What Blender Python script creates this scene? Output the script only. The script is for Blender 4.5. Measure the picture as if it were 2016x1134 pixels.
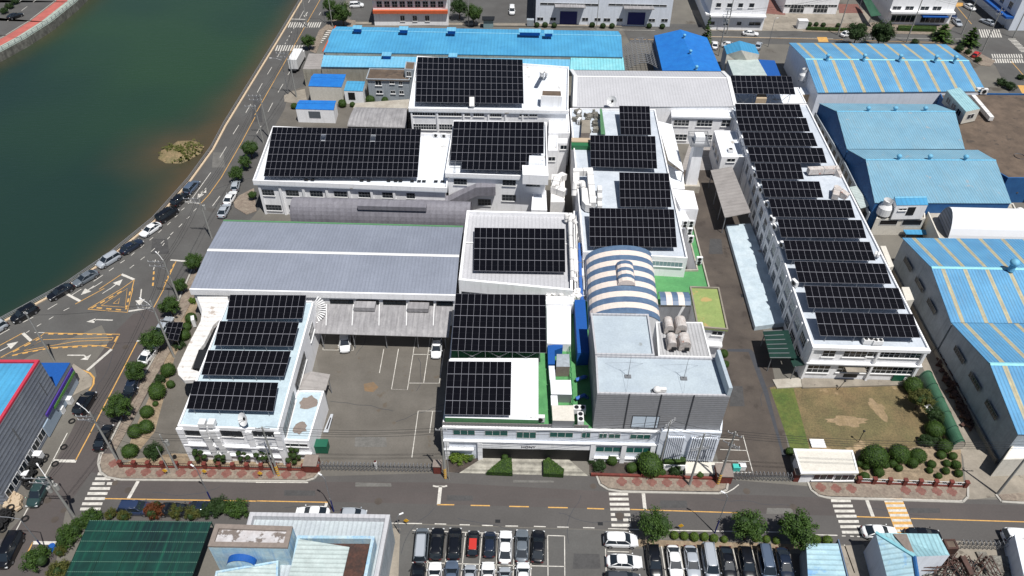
import bpy, math, random
from math import sin, cos, pi, radians, sqrt, atan2
from mathutils import Vector, Matrix
random.seed(7)
for o in list(bpy.data.objects): bpy.data.objects.remove(o)
SC = bpy.context.scene; COL = SC.collection
V = Vector
# ---------------- camera (a drone at 94 m) ----------------
FPX = 1472.2; HC = 94.0; PCX, PCY = 1008.0, 567.0
_p, _y, _r = radians(42.0486), radians(-0.6785), radians(0.7551)
FW = V((sin(_y)*cos(_p), cos(_y)*cos(_p), -sin(_p)))
_r0 = V((cos(_y), -sin(_y), 0)); _u0 = _r0.cross(FW)
RT = cos(_r)*_r0 + sin(_r)*_u0; UP = -sin(_r)*_r0 + cos(_r)*_u0
CP = V((0, 0, HC))
cam = bpy.data.cameras.new('camera'); camo = bpy.data.objects.new('camera', cam); COL.objects.link(camo)
cam.sensor_width = 36; cam.lens = FPX/2016*36; cam.clip_start = 1; cam.clip_end = 5000
camo.matrix_world = Matrix(((RT.x, UP.x, -FW.x, 0), (RT.y, UP.y, -FW.y, 0), (RT.z, UP.z, -FW.z, HC), (0, 0, 0, 1)))
SC.camera = camo
# ---------------- sky, sun, exposure ----------------
SUN = V((0.6*cos(radians(67)), -0.8*cos(radians(67)), sin(radians(67)))).normalized()
wd = bpy.data.worlds.new('World'); SC.world = wd; wd.use_nodes = True
nt = wd.node_tree; nt.nodes.clear()
sk = nt.nodes.new('ShaderNodeTexSky'); sk.sky_type = 'NISHITA'; sk.sun_disc = False
sk.sun_elevation = math.asin(SUN.z); sk.sun_rotation = atan2(SUN.x, SUN.y)
bg = nt.nodes.new('ShaderNodeBackground'); bg.inputs[1].default_value = 0.05
wo = nt.nodes.new('ShaderNodeOutputWorld'); nt.links.new(sk.outputs[0], bg.inputs[0]); nt.links.new(bg.outputs[0], wo.inputs[0])
sl = bpy.data.lights.new('sun', 'SUN'); sl.energy = 4.9; sl.angle = radians(0.5); sl.color = (1, .975, .93)
so = bpy.data.objects.new('sun', sl); COL.objects.link(so); so.rotation_euler = (-SUN).to_track_quat('-Z', 'Y').to_euler()
SC.view_settings.view_transform = 'Standard'; SC.view_settings.look = 'None'; SC.view_settings.exposure = 0.15; SC.view_settings.gamma = 1
SC.render.engine = 'CYCLES'; SC.cycles.max_bounces = 5; SC.cycles.diffuse_bounces = 3

# ---------------- from a place in the survey photo to the ground or a roof height ----------------
def ray(x, y): return FW*FPX + RT*(x-PCX) - UP*(y-PCY)
def w(x, y, z=0.0):
    d = ray(x, y); return CP + d*((z-HC)/d.z)
def onp(A, B, x, y):
    n = V((B.y-A.y, A.x-B.x, 0)); d = ray(x, y); t = (A-CP).dot(n)/d.dot(n); p = CP+d*t
    e = V((B.x-A.x, B.y-A.y, 0)); L = e.length
    return (p-A).dot(e/L), p.z
def rz(px, A, B, lo, hi, frac=.5):
    e = V((B.x-A.x, B.y-A.y, 0)); f = lambda z: ((w(px[0], px[1], z)-A).dot(e)/e.length_squared)-frac
    a, b = lo, hi
    for _ in range(40):
        m = (a+b)/2
        if f(a)*f(m) <= 0: b = m
        else: a = m
    return (a+b)/2

# ---------------- materials ----------------
def lin(c): return tuple(((x/255+.055)/1.055)**2.4 if x > 10 else x/255/12.92 for x in c)
MATS = {}
def mat(name, c, k=.8, rough=.7, metal=0.0, c2=None, ns=.25, namt=.12, fine=0.08, rib=None, bump=.0, spec=.5, stain=None, streak=None):
    """c: colour; c2: second colour mixed by large noise; rib=(axis,period,depth): corrugation; stain=(colour,scale,threshold); streak=(axis, colour, amount)"""
    m = bpy.data.materials.new(name); m.use_nodes = True; n = m.node_tree; N = n.nodes; L = n.links
    b = N['Principled BSDF']; b.inputs['Roughness'].default_value = rough; b.inputs['Metallic'].default_value = metal
    b.inputs['Specular IOR Level'].default_value = spec
    base = [x*k for x in lin(c)]
    g = N.new('ShaderNodeNewGeometry')
    def noise(scale, det=4, dims=None):
        t = N.new('ShaderNodeTexNoise'); t.inputs['Scale'].default_value = scale; t.inputs['Detail'].default_value = det; t.inputs['Roughness'].default_value = .6
        if dims:
            mp = N.new('ShaderNodeMapping'); mp.inputs['Scale'].default_value = dims; L.new(g.outputs['Position'], mp.inputs[0]); L.new(mp.outputs[0], t.inputs[0])
        else: L.new(g.outputs['Position'], t.inputs[0])
        return t.outputs[0]
    def ramp(src, a, bb, va=(0,0,0,1), vb=(1,1,1,1)):
        r = N.new('ShaderNodeValToRGB'); r.color_ramp.elements[0].position = a; r.color_ramp.elements[1].position = bb
        r.color_ramp.elements[0].color = va; r.color_ramp.elements[1].color = vb; L.new(src, r.inputs[0]); return r.outputs[0]
    def mix(f, a, bb, typ='MIX'):
        x = N.new('ShaderNodeMix'); x.data_type = 'RGBA'; x.blend_type = typ
        for s, v_ in ((x.inputs[0], f), (x.inputs[6], a), (x.inputs[7], bb)):
            if isinstance(v_, (int, float)): s.default_value = v_
            elif isinstance(v_, (tuple, list)): s.default_value = (*v_[:3], 1)
            else: L.new(v_, s)
        return x.outputs[2]
    cur = tuple(base)
    if c2: cur = mix(ramp(noise(ns), .38, .62), cur, tuple(x*k for x in lin(c2)))
    if namt: cur = mix(1.0, cur, ramp(noise(ns*2.3+.05, 6), .3, .7, (1-namt,)*3+(1,), (1+namt*.6,)*3+(1,)), 'MULTIPLY')
    if fine: cur = mix(1.0, cur, ramp(noise(3.5, 3), .3, .7, (1-fine,)*3+(1,), (1+fine,)*3+(1,)), 'MULTIPLY')
    if streak:
        d = (2.2, .12, 2.2) if streak[0] == 'y' else (.12, 2.2, 2.2)
        if streak[0] == 'z': d = (2.0, 2.0, .15)
        cur = mix(ramp(noise(1.0, 3, d), .5, .72, (0,0,0,1), (streak[2],)*3+(1,)), cur, tuple(x*k for x in lin(streak[1])))
    if stain: cur = mix(ramp(noise(stain[1], 6), stain[2], stain[2]+.06), cur, tuple(x*k for x in lin(stain[0])))
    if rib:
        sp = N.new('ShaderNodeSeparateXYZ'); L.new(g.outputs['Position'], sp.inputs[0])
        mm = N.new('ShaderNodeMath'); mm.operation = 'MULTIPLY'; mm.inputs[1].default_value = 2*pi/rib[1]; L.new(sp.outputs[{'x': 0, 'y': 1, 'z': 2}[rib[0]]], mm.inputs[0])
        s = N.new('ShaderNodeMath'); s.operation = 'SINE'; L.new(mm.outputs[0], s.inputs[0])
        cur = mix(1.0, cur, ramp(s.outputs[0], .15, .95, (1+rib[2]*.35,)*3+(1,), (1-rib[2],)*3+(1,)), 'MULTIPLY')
        bp = N.new('ShaderNodeBump'); bp.inputs['Strength'].default_value = .25; bp.inputs['Distance'].default_value = .03; L.new(s.outputs[0], bp.inputs['Height']); L.new(bp.outputs[0], b.inputs['Normal'])
    elif bump:
        bp = N.new('ShaderNodeBump'); bp.inputs['Strength'].default_value = bump; bp.inputs['Distance'].default_value = .1; L.new(noise(6, 4), bp.inputs['Height']); L.new(bp.outputs[0], b.inputs['Normal'])
    if isinstance(cur, tuple): b.inputs['Base Color'].default_value = (*cur, 1)
    else: L.new(cur, b.inputs['Base Color'])
    MATS[name] = m; return m
def flat(name, c, k=.8, rough=.6, metal=0., spec=.5, coat=0.):
    m = bpy.data.materials.new(name); m.use_nodes = True; b = m.node_tree.nodes['Principled BSDF']
    b.inputs['Base Color'].default_value = (*[x*k for x in lin(c)], 1); b.inputs['Roughness'].default_value = rough; b.inputs['Metallic'].default_value = metal
    b.inputs['Specular IOR Level'].default_value = spec; b.inputs['Coat Weight'].default_value = coat
    MATS[name] = m; return m
mat('ground', (118,114,106), c2=(104,100,94), ns=.06, stain=((84,78,70), .12, .6))
mat('asphalt_grey', (94,93,91), c2=(85,83,81), ns=.09, namt=.1, stain=((86,83,80), .16, .62))
mat('asphalt_brown', (87,80,78), c2=(80,74,72), ns=.08, namt=.08, streak=('x', (84,80,78), .5))
mat('asphalt_road', (90,87,85), c2=(83,80,78), ns=.07, namt=.08)
mat('asphalt_dark', (90,81,73), c2=(76,68,62), ns=.15, namt=.18, stain=((66,58,52), .3, .6))
mat('asphalt_yard', (112,107,100), c2=(100,95,88), ns=.12, namt=.12, stain=((98,88,76), .35, .62))
mat('rust_patch', (138,108,74), c2=(122,106,88), ns=.6)
mat('alley_red', (112,66,58), c2=(96,60,54), ns=.8, fine=.2)
mat('concrete', (160,151,138), c2=(140,132,120), ns=.2, namt=.18, stain=((112,104,94), .5, .62))
mat('concrete_light', (190,184,172), c2=(172,164,152), ns=.4, namt=.12)
mat('paver', (134,120,108), c2=(146,134,120), ns=.9, namt=.2, fine=.22)
mat('paver_red', (124,80,72), c2=(132,92,82), ns=.9, fine=.2)
mat('kerb', (178,174,166), ns=.5)
mat('stone_steps', (176,172,160), c2=(150,146,136), ns=.7, rib=('y', 1.35, .25), namt=.2)
mat('asphalt_patch', (78,77,77), c2=(70,69,69), ns=.8, fine=.15); mat('asphalt_pale', (116,114,110), c2=(106,104,100), ns=.6, fine=.15)
mat('trench', (66,68,74), ns=.5)
mat('bare_earth', (158,136,106), c2=(142,122,90), ns=.5, namt=.2, fine=.2)
mat('soil', (158,140,116), c2=(138,120,98), ns=.6, namt=.2, fine=.2)
mat('soil_dark', (78,68,60), c2=(62,54,50), ns=.8, fine=.2)
mat('lawn', (128,108,76), c2=(106,98,64), ns=.13, namt=.3, fine=.3, stain=((172,148,116), .14, .60))
mat('grass', (78,96,38), c2=(100,108,48), ns=.5, namt=.25, fine=.25)
mat('paint_white', (222,218,210), c2=(196,192,184), ns=1.2, fine=.12)
mat('paint_faded', (170,166,158), c2=(128,122,114), ns=1.0, fine=.15)
mat('paint_yellow', (214,160,62), c2=(196,150,70), ns=1.0, fine=.12)
mat('paint_orange', (222,172,96), c2=(206,160,90), ns=1.0, fine=.12)
mat('kerb_tan', (206,184,156), ns=.6)
mat('bike_lane', (196,108,98), c2=(178,98,90), ns=.3)
mat('far_path', (176,188,176), c2=(160,172,162), ns=.5, fine=.2)
mat('stone_wall', (138,136,128), c2=(104,102,96), ns=.8, streak=('z', (70,70,66), .8))
mat('white_wall', (240,240,242), k=.94, ns=.3, namt=.04, fine=.03, streak=('z', (196,196,196), .35))
mat('white_wall_b', (222,228,238), k=.92, ns=.3, namt=.05, fine=.03, streak=('z', (180,186,194), .3))
mat('white_roof', (228,233,240), k=.84, ns=.35, namt=.09, fine=.06, stain=((178,170,158), .3, .62))
mat('pale_blue_roof', (196,214,222), c2=(186,204,214), ns=.5, namt=.06, stain=((160,160,152), .5, .7))
mat('blue_white_roof', (206,213,222), c2=(194,202,212), ns=.4, namt=.06, stain=((170,170,166), .45, .7))
mat('dock_paint', (200,214,222), c2=(186,202,212), ns=.4, namt=.1, stain=((132,124,118), .22, .64))
mat('grey_blue_roof', (188,200,208), c2=(178,190,200), ns=.25, namt=.07, stain=((152,158,160), .3, .66))
mat('grey_metal', (146,152,166), k=.8, rib=('x', .62, .09), c2=(138,144,158), ns=.06, namt=.1, streak=('y', (132,138,150), .5), rough=.5, spec=.3)
mat('lgrey_metal', (194,194,198), k=.8, rib=('x', .7, .1), ns=.1, namt=.06, rough=.5, spec=.3)
mat('grey_metal_y', (178,178,180), rib=('x', .5, .25), ns=.2, namt=.1)
mat('arch_metal', (138,136,144), c2=(130,128,136), rib=('x', 1.2, .08), ns=.3, streak=('y', (104,100,106), .4))
mat('canopy_metal', (158,156,158), c2=(142,140,142), ns=.3, streak=('y', (186,184,184), .6), rib=('x', .9, .1))
mat('beige_metal', (160,155,152), c2=(152,147,144), rib=('y', 1.1, .08), ns=.3, streak=('x', (174,168,164), .4))
mat('clad_grey', (146,147,151), rib=('z', .42, .2), ns=.3, namt=.05)
mat('dark_clad', (142,148,158), c2=(132,138,150), rib=('z', .8, .4), ns=.3)
mat('blue_roof', (78,164,208), c2=(66,148,194), rib=('x', .9, .1), ns=.08, namt=.12, streak=('y', (58,140,188), .5))
mat('blue_roof_lt', (118,184,216), c2=(104,176,212), rib=('x', .9, .1), ns=.4, namt=.08)
mat('cyan_roof', (140,208,218), c2=(124,198,210), rib=('x', .8, .16), ns=.4)
mat('sky_roof', (118,164,188), c2=(126,170,192), rib=('x', .55, .2), ns=.12, namt=.1, streak=('y', (134,160,172), .4), stain=((150,166,176), .5, .64))
mat('vivid_blue', (28,122,206), c2=(22,112,198), ns=.4, namt=.08)
mat('stripe_blue', (98,162,204), c2=(86,148,192), rib=('x', .55, .22), ns=.12, namt=.1, streak=('y', (120,150,166), .35))
mat('stripe_tan', (186,178,146), c2=(170,164,140), rib=('x', .55, .16), ns=.6)
mat('ridge_cyan', (150,216,228), ns=.5)
mat('blue_wall', (34,92,150), c2=(40,100,158), ns=.5, namt=.1)
mat('deep_blue', (10,84,164), ns=.6, namt=.06)
mat('tan_wall', (176,172,160), c2=(160,156,144), ns=.3, namt=.1, streak=('z', (120,114,104), .5))
mat('cream_wall', (222,217,206), ns=.4, namt=.06, streak=('z', (196,190,178), .35))
mat('cb_metal', (192,202,206), rib=('x', .6, .14), ns=.2, namt=.08, c2=(180,188,194))
mat('grey_wall', (172,180,188), c2=(160,170,178), ns=.3, streak=('z', (130,132,134), .4))
mat('teal_wall', (142,168,172), c2=(132,158,164), ns=.3)
mat('brown_roof', (112,96,82), c2=(96,82,70), ns=.3, namt=.2, stain=((78,68,60), .4, .6))
mat('orange_trim', (204,98,58), ns=.5)
mat('red_trim', (196,52,76), ns=.5)
mat('purple_trim', (76,52,150), ns=.5)
mat('sign_green', (92,150,70), ns=.5)
mat('green_floor', (92,158,98), c2=(80,146,90), ns=.35, namt=.12, stain=((96,140,92), .4, .66))
mat('green_roof_paint', (152,166,100), c2=(142,160,94), ns=.5, stain=((186,160,104), .38, .55))
mat('green_trim', (88,140,96), ns=.5)
mat('green_net', (12,62,54), c2=(8,40,42), ns=.12, namt=.3, rough=.5, streak=('y', (30,104,80), .5))
mat('green_vinyl', (72,112,88), c2=(62,102,78), ns=.6, rough=.45)
mat('dark_green', (22,60,50), c2=(18,52,44), ns=.6, rough=.5)
mat('vault_blue', (98,122,150), c2=(86,110,142), ns=.6, namt=.1, rough=.5)
mat('vault_cream', (236,222,212), ns=.5, namt=.05)
mat('brick', (122,54,44), c2=(104,46,38), ns=1.2, fine=.2)
mat('rusty', (84,54,44), c2=(62,44,38), ns=1.2, fine=.3)
mat('scrap', (140,138,130), c2=(104,98,90), ns=.9, fine=.4)
mat('water_wall', (150,150,148), c2=(120,120,116), ns=.6)
mat('island', (118,108,74), c2=(146,126,94), ns=.8, fine=.3)
mat('duct', (236,234,232), ns=.8, namt=.06, stain=((206,188,178), .9, .7))
mat('walk_white', (232,229,225), ns=.6, namt=.1, rib=('y', 1.1, .1), stain=((190,178,168), .7, .6))
mat('duct_rust', (214,208,204), c2=(192,182,176), ns=1.6, stain=((176,120,104), 1.4, .62))
mat('concrete_pole', (160,160,156), ns=1)
mat('bark', (86,70,56), ns=2, fine=.3)
mat('tarp_white', (240,242,246), k=.86, namt=.03, fine=0)
mat('bldg_cyan', (194,214,220), c2=(170,204,222), ns=.5, streak=('z', (110,160,210), .7))
mat('flaked_white', (206,204,206), c2=(190,184,184), ns=.5, stain=((122,112,106), .9, .525))
mat('taupe', (140,128,120), ns=.8)
mat('pale_sheet', (190,202,200), c2=(178,192,190), rib=('y', .55, .2), ns=.3)
mat('ltblue_sheet', (176,208,218), c2=(160,196,210), rib=('y', .7, .2), ns=.4, stain=((124,172,214), .35, .56))
mat('cyan_sheet', (158,200,208), c2=(146,188,198), rib=('x', .6, .22), ns=.4)
flat('panel_cell', (13,13,19), .8, rough=.4, spec=.12); flat('panel_line', (30,30,38), .8); flat('panel_frame', (140,140,148), .8, rough=.4)
flat('steel', (150,152,156), .8, rough=.45, metal=.3); flat('white_metal', (232,232,232), .85, rough=.4); flat('grey_paint', (120,122,126)); flat('dark', (26,28,32))
flat('black', (14,14,16)); flat('glass', (36,44,52), .8, rough=.12, spec=.6); flat('glass_teal', (40,98,92), .8, rough=.2); flat('glass_sky', (160,178,196), .8, rough=.35); flat('glass_light', (204,218,232), .85, rough=.4); flat('glass_grey', (96,104,112), .8, rough=.2)
flat('wire', (40,40,42)); flat('tyre', (22,22,24), rough=.9); flat('rim', (150,150,154), rough=.35, metal=.5); flat('lamp_red', (84,14,16)); flat('lamp_clear', (225,228,230), rough=.2)
flat('navy_paint', (24,34,110)); flat('yellow_paint', (232,178,40)); flat('red_paint', (196,44,34)); flat('teal_paint', (70,190,180)); flat('signboard', (190,194,200)); flat('text_dark', (50,46,52)); flat('hydrant_orange', (214,96,60))
flat('bin_green', (20,96,72)); flat('container_green', (40,110,70)); flat('crate_tan', (196,176,150)); flat('net_line', (84,118,104)); flat('court_red', (150,70,60)); flat('blue_line', (60,110,190))
CARC = {'black': (16, 18, 24), 'white': (236, 237, 238), 'silver': (168, 174, 182), 'grey': (104, 112, 120), 'bluegrey': (84, 98, 118), 'navy': (30, 40, 58), 'red': (196, 42, 28), 'green': (44, 66, 66), 'darkgrey': (66, 70, 76), 'blue': (44, 58, 88)}
for k_, c_ in CARC.items(): flat('car_'+k_, c_, .85, rough=.28, spec=.5, coat=.6)

def leafmat(name, a, b_, k=.44):
    m = bpy.data.materials.new(name); m.use_nodes = True; n = m.node_tree; N = n.nodes; L = n.links; bs = N['Principled BSDF']; bs.inputs['Roughness'].default_value = .65
    bs.inputs['Specular IOR Level'].default_value = .25
    g = N.new('ShaderNodeNewGeometry'); r = N.new('ShaderNodeValToRGB'); r.color_ramp.elements[0].color = (*[x*k for x in lin(a)], 1); r.color_ramp.elements[1].color = (*[x*k for x in lin(b_)], 1)
    t = N.new('ShaderNodeTexNoise'); t.inputs['Scale'].default_value = 1.3; L.new(g.outputs['Position'], t.inputs[0])
    ad = N.new('ShaderNodeMath'); ad.operation = 'ADD'; L.new(g.outputs['Random Per Island'], ad.inputs[0]); L.new(t.outputs[0], ad.inputs[1])
    mu = N.new('ShaderNodeMath'); mu.operation = 'MULTIPLY'; mu.inputs[1].default_value = .55; L.new(ad.outputs[0], mu.inputs[0]); L.new(mu.outputs[0], r.inputs[0]); L.new(r.outputs[0], bs.inputs['Base Color'])
    MATS[name] = m
leafmat('leaf', (44, 74, 26), (98, 132, 56)); leafmat('leaf_topiary', (46, 76, 20), (94, 126, 46), .5); leafmat('leaf_dark', (30, 56, 24), (72, 100, 48)); leafmat('leaf_olive', (80, 88, 38), (126, 128, 62)); leafmat('leaf_red', (104, 56, 30), (150, 86, 48)); leafmat('leaf_bright', (80, 110, 32), (134, 160, 60), .56); leafmat('leaf_pine', (34, 62, 24), (84, 112, 44))

# ---------------- mesh builder ----------------
SPLIT = {'post', 'pole', 'canopy_pier', 'insulator', 'fin', 'rib', 'hoop', 'brace', 'sheet_post'}
class MB:
    def __init__(s): s.v = []; s.f = []; s.m = []; s.mi = 0; s.cuts = []
    def add(s, vs, fs):
        s.cuts.append((len(s.v), len(s.f))); o = len(s.v); s.v += [tuple(p) for p in vs]
        for f in fs: s.f.append([i+o for i in f]); s.m.append(s.mi)
        return s
    def mat(s, i): s.mi = i; return s
    def quad(s, a, b, c, d): return s.add([a, b, c, d], [(0, 1, 2, 3)])
    def prism(s, poly, z0, z1, top=True, bottom=True):
        n = len(poly); ar = sum(poly[i][0]*poly[(i+1) % n][1]-poly[(i+1) % n][0]*poly[i][1] for i in range(n))
        if ar < 0: poly = poly[::-1]
        f0 = (lambda p: z0(p)) if callable(z0) else (lambda p: z0); f1 = (lambda p: z1(p)) if callable(z1) else (lambda p: z1)
        vs = [(p[0], p[1], f0(p)) for p in poly]+[(p[0], p[1], f1(p)) for p in poly]
        fs = [(i, (i+1) % n, (i+1) % n+n, i+n) for i in range(n)]
        if top: fs.append(tuple(range(n, 2*n)))
        if bottom: fs.append(tuple(range(n-1, -1, -1)))
        return s.add(vs, fs)
    def box(s, c, sz, ang=0., ux=None):
        c = V(c); x = V((cos(ang), sin(ang), 0)) if ux is None else V(ux).normalized(); y = V((-x.y, x.x, 0)).normalized()
        z = x.cross(y); a, b, h = [q/2 for q in sz]
        vs = [c+x*(i*a)+y*(j*b)+z*(k*h) for k in (-1, 1) for (i, j) in ((-1, -1), (1, -1), (1, 1), (-1, 1))]
        return s.add(vs, [(3, 2, 1, 0), (4, 5, 6, 7), (0, 1, 5, 4), (1, 2, 6, 5), (2, 3, 7, 6), (3, 0, 4, 7)])
    def tube(s, p, q, r, r2=None, n=8, cap=True):
        p, q = V(p), V(q); d = (q-p); r2 = r if r2 is None else r2
        if d.length < 1e-6: return s
        a = d.orthogonal().normalized(); b = d.normalized().cross(a)
        vs = [p+(a*cos(2*pi*i/n)+b*sin(2*pi*i/n))*r for i in range(n)]+[q+(a*cos(2*pi*i/n)+b*sin(2*pi*i/n))*r2 for i in range(n)]
        fs = [(i, (i+1) % n, (i+1) % n+n, i+n) for i in range(n)]
        if cap: fs += [tuple(range(n-1, -1, -1)), tuple(range(n, 2*n))]
        return s.add(vs, fs)
    def path(s, pts, r, n=8):
        for a, b in zip(pts, pts[1:]): s.tube(a, b, r, n=n)
        for p in pts[1:-1]: s.ball(p, r, 6, 4)
        return s
    def ball(s, c, r, n=10, m=6, sz=1.):
        c = V(c); vs = [c+V((0, 0, -r*sz))]; 
        for j in range(1, m):
            t = -pi/2+pi*j/m
            vs += [c+V((r*cos(t)*cos(2*pi*i/n), r*cos(t)*sin(2*pi*i/n), r*sin(t)*sz)) for i in range(n)]
        vs.append(c+V((0, 0, r*sz))); fs = [(0, 1+(i+1) % n, 1+i) for i in range(n)]
        for j in range(m-2):
            o = 1+j*n; fs += [(o+i, o+(i+1) % n, o+n+(i+1) % n, o+n+i) for i in range(n)]
        o = 1+(m-2)*n; fs += [(o+i, o+(i+1) % n, len(vs)-1) for i in range(n)]
        return s.add(vs, fs)
    def strip(s, pts, wd, z=None):
        """a flat painted band along a polyline"""
        n = len(pts); P = [V((p[0], p[1], 0)) for p in pts]; Lp = []; Rp = []
        for i in range(n):
            d = ((P[min(i+1, n-1)]-P[max(i-1, 0)])).normalized(); nn = V((-d.y, d.x, 0)); zz = pts[i][2] if z is None else z
            Lp.append((P[i].x+nn.x*wd/2, P[i].y+nn.y*wd/2, zz)); Rp.append((P[i].x-nn.x*wd/2, P[i].y-nn.y*wd/2, zz))
        for i in range(n-1): s.quad(Rp[i], Rp[i+1], Lp[i+1], Lp[i])
        return s
    def wallrun(s, pts, th, z0, z1):
        for a, b in zip(pts, pts[1:]):
            a, b = V(a), V(b); d = V((b.x-a.x, b.y-a.y, 0)).normalized(); n = V((-d.y, d.x, 0))*(th/2)
            s.prism([a-n, b-n, b+n, a+n], z0, z1)
        return s
    def build(s, name, mats, parent=None, smooth=False, loc=None):
        if name in SPLIT and 1 < len(s.cuts) <= 14 and parent is not None:
            r_ = None; cu = s.cuts+[(len(s.v), len(s.f))]
            for (a, b), (c, d) in zip(cu, cu[1:]):
                q = MB(); q.add(s.v[a:c], [[i-a for i in f] for f in s.f[b:d]]); r_ = q.build(name, mats, parent, smooth)
            return r_
        me = bpy.data.meshes.new(name); off = V(loc) if loc is not None else None
        if loc is None and parent is not None:
            off = V((0, 0, 0)); q = parent
            while q is not None: off += q.location; q = q.parent
        vs = s.v if off is None else [(a-off.x, b-off.y, c-off.z) for a, b, c in s.v]
        me.from_pydata(vs, [], s.f); me.update()
        if isinstance(mats, str): mats = [mats]
        for q in mats: me.materials.append(MATS[q])
        for p, i in zip(me.polygons, s.m): p.material_index = i if i < len(mats) else 0; p.use_smooth = smooth
        o = bpy.data.objects.new(name, me); COL.objects.link(o)
        if loc is not None: o.location = loc
        if parent is not None: o.parent = parent
        return o
def tag(o, label=None, cat=None, group=None, kind=None):
    if label: o['label'] = label
    if cat: o['category'] = cat
    if group: o['group'] = group
    if kind: o['kind'] = kind
    return o
def thing(name, label, cat, loc, group=None):
    o = bpy.data.objects.new(name, None); COL.objects.link(o); o.location = loc; o.empty_display_size = .3
    return tag(o, label, cat, group)
def struct(name, mb, m, **k): return tag(mb.build(name, m, **k), kind='structure')
def copytree(o, parent=None):
    c = o.copy(); COL.objects.link(c)
    if parent is not None: c.parent = parent
    for ch in o.children: copytree(ch, c)
    return c
def expand(poly, d):
    P = [V((p[0], p[1], 0)) for p in poly]; n = len(P); c = sum(P, V((0, 0, 0)))/n; out = []
    ar = sum(P[i].x*P[(i+1) % n].y-P[(i+1) % n].x*P[i].y for i in range(n)); sg = 1 if ar > 0 else -1
    for i in range(n):
        a, b, cc = P[i-1], P[i], P[(i+1) % n]; d1 = (b-a).normalized(); d2 = (cc-b).normalized()
        n1 = V((d1.y, -d1.x, 0))*sg; n2 = V((d2.y, -d2.x, 0))*sg; bi = (n1+n2); bi = bi/max(.3, bi.length_squared/2) if bi.length > 1e-4 else n1
        out.append(b+bi*d)
    return out
def W4(px, z): return [w(x, y, z) for x, y in px]
ORD = 'first second third fourth fifth sixth seventh eighth ninth tenth eleventh twelfth thirteenth fourteenth fifteenth sixteenth seventeenth eighteenth nineteenth twentieth'.split()

# ---------------- buildings ----------------
class Bld:
    def __init__(s, name, label, cat, px, z, wall='white_wall', roof='white_roof', z0=0., par=.6, pw=.25, eave=0., cap=None, roofth=.25, group=None, capm=None):
        """px: roof outline seen in the photo at height z (top of the parapet), NW NE SE SW"""
        s.P = [V((p.x, p.y, 0)) for p in W4(px, z)]; c = sum(s.P, V((0, 0, 0)))/len(s.P); s.z = z; s.z0 = z0; s.zr = z-par
        s.root = thing(name, label, cat, (c.x, c.y, z0), group); s.eave = eave
        s.body = expand(s.P, -eave) if eave else s.P
        MB().prism(s.body, z0, s.zr-(roofth if eave else 0), top=False).build('wall', wall, s.root)
        if eave:
            MB().prism(s.P, s.zr-roofth, s.zr).build('roof', roof, s.root)
        else:
            MB().prism(expand(s.P, -.01), s.zr-.2, s.zr).build('roof', roof, s.root)
        if par > 0:
            mb = MB(); inn = expand(s.P, -pw); n = len(s.P)
            for i in range(n):
                j = (i+1) % n; mb.prism([s.P[i], s.P[j], inn[j], inn[i]], s.zr if eave else s.zr-.02, z)
            mb.build('parapet', capm or wall, s.root)
    def face(s, i): n = len(s.body); return s.body[i % n], s.body[(i+1) % n]
    def win(s, i, rects, fm='white_metal', gl='glass', sill=True, d=.06, name='window'):
        """rects: (u0,u1,z0,z1,cols,rows) in metres along facade i"""
        A, B = s.face(i); e = (B-A).normalized(); c = sum(s.body, V((0, 0, 0)))/len(s.body); n = V((e.y, -e.x, 0))
        if n.dot(A-c) < 0: n = -n
        for (u0, u1, z0, z1, cs, rs) in rects:
            if u1 < u0: u0, u1 = u1, u0
            if z1 < z0: z0, z1 = z1, z0
            mb = MB(); W_ = u1-u0; H_ = z1-z0; M_ = A+e*((u0+u1)/2)+V((0, 0, (z0+z1)/2))
            mb.mat(0).box(M_+n*(d*.3), (W_, d, H_), ux=e); mb.mat(1); t = .07
            for k in range(cs+1): mb.box(M_+e*(-W_/2+W_*k/cs)+n*(d*.75), (t, d*.9, H_+t), ux=e)
            for k in range(rs+1): mb.box(M_+V((0, 0, -H_/2+H_*k/rs))+n*(d*.72), (W_-.01, d*.8, t), ux=e)
            o = mb.build(name, [gl, fm], s.root)
            if sill:
                MB().box(M_+V((0, 0, -H_/2-.1))+n*.1, (W_+.25, .22, .12), ux=e).build('sill', 'white_metal', o)
    def winpx(s, i, ox, oy, sc, rects, **k):
        A, B = s.face(i); R = []
        for (x0, y0, x1, y1, c, r) in rects:
            u0, z1 = onp(A, B, ox+x0/sc, oy+y0/sc); u1, z0 = onp(A, B, ox+x1/sc, oy+y1/sc); R.append((u0, u1, z0, z1, c, r))
        s.win(i, R, **k)
    def row(s, i, u0, u1, n, ww, z0, z1, c, r, **k):
        A, B = s.face(i); L = (B-A).length; R = []
        for q in range(n):
            u = L*(u0+(u1-u0)*(q+.5)/n); R.append((u-ww/2, u+ww/2, z0, z1, c, r))
        s.win(i, R, **k)
    def part(s, name, mb, m): return mb.build(name, m, s.root)
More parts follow.
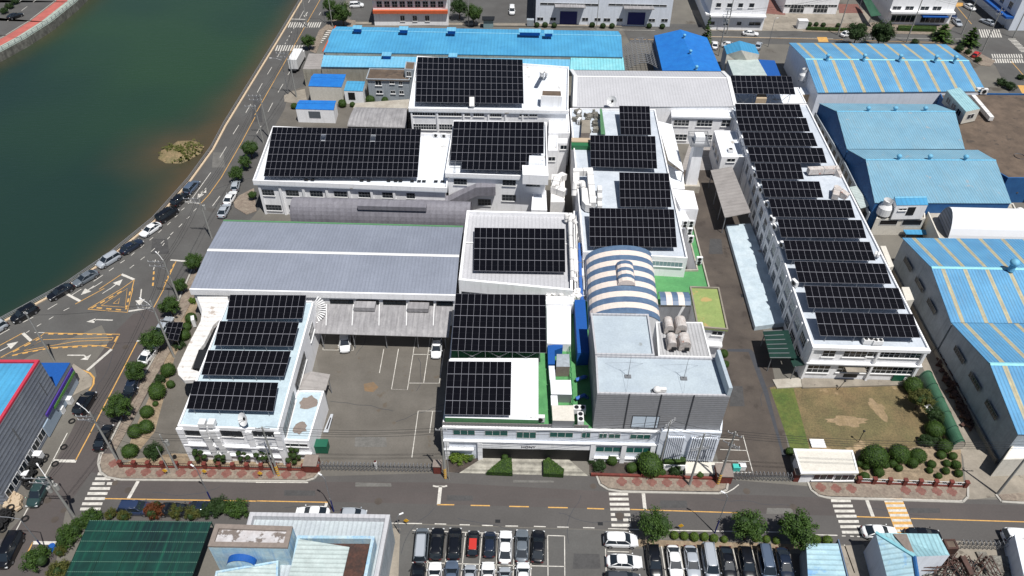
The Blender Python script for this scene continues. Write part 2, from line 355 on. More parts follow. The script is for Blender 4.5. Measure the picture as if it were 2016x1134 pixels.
def gable(name, label, cat, px, ze, r0, r1, wall, roof, z0=0., frac=.5, over=.3, group=None, rise=None, stripes=None, cap='white_metal', zN=None):
    """px: eaves NW NE SE SW at ze; r0,r1 ridge ends (W,E) in the photo; E-W ridge. stripes: (n,width frac,material)"""
    NWp, NEp, SEp, SWp = W4(px[:2], zN or ze)+W4(px[2:], ze); 
    za = rz(r0, NWp, SWp, ze-2, ze+14, frac) if rise is None else ze+rise; zb = rz(r1, NEp, SEp, ze-2, ze+14, frac) if rise is None else ze+rise
    Ra, Rb = w(*r0, za), w(*r1, zb); c = (NWp+NEp+SEp+SWp)/4
    root = thing(name, label, cat, (c.x, c.y, z0), group)
    def roofside(a, b, c_, d_, parts):
        mb = MB(); U = V((0, 0, .12)); nn = parts if parts else 1
        segs = [(0, 1, 0)] if not parts else []
        if parts:
            for k in range(parts):
                h_ = stripes[1]/2; f0, f1, f2, f3 = k/parts, (k+.5-h_)/parts, (k+.5+h_)/parts, (k+1)/parts; segs += [(f0, f1, 0), (f1, f2, 1), (f2, f3, 0)]
        for f0, f1, mi in segs:
            A_, B_ = a.lerp(b, f0), a.lerp(b, f1); C_, D_ = d_.lerp(c_, f1), d_.lerp(c_, f0); mb.mat(mi)
            mb.add([A_+U, B_+U, C_+U, D_+U, A_, B_, C_, D_], [(0, 1, 2, 3), (7, 6, 5, 4), (0, 4, 5, 1), (2, 6, 7, 3), (1, 5, 6, 2), (3, 7, 4, 0)])
        return mb
    ms = [roof] if not stripes else [roof, stripes[2]]; np_ = stripes[0] if stripes else 0
    roofside(SWp, SEp, Rb, Ra, np_).build('roof_slope', ms, root); roofside(NEp, NWp, Ra, Rb, np_).build('roof_slope', ms, root)
    mb = MB(); d = (Rb-Ra).normalized(); sd = (SWp-Ra).normalized()*.35; nd = (NWp-Ra).normalized()*.35; U = V((0, 0, .17))
    mb.quad(Ra+sd+U, Rb+sd+U, Rb+U*1.3, Ra+U*1.3); mb.quad(Ra+U*1.3, Rb+U*1.3, Rb+nd+U, Ra+nd+U); mb.build('ridge_cap', cap, root)
    mb = MB(); cc = V((c.x, c.y, 0)); f = lambda p: V((cc.x+(p.x-cc.x)*(1-over/25), cc.y+(p.y-cc.y)*(1-over/25), p.z))
    a, b, c2, d2, ra, rb = f(NWp), f(NEp), f(SEp), f(SWp), f(Ra), f(Rb); g0 = lambda p: V((p.x, p.y, z0))
    for p, q in ((a, b), (c2, d2)): mb.quad(g0(p), g0(q), q, p)
    mb.add([g0(d2), g0(a), a, ra, d2], [(0, 1, 2, 3, 4)]); mb.add([g0(b), g0(c2), c2, rb, b], [(0, 1, 2, 3, 4)])
    wl = mb.build('wall', wall, root)
    B = Bld.__new__(Bld); B.root = root; B.body = [V((p.x, p.y, 0)) for p in (a, b, c2, d2)]; B.P = B.body; B.z = ze; B.ridge = (Ra, Rb); B.c = (NWp, NEp, SEp, SWp)
    return B
def slab(mbx, px_z, th=.15):
    """thick sheet from four (x,y,z) photo corners"""
    P = [w(*p) for p in px_z]; U = V((0, 0, -th)); n = len(P)
    mbx.add([p for p in P]+[p+U for p in P], [tuple(range(n)), tuple(range(2*n-1, n-1, -1))]+[(i, i+n, (i+1) % n+n, (i+1) % n) for i in range(n)])
    return mbx
def arch(name, label, cat, px, ze, rise, axis, roof, wall=None, z0=0., nseg=14, stripes=None, zb=None, endm=None):
    """px NW NE SE SW at ze. axis 'x': the vault runs E-W."""
    P = W4(px, ze); c = sum(P, V((0, 0, 0)))/4; root = thing(name, label, cat, (c.x, c.y, z0))
    NW_, NE_, SE_, SW_ = P
    if axis == 'x': a0, a1, b0, b1 = NW_, NE_, SW_, SE_
    else: a0, a1, b0, b1 = NW_, SW_, NE_, SE_
    ns = stripes[0] if stripes else 1; mb = MB()
    def pt(s_, t, off=0): p = a0.lerp(a1, s_).lerp(b0.lerp(b1, s_), .5-.5*cos(pi*t)); return p+V((0, 0, (rise+off)*sin(pi*t)+off))
    for k in range(ns):
        mb.mat(k % 2)
        for j in range(nseg):
            s0, s1 = k/ns, (k+1)/ns; q = [pt(s0, j/nseg), pt(s1, j/nseg), pt(s1, (j+1)/nseg), pt(s0, (j+1)/nseg)]
            mb.quad(*q); 
    o = mb.build('vault_roof', [roof]+([stripes[1]] if stripes else []), root, smooth=True)
    mb = MB()
    for s_ in (0.004, .996):
        ring = [pt(s_, j/nseg, -.05) for j in range(nseg+1)]; e0, e1 = ring[0], ring[-1]
        mb.add([V((e0.x, e0.y, z0))]+ring+[V((e1.x, e1.y, z0))], [tuple(range(nseg+3))])
    for t in (0, 1):
        p, q = pt(0.004, t, -.05), pt(.996, t, -.05)
        if ze > z0+.05: mb.quad(V((p.x, p.y, z0)), V((q.x, q.y, z0)), q, p)
    mb.build('wall', wall or roof, root)
    B = Bld.__new__(Bld); B.root = root; B.P = [V((p.x, p.y, 0)) for p in P]; B.body = B.P; B.z = ze; B.pt = pt
    return B
# ================= solar arrays =================
def _module():
    mb = MB(); e = .02; mb.mat(1).box((0, 0, -.012), (1, 1, .024)); mb.mat(0)
    for y0, y1 in ((-.5+.017, -.004), (.004, .5-.017)): mb.quad((-.5+e, y0, .004), (.5-e, y0, .004), (.5-e, y1, .004), (-.5+e, y1, .004))
    mb.mat(2).quad((-.5+e, -.005, .0035), (.5-e, -.005, .0035), (.5-e, .005, .0035), (-.5+e, .005, .0035))
    o = mb.build('solar_panel', ['panel_cell', 'panel_frame', 'panel_line']); me = o.data; bpy.data.objects.remove(o); return me
MODULE = _module()
def array(label, px, zs, cols, rows, zn=None, skip=(), base=None, group='solar arrays on the roofs', truss=False):
    """px: NW NE SE SW of the array in the photo; zs height of the south edge; base = roof height below"""
    zn = zs+.16*rows*2.2 if zn is None else zn
    NW_, NE_ = w(*px[0], zn), w(*px[1], zn); SE_, SW_ = w(*px[2], zs), w(*px[3], zs)
    c = (NW_+NE_+SE_+SW_)/4; base = zs-1.2 if base is None else base
    root = thing('solar_array', label, 'solar array', (c.x, c.y, base), group)
    def pt(u, v_): return NW_.lerp(NE_, u).lerp(SW_.lerp(SE_, u), v_)
    cells = [(r_, c_) for r_ in range(rows-1, -1, -1) for c_ in range(cols) if (r_, c_) not in skip]
    rest = MB()
    for k, (r_, c_) in enumerate(cells):
        a, b, d, e = pt(c_/cols, r_/rows), pt((c_+1)/cols, r_/rows), pt((c_+1)/cols, (r_+1)/rows), pt(c_/cols, (r_+1)/rows)
        m = (a+b+d+e)/4; X = ((b-a)+(d-e))/2; Y = ((a-e)+(b-d))/2; Z = X.cross(Y).normalized()
        if k < 100:
            o = bpy.data.objects.new('solar_panel', MODULE); COL.objects.link(o); o.parent = root
            M = Matrix((( X.x, Y.x, Z.x, m.x-c.x), (X.y, Y.y, Z.y, m.y-c.y), (X.z, Y.z, Z.z, m.z-base), (0, 0, 0, 1)))
            o.matrix_parent_inverse = M
        else:
            for (x0, y0, x1, y1, zz, mi) in ((-.5, -.5, .5, .5, 0, 1), (-.48, -.484, .48, .484, .006, 0)):
                rest.mat(mi).quad(*[m+X*q[0]+Y*q[1]+Z*zz for q in ((x0, y0), (x1, y0), (x1, y1), (x0, y1))])
    if rest.v: tag(rest.build('solar_panel', ['panel_cell', 'panel_frame'], root), kind='stuff')
    mb = MB(); D = V((0, 0, -.09))
    for r_ in range(rows):
        for f in (.2, .8):
            v_ = (r_+f)/rows; mb.tube(pt(0, v_)+D, pt(1, v_)+D, .04, n=4)
    npx = max(2, cols//4+1)
    for k in range(npx):
        u = (k+.25)/(npx-.5) if npx > 1 else .5
        mb.tube(pt(u, .02)+D*2, pt(u, .98)+D*2, .05, n=4)
        for v_ in ((.06, .94) if rows < 5 else (.04, .35, .65, .96)):
            p = pt(u, v_)+D*2; mb.tube(V((p.x, p.y, base)), p, .05, n=5)
            if truss and v_ > .9 and k < npx-1:
                q = pt((k+1.25)/(npx-.5), v_)+D*2; mb.tube(V((p.x, p.y, base)), q, .05, n=4); mb.tube(p, V((q.x, q.y, base)), .05, n=4)
    mb.build('support_frame', 'steel', root)
    return root
# ================= cars =================
def sup(n, a, b, e=4.0):
    out = []
    for i in range(n):
        t = 2*pi*i/n; cx_, sy = cos(t), sin(t); out.append((a*math.copysign(abs(cx_)**(2/e), cx_), b*math.copysign(abs(sy)**(2/e), sy)))
    return out
def make_car(kind):
    L_, W_, H_, hood, trunk, g0, g1, r0_, r1_ = {
        'sedan': (4.8, 1.84, 1.44, .92, 1.02, -1.95, 1.25, -1.05, .35), 'suv': (4.75, 1.9, 1.72, 1.08, 1.15, -2.28, 1.35, -1.95, .55),
        'hatch': (3.75, 1.64, 1.5, .98, 1.02, -1.75, 1.15, -1.4, .4), 'van': (5.1, 1.95, 1.95, 1.15, 1.2, -2.48, 1.85, -2.3, 1.15)}[kind]
    root = bpy.data.objects.new('parked_car', None); COL.objects.link(root)
    n = 40; mb = MB(); belt = max(hood, trunk)+.0
    def ztop(x):
        if x > g1: f = (x-g1)/(L_/2-g1); return hood-.16*f*f
        if x < g0+.35: f = (g0+.35-x)/(L_/2+g0+.35); return trunk-.08*f*f
        return hood+(trunk-hood)*(g1-x)/(g1-g0)
    rings = []
    for (k, z_, sc) in ((0, .22, .955), (1, .34, .99), (2, .6, 1.0), (3, .8, .985)): rings.append([(x*sc, y*sc, z_) for x, y in sup(n, L_/2, W_/2, 4.6)])
    rings.append([(x*.96, y*.94, ztop(x)-.04) for x, y in sup(n, L_/2, W_/2, 4.4)])
    rings.append([(x*.9, y*.82, ztop(x*.9)) for x, y in sup(n, L_/2, W_/2, 4.2)])
    rings.append([(x*.5, y*.4, ztop(x*.5)+.03) for x, y in sup(n, L_/2, W_/2, 4)])
    vs = [p for r_ in rings for p in r_]; fs = []
    for k in range(len(rings)-1): fs += [(k*n+i, k*n+(i+1) % n, (k+1)*n+(i+1) % n, (k+1)*n+i) for i in range(n)]
    fs += [tuple(range((len(rings)-1)*n, len(rings)*n)), tuple(range(n-1, -1, -1))]; mb.add(vs, fs)
    # roof and pillars in body colour
    wb, wr = W_/2*.9, W_/2*.72; zr = H_
    def ro(x, y, z_): return (x, y, z_)
    def roofring(s, z_): 
        a = (r1_-r0_)/2*s; cx_ = (r1_+r0_)/2; return [(cx_+x, y, z_) for x, y in sup(24, a, wr*s, 5)]
    rr = [roofring(1.0, zr-.09), roofring(.99, zr-.045), roofring(.9, zr-.005), roofring(.5, zr+.015)]
    vs = [p for r_ in rr for p in r_]; fs = []
    for k in range(3): fs += [(k*24+i, k*24+(i+1) % 24, (k+1)*24+(i+1) % 24, (k+1)*24+i) for i in range(24)]
    fs += [tuple(range(72, 96)), tuple(range(23, -1, -1))]; mb.add(vs, fs)
    for sy in (-1, 1):
        for (xb, xt, th) in ((g1, r1_-.02, .045), ((g0+g1)/2-.1, (r0_+r1_)/2-.1, .05), (g0+.12, r0_+.05, .075)): mb.tube((xb, sy*wb*.97, ztop(xb)-.03), (xt, sy*wr*.97, zr-.07), th, th*.9, n=5)
        mb.tube((r0_+.1, sy*wr*.97, zr-.05), (r1_-.05, sy*wr*.97, zr-.05), .05, n=5)
        if kind in ('suv', 'van'): mb.tube((r0_+.2, sy*wr*.8, zr+.035), (r1_-.2, sy*wr*.8, zr+.035), .025, n=4)
        mb.ball((g1-.12, sy*(W_/2+.08), ztop(g1)+.1), .11, 6, 4, .8)
    body = mb.build('body', 'car_white', root, smooth=True)
    for p in body.data.polygons:
        if len(p.vertices) > 8: p.use_smooth = False
    mb = MB(); zb = lambda x: ztop(x)-.03
    B_ = [(g0, -wb*.86, zb(g0)), (g0+.25, -wb, zb(g0+.25)), (g1-.25, -wb, zb(g1-.25)), (g1, -wb*.8, zb(g1)), (g1, wb*.8, zb(g1)), (g1-.25, wb, zb(g1-.25)), (g0+.25, wb, zb(g0+.25)), (g0, wb*.86, zb(g0))]
    T_ = [(r0_+.02, -wr*.86, zr-.06), (r0_+.1, -wr*.96, zr-.06), (r1_-.12, -wr*.96, zr-.06), (r1_-.02, -wr*.8, zr-.06), (r1_-.02, wr*.8, zr-.06), (r1_-.12, wr*.96, zr-.06), (r0_+.1, wr*.96, zr-.06), (r0_+.02, wr*.86, zr-.06)]
    mb.add(B_+T_, [(i, (i+1) % 8, (i+1) % 8+8, i+8) for i in range(8)]+[tuple(range(8, 16))]); mb.build('windows', 'glass', root)
    for sx in (-1, 1):
        for sy in (-1, 1):
            c = (sx*L_*.305, sy*(W_/2-.1), .33); wl = MB().tube((c[0], c[1]-.12, c[2]), (c[0], c[1]+.12, c[2]), .33, n=14).build('wheel', 'tyre', root)
            MB().tube((c[0], c[1]+sy*.1, c[2]), (c[0], c[1]+sy*.13, c[2]), .2, n=10).build('rim', 'rim', wl)
    for sy in (-1, 1):
        MB().box((L_/2*.955, sy*W_*.34, .66), (.14, .36, .15)).build('headlight', 'lamp_clear', root); MB().box((-L_/2*.955, sy*W_*.34, .78), (.14, .34, .16)).build('taillight', 'lamp_red', root)
    return root
CARS = {k: make_car(k) for k in ('sedan', 'suv', 'hatch', 'van')}; CARUSED = set(); CARBASE = {k: copytree for k in ()}
def car(kind, color, label, rear, front, group=None, roofcol=None, cat='car', scl=None):
    src = CARS[kind]
    if kind in CARUSED: o = copytree(src)
    else: o = src; CARUSED.add(kind)
    a, b = w(*rear, .75), w(*front, .75); m = (a+b)/2
    o.location = (m.x, m.y, .012); o.rotation_euler = (0, 0, atan2(b.y-a.y, b.x-a.x)); tag(o, label, cat, group)
    if scl: o.scale = (scl,)*3
    for ch in o.children:
        if ch.name.startswith('body'):
            ch.material_slots[0].link = 'OBJECT'; ch.material_slots[0].material = MATS['car_'+color]
    return o
# ================= vegetation =================
def leaves(mb, pts, size, up=.35):
    for p, nrm in pts:
        n_ = (nrm+V((random.uniform(-1, 1), random.uniform(-1, 1), random.uniform(-.6, 1)))*.7).normalized(); a = n_.orthogonal().normalized(); b = n_.cross(a)
        t = random.uniform(0, 2*pi); a, b = a*cos(t)+b*sin(t), b*cos(t)-a*sin(t); s_ = size*random.uniform(.6, 1.3); s2 = s_*random.uniform(.5, .8)
        mb.quad(p-a*s_-b*s2*.3, p+b*s2, p+a*s_+b*s2*.2, p-b*s2)
def crownpts(n, rx, rz_, clumps, seed, fill=.35):
    rnd = random.Random(seed); C_ = []
    for _ in range(clumps):
        t = rnd.uniform(0, 2*pi); ph = math.asin(rnd.uniform(-.55, 1)); r_ = rnd.uniform(.3, .9); C_.append((V((r_*cos(ph)*cos(t)*rx, r_*cos(ph)*sin(t)*rx, r_*sin(ph)*rz_)), rnd.uniform(.12, .3)*rx))
    out = []
    for _ in range(n):
        c, r_ = rnd.choice(C_); d = V((rnd.gauss(0, 1), rnd.gauss(0, 1), rnd.gauss(0, 1))).normalized(); out.append((c+d*r_*rnd.uniform(.4, 1.15), (d+V((0, 0, .4))).normalized()))
    return out
def trunkmb(h, r, br, seed, cr):
    rnd = random.Random(seed); mb = MB(); mb.tube((0, 0, 0), (0.05, 0, h), r, r*.6, n=7)
    for k in range(br):
        t = 2*pi*k/br+rnd.uniform(-.4, .4); mb.tube((0.04, 0, h*rnd.uniform(.6, .98)), (cos(t)*cr*.55, sin(t)*cr*.55, h+cr*rnd.uniform(.3, .9)), r*.45, r*.12, n=5)
    return mb
TREES = {}
def mk_tree(key, name, mb_t, mb_c, lm, pads=None):
    r = bpy.data.objects.new(name, None); r.location = (0, 0, 0); COL.objects.link(r)
    if mb_t: mb_t.build('trunk', 'bark', r)
    mb_c.build('crown', lm, r); TREES[key] = [r, False]
for k in range(3):   # broadleaf street trees, crown radius 1 at height ~1.5
    mb = MB(); mb.mat(1); rn_ = random.Random(k+70)
    for q in range(9): mb.ball((rn_.uniform(-.4, .4), rn_.uniform(-.4, .4), 1.35+rn_.uniform(-.3, .35)), rn_.uniform(.3, .42), 8, 5)
    mb.mat(0); leaves(mb, [(p+V((0, 0, 1.35)), d) for p, d in crownpts(5600, 1.04, .9, 85, 50+k)], .052); mk_tree('broad%d' % k, 'street_tree', trunkmb(.8, .07, 6, k, .8), mb, ['leaf', 'leaf_dark'])
for k in range(2):   # clipped round shrubs, radius 1
    mb = MB(); rnd = random.Random(90+k); mb.mat(1).ball((0, 0, .82), .86, 14, 9, .88); mb.mat(0); pts = []
    for _ in range(1500):
        d = V((rnd.gauss(0, 1), rnd.gauss(0, 1), rnd.gauss(0, 1))).normalized(); q = V((d.x, d.y, d.z*.88))*(.9+rnd.uniform(-.04, .07)+.04*sin(5*d.x+3*d.z+k)); pts.append((V((q.x, q.y, q.z+.82)), d))
    leaves(mb, pts, .06); o_ = mk_tree('ball%d' % k, 'round_shrub', MB().tube((0, 0, 0), (0, 0, .5), .07, n=6), mb, ['leaf_topiary', 'leaf_dark'])
for k in range(2):   # loose bushes
    mb = MB(); mb.mat(1); rn_ = random.Random(k+80)
    for q in range(8): mb.ball((rn_.uniform(-.45, .45), rn_.uniform(-.45, .45), .5+rn_.uniform(-.15, .2)), rn_.uniform(.25, .36), 8, 5)
    mb.mat(0); leaves(mb, [(p+V((0, 0, .62)), d) for p, d in crownpts(4200, 1., .6, 70, 150+k)], .05); mk_tree('bush%d' % k, 'bush', trunkmb(.35, .06, 5, k+9, .7), mb, ['leaf', 'leaf_dark'])
mb = MB(); rnd = random.Random(5)   # conifer of layered boughs
for lv in range(11):
    z_ = .35+lv*.24; rr_ = (1-lv/11.5)
    for q in range(int(9*rr_)+4):
        t = rnd.uniform(0, 2*pi); R_ = rr_*rnd.uniform(.75, 1.05)
        for f in range(9): u = (f+1)/9; leaves(mb, [(V((cos(t)*R_*u, sin(t)*R_*u, z_-.12*u+rnd.uniform(-.05, .05))), V((0, 0, 1)))], .12)
mk_tree('conifer', 'conifer_tree', MB().tube((0, 0, 0), (0, 0, 3.0), .09, .02, n=7), mb, 'leaf_dark')
def mk_pads(key, seed, n):   # cloud-pruned garden pine: leaning trunk with round pads of needles
    rnd = random.Random(seed); t_ = MB(); t_.tube((0, 0, 0), (.12, .05, .8), .09, .07, n=7); t_.tube((.12, .05, .8), (-.08, .05, 1.7), .07, .04, n=6); r = bpy.data.objects.new('cloud_pruned_pine', None); COL.objects.link(r)
    r_pads = []
    for k in range(n):
        a = 2*pi*k/n*1.7; R_ = .25+.75*rnd.random(); z_ = .7+1.25*(k/n)*rnd.uniform(.8, 1.1); c = V((cos(a)*R_, sin(a)*R_*.8, z_)); t_.tube((0, .05, z_*.7), c, .035, .02, n=5); r_pads.append((c, rnd.uniform(.24, .36)))
    t_.build('trunk', 'bark', r)
    for c, q in r_pads:
        mb = MB(); mb.mat(1).ball(c, q*.85, 8, 5, .6); mb.mat(0); pts = []
        for _ in range(170):
            d = V((rnd.gauss(0, 1), rnd.gauss(0, 1), rnd.gauss(0, 1))).normalized(); pts.append((c+V((d.x, d.y, d.z*.62))*q*rnd.uniform(.88, 1.05), d))
        leaves(mb, pts, .06); mb.build('foliage_pad', ['leaf_pine', 'leaf_dark'], r)
    TREES[key] = [r, False]
mk_pads('pine0', 3, 8); mk_pads('pine1', 8, 10)
def plant(key, x, y, rpx, label, cat, name=None, group=None, h=1., z=0., lm=None, base=None):
    """x,y: centre of the crown in the photo, rpx its radius in px"""
    t = TREES[key]; o = t[0] if not t[1] else copytree(t[0]); t[1] = True
    hz = {'broad': 1.35, 'ball': .8, 'bush': .6, 'conif': 1.4, 'pine0': 1.5, 'pine1': 1.5}[key[:5] if not key.startswith(('ball', 'bush')) else key[:4]]
    d = (w(x, y, z)-CP).dot(FW); r_ = rpx*d/FPX*(1.1 if key[:5] == 'broad' else 1)
    p = w(x, y, z+hz*r_*h*.9) if not base else w(base[0], base[1], z); o.location = (p.x, p.y, z); o.scale = (r_*random.uniform(.92, 1.1), r_*random.uniform(.92, 1.1), r_*h)
    o.rotation_euler = (0, 0, random.uniform(0, 6.28)); tag(o, label, cat, group)
    if name: o.name = name
    for ch in o.children:
        if lm and (ch.name.startswith('crown') or ch.name.startswith('foliage')): ch.material_slots[0].link = 'OBJECT'; ch.material_slots[0].material = MATS[lm]
    return o
# ================= small kit =================
def ac_unit(x, y, z, label, ang=0., fans=1, group='outdoor air-conditioning units', s=1., top=False):
    p = w(x, y, z); r = thing('air_conditioner', label, 'air conditioner', (p.x, p.y, z), group); r.rotation_euler = (0, 0, ang)
    r.rotation_euler = (0, 0, 0); W_ = .95*s; D_ = .42*s if not top else .8*s; H_ = (.75 if fans == 1 else 1.3)*s
    if top: W_ = .75*s*fans*1.1; H_ = 1.0*s
    m = MB().box((p.x, p.y, z+.1+H_/2), (W_, D_, H_), ang).build('casing', 'white_metal', r)
    c = V((p.x, p.y, z+.1)); e = V((cos(ang), sin(ang), 0)); nn = V((sin(ang), -cos(ang), 0))
    for k in range(fans):
        if top: q = c+e*((k-(fans-1)/2)*.8*s)+V((0, 0, H_)); g = MB().tube(q, q+V((0, 0, .06)), .3*s, n=14)
        else: q = c+V((0, 0, H_*(k+.5)/fans))+nn*D_/2; g = MB().tube(q, q+nn*.05, .29*s, n=14)
        g.build('fan_grille', 'dark', r)
    MB().box((p.x, p.y, z+.05), (W_*.9, D_*.9, .1), ang).build('base', 'grey_paint', r); return r
def turbine(x, y, z, label, s=1., m='steel', group='roof ventilators'):
    p = w(x, y, z); r = thing('roof_ventilator', label, 'ventilator', p, group)
    MB().tube(p-V((0, 0, .5)), p+V((0, 0, .5*s)), .4*s, .32*s, n=12).build('neck', m, r); mb = MB(); mb.ball(p+V((0, 0, .85*s)), .55*s, 14, 8, .8); mb.build('turbine_head', m, r, smooth=True); return r
def hoodvent(x, y, z, label, L_=2., group='box vents on the long blue warehouse roof'):
    p = w(x, y, z); r = thing('roof_vent', label, 'vent', p, group); MB().box(p+V((0, 0, .25)), (L_, 1.0, .9)).build('shaft', 'vivid_blue', r)
    MB().prism([(p.x-L_/2-.25, p.y-.9), (p.x+L_/2+.25, p.y-.9), (p.x+L_/2+.25, p.y+.9), (p.x-L_/2-.25, p.y+.9)], lambda q: p.z+.75+(.0 if q[1] < p.y else .25), lambda q: p.z+.85+(0 if q[1] < p.y else .25)).build('hood', 'blue_roof_lt', r); return r
def tank(x, y, z, label, r_=1.3, h=2.6, m='white_metal', name='cooling_tower', cat='cooling tower', group=None):
    p = w(x, y, z); t = thing(name, label, cat, p, group); c = V(p)
    MB().tube(c+V((0, 0, .5)), c+V((0, 0, h*.55)), r_, r_, n=18).tube(c+V((0, 0, h*.55)), c+V((0, 0, h*.75)), r_, r_*.6, n=18).build('casing', m, t, smooth=False)
    MB().tube(c+V((0, 0, h*.75)), c+V((0, 0, h)), r_*.6, r_*.68, n=18, cap=False).tube(c+V((0, 0, h*.78)), c+V((0, 0, h*.8)), r_*.5, n=14).build('fan_stack', m, t)
    mb = MB()
    for k in range(4): mb.tube(c+V((cos(k*pi/2)*r_*.8, sin(k*pi/2)*r_*.8, 0)), c+V((cos(k*pi/2)*r_*.8, sin(k*pi/2)*r_*.8, .5)), .07, n=5)
    mb.build('stand', 'grey_paint', t); return t
def ductrun(name, label, pts, r, cat='duct', m='duct', box_=False, z=None, group=None):
    P = [w(*q) for q in pts]; mb = MB(); c = P[0]; t = thing(name, label, cat, c, group)
    if box_:
        for a, b in zip(P, P[1:]):
            d = (b-a); L_ = d.length; d.normalize(); a, b = a-d*r*.9, b+d*r*.9; s_ = V((-d.y, d.x, 0)); s_ = s_.normalized() if s_.length > .01 else V((1, 0, 0)); u = d.cross(s_)
            vs = [q+s_*(i*r)+u*(j*r) for q in (a, b) for i, j in ((-1, -1), (1, -1), (1, 1), (-1, 1))]; mb.add(vs, [(0, 1, 2, 3), (7, 6, 5, 4), (0, 4, 5, 1), (1, 5, 6, 2), (2, 6, 7, 3), (3, 7, 4, 0)])
    else: mb.path(P, r, 10)
    mb.build('pipe', m, t, smooth=False)
    mb = MB()
    for a, b in zip(P, P[1:]):
        L_ = (b-a).length; k = max(1, int(L_/3)); d = (b-a).normalized()
        for q in range(k):
            p = a.lerp(b, (q+.5)/k)
            if not box_: mb.tube(p-d*.05, p+d*.05, r*1.12, n=10)
            elif abs(d.z) < .5: mb.box(p, (.08, 2.12*r, 2.12*r), ux=V((d.x, d.y, 0)).normalized())
            else: mb.box(p, (2.12*r, 2.12*r, .08))
    mb.build('flange', 'steel', t); return t
def pole(bx, by, h, label, arms=(), tr=0, lamp=None, z=0., r=.19, lean=(0, 0), group='concrete utility poles', ang=0., stripe=False):
    p = w(bx, by, z); r_ = thing('utility_pole', label, 'utility pole', p, group); tp = p+V((lean[0], lean[1], h)); d = (tp-p)/h
    MB().tube(p, tp, r, r*.6, n=9).build('shaft', 'concrete_pole', r_)
    if stripe:
        mb = MB()
        for k in range(5): mb.tube(p+V((0, 0, .2+k*.5)), p+V((0, 0, .45+k*.5)), r*1.08, n=10)
        mb.build('warning_band', 'yellow_paint', r_)
    for (hh, L_, off) in arms:
        q = p+d*hh; e = V((cos(ang), sin(ang), 0)); c = MB().box(q+e*off+V((0, 0, .0)), (L_, .1, .1), ang).build('crossarm', 'steel', r_); mb = MB()
        for k in range(4): s_ = q+e*(off+(k-1.5)*L_/3.3); mb.tube(s_+V((0, 0, .05)), s_+V((0, 0, .32)), .06, .04, n=6)
        mb.build('insulator', 'white_metal', c)
        if off: MB().tube(q+V((0, 0, -.8)), q+e*off*1.2, .035, n=4).build('brace', 'steel', c)
    for k in range(tr):
        q = p+d*(h*.72)+V((cos(ang+2.1*k)*.5, sin(ang+2.1*k)*.5, 0)); t_ = MB().tube(q, q+V((0, 0, .95)), .27, n=12).build('transformer', 'concrete_pole', r_); MB().tube(q+V((0, 0, .95)), q+V((0, 0, 1.2)), .06, n=6).build('bushing', 'grey_paint', t_)
    if lamp:
        q = p+d*lamp[0]; e = V((cos(lamp[2]), sin(lamp[2]), 0)); mb = MB(); pts = [q+V((0, 0, -.3)), q+e*lamp[1]*.4+V((0, 0, .5)), q+e*lamp[1]+V((0, 0, .65))]; mb.path(pts, .045, 6); mb.build('lamp_arm', 'white_metal', r_); MB().box(pts[-1]+e*.25, (.55, .18, .1), lamp[2]).build('lamp_head', 'white_metal', r_)
    return r_, tp
def street_lamp(bx, by, h, label, ang, arm=1.2, blue=True, r=.08):
    p = w(bx, by, 0); t = thing('street_lamp', label, 'street lamp', p, 'street lamps'); top = p+V((0, 0, h)); e = V((cos(ang), sin(ang), 0))
    MB().tube(p+V((0, 0, h*.36)), top, r, r*.6, n=8).build('post', 'steel', t); MB().tube(p, p+V((0, 0, h*.36)), r*1.35, r*1.2, n=8).build('post_base', 'navy_paint' if blue else 'grey_paint', t)
    MB().path([top, top+e*arm*.5+V((0, 0, .4)), top+e*arm+V((0, 0, .5))], .045, 6).build('arm', 'steel', t); MB().box(top+e*(arm+.25)+V((0, 0, .5)), (.6, .2, .1), ang).build('lamp_head', 'white_metal', t); return t
def fence(name, label, px, pier_n, h=1.3, m='brick', z=0., pier=.5, rail='rusty', low=.4, cat='fence'):
    P = [w(x, y, z) for x, y in px]; t = thing(name, label, cat, P[0]); tot = sum((b-a).length for a, b in zip(P, P[1:])); step = tot/pier_n; mb = MB(); acc = 0
    MB().wallrun(P, .28, z, z+low).build('base_wall', m, t)
    r_ = MB()
    for a, b in zip(P, P[1:]):
        L_ = (b-a).length; e = (b-a).normalized()
        for hh in (low+.15, h-.15): r_.tube(a+V((0, 0, hh)), b+V((0, 0, hh)), .04, n=4)
        k = int(L_/.28)
        for q in range(k): c = a+e*(q+.5)*L_/k; r_.tube(c+V((0, 0, low)), c+V((0, 0, h-.1)), .02, n=4)
    if rail: r_.build('railing', rail, t)
    d = 0
    for k in range(pier_n+1):
        s_ = min(k*step, tot-1e-3); a_ = 0
        for a, b in zip(P, P[1:]):
            L_ = (b-a).length
            if s_ <= a_+L_: c = a.lerp(b, (s_-a_)/L_); e = (b-a).normalized(); break
            a_ += L_
        pr = MB().box(c+V((0, 0, h/2)), (pier, pier, h), ux=e).build('pier', m, t); MB().box(c+V((0, 0, h+.04)), (pier+.1, pier+.1, .08), ux=e).build('pier_cap', m, pr)
    return t
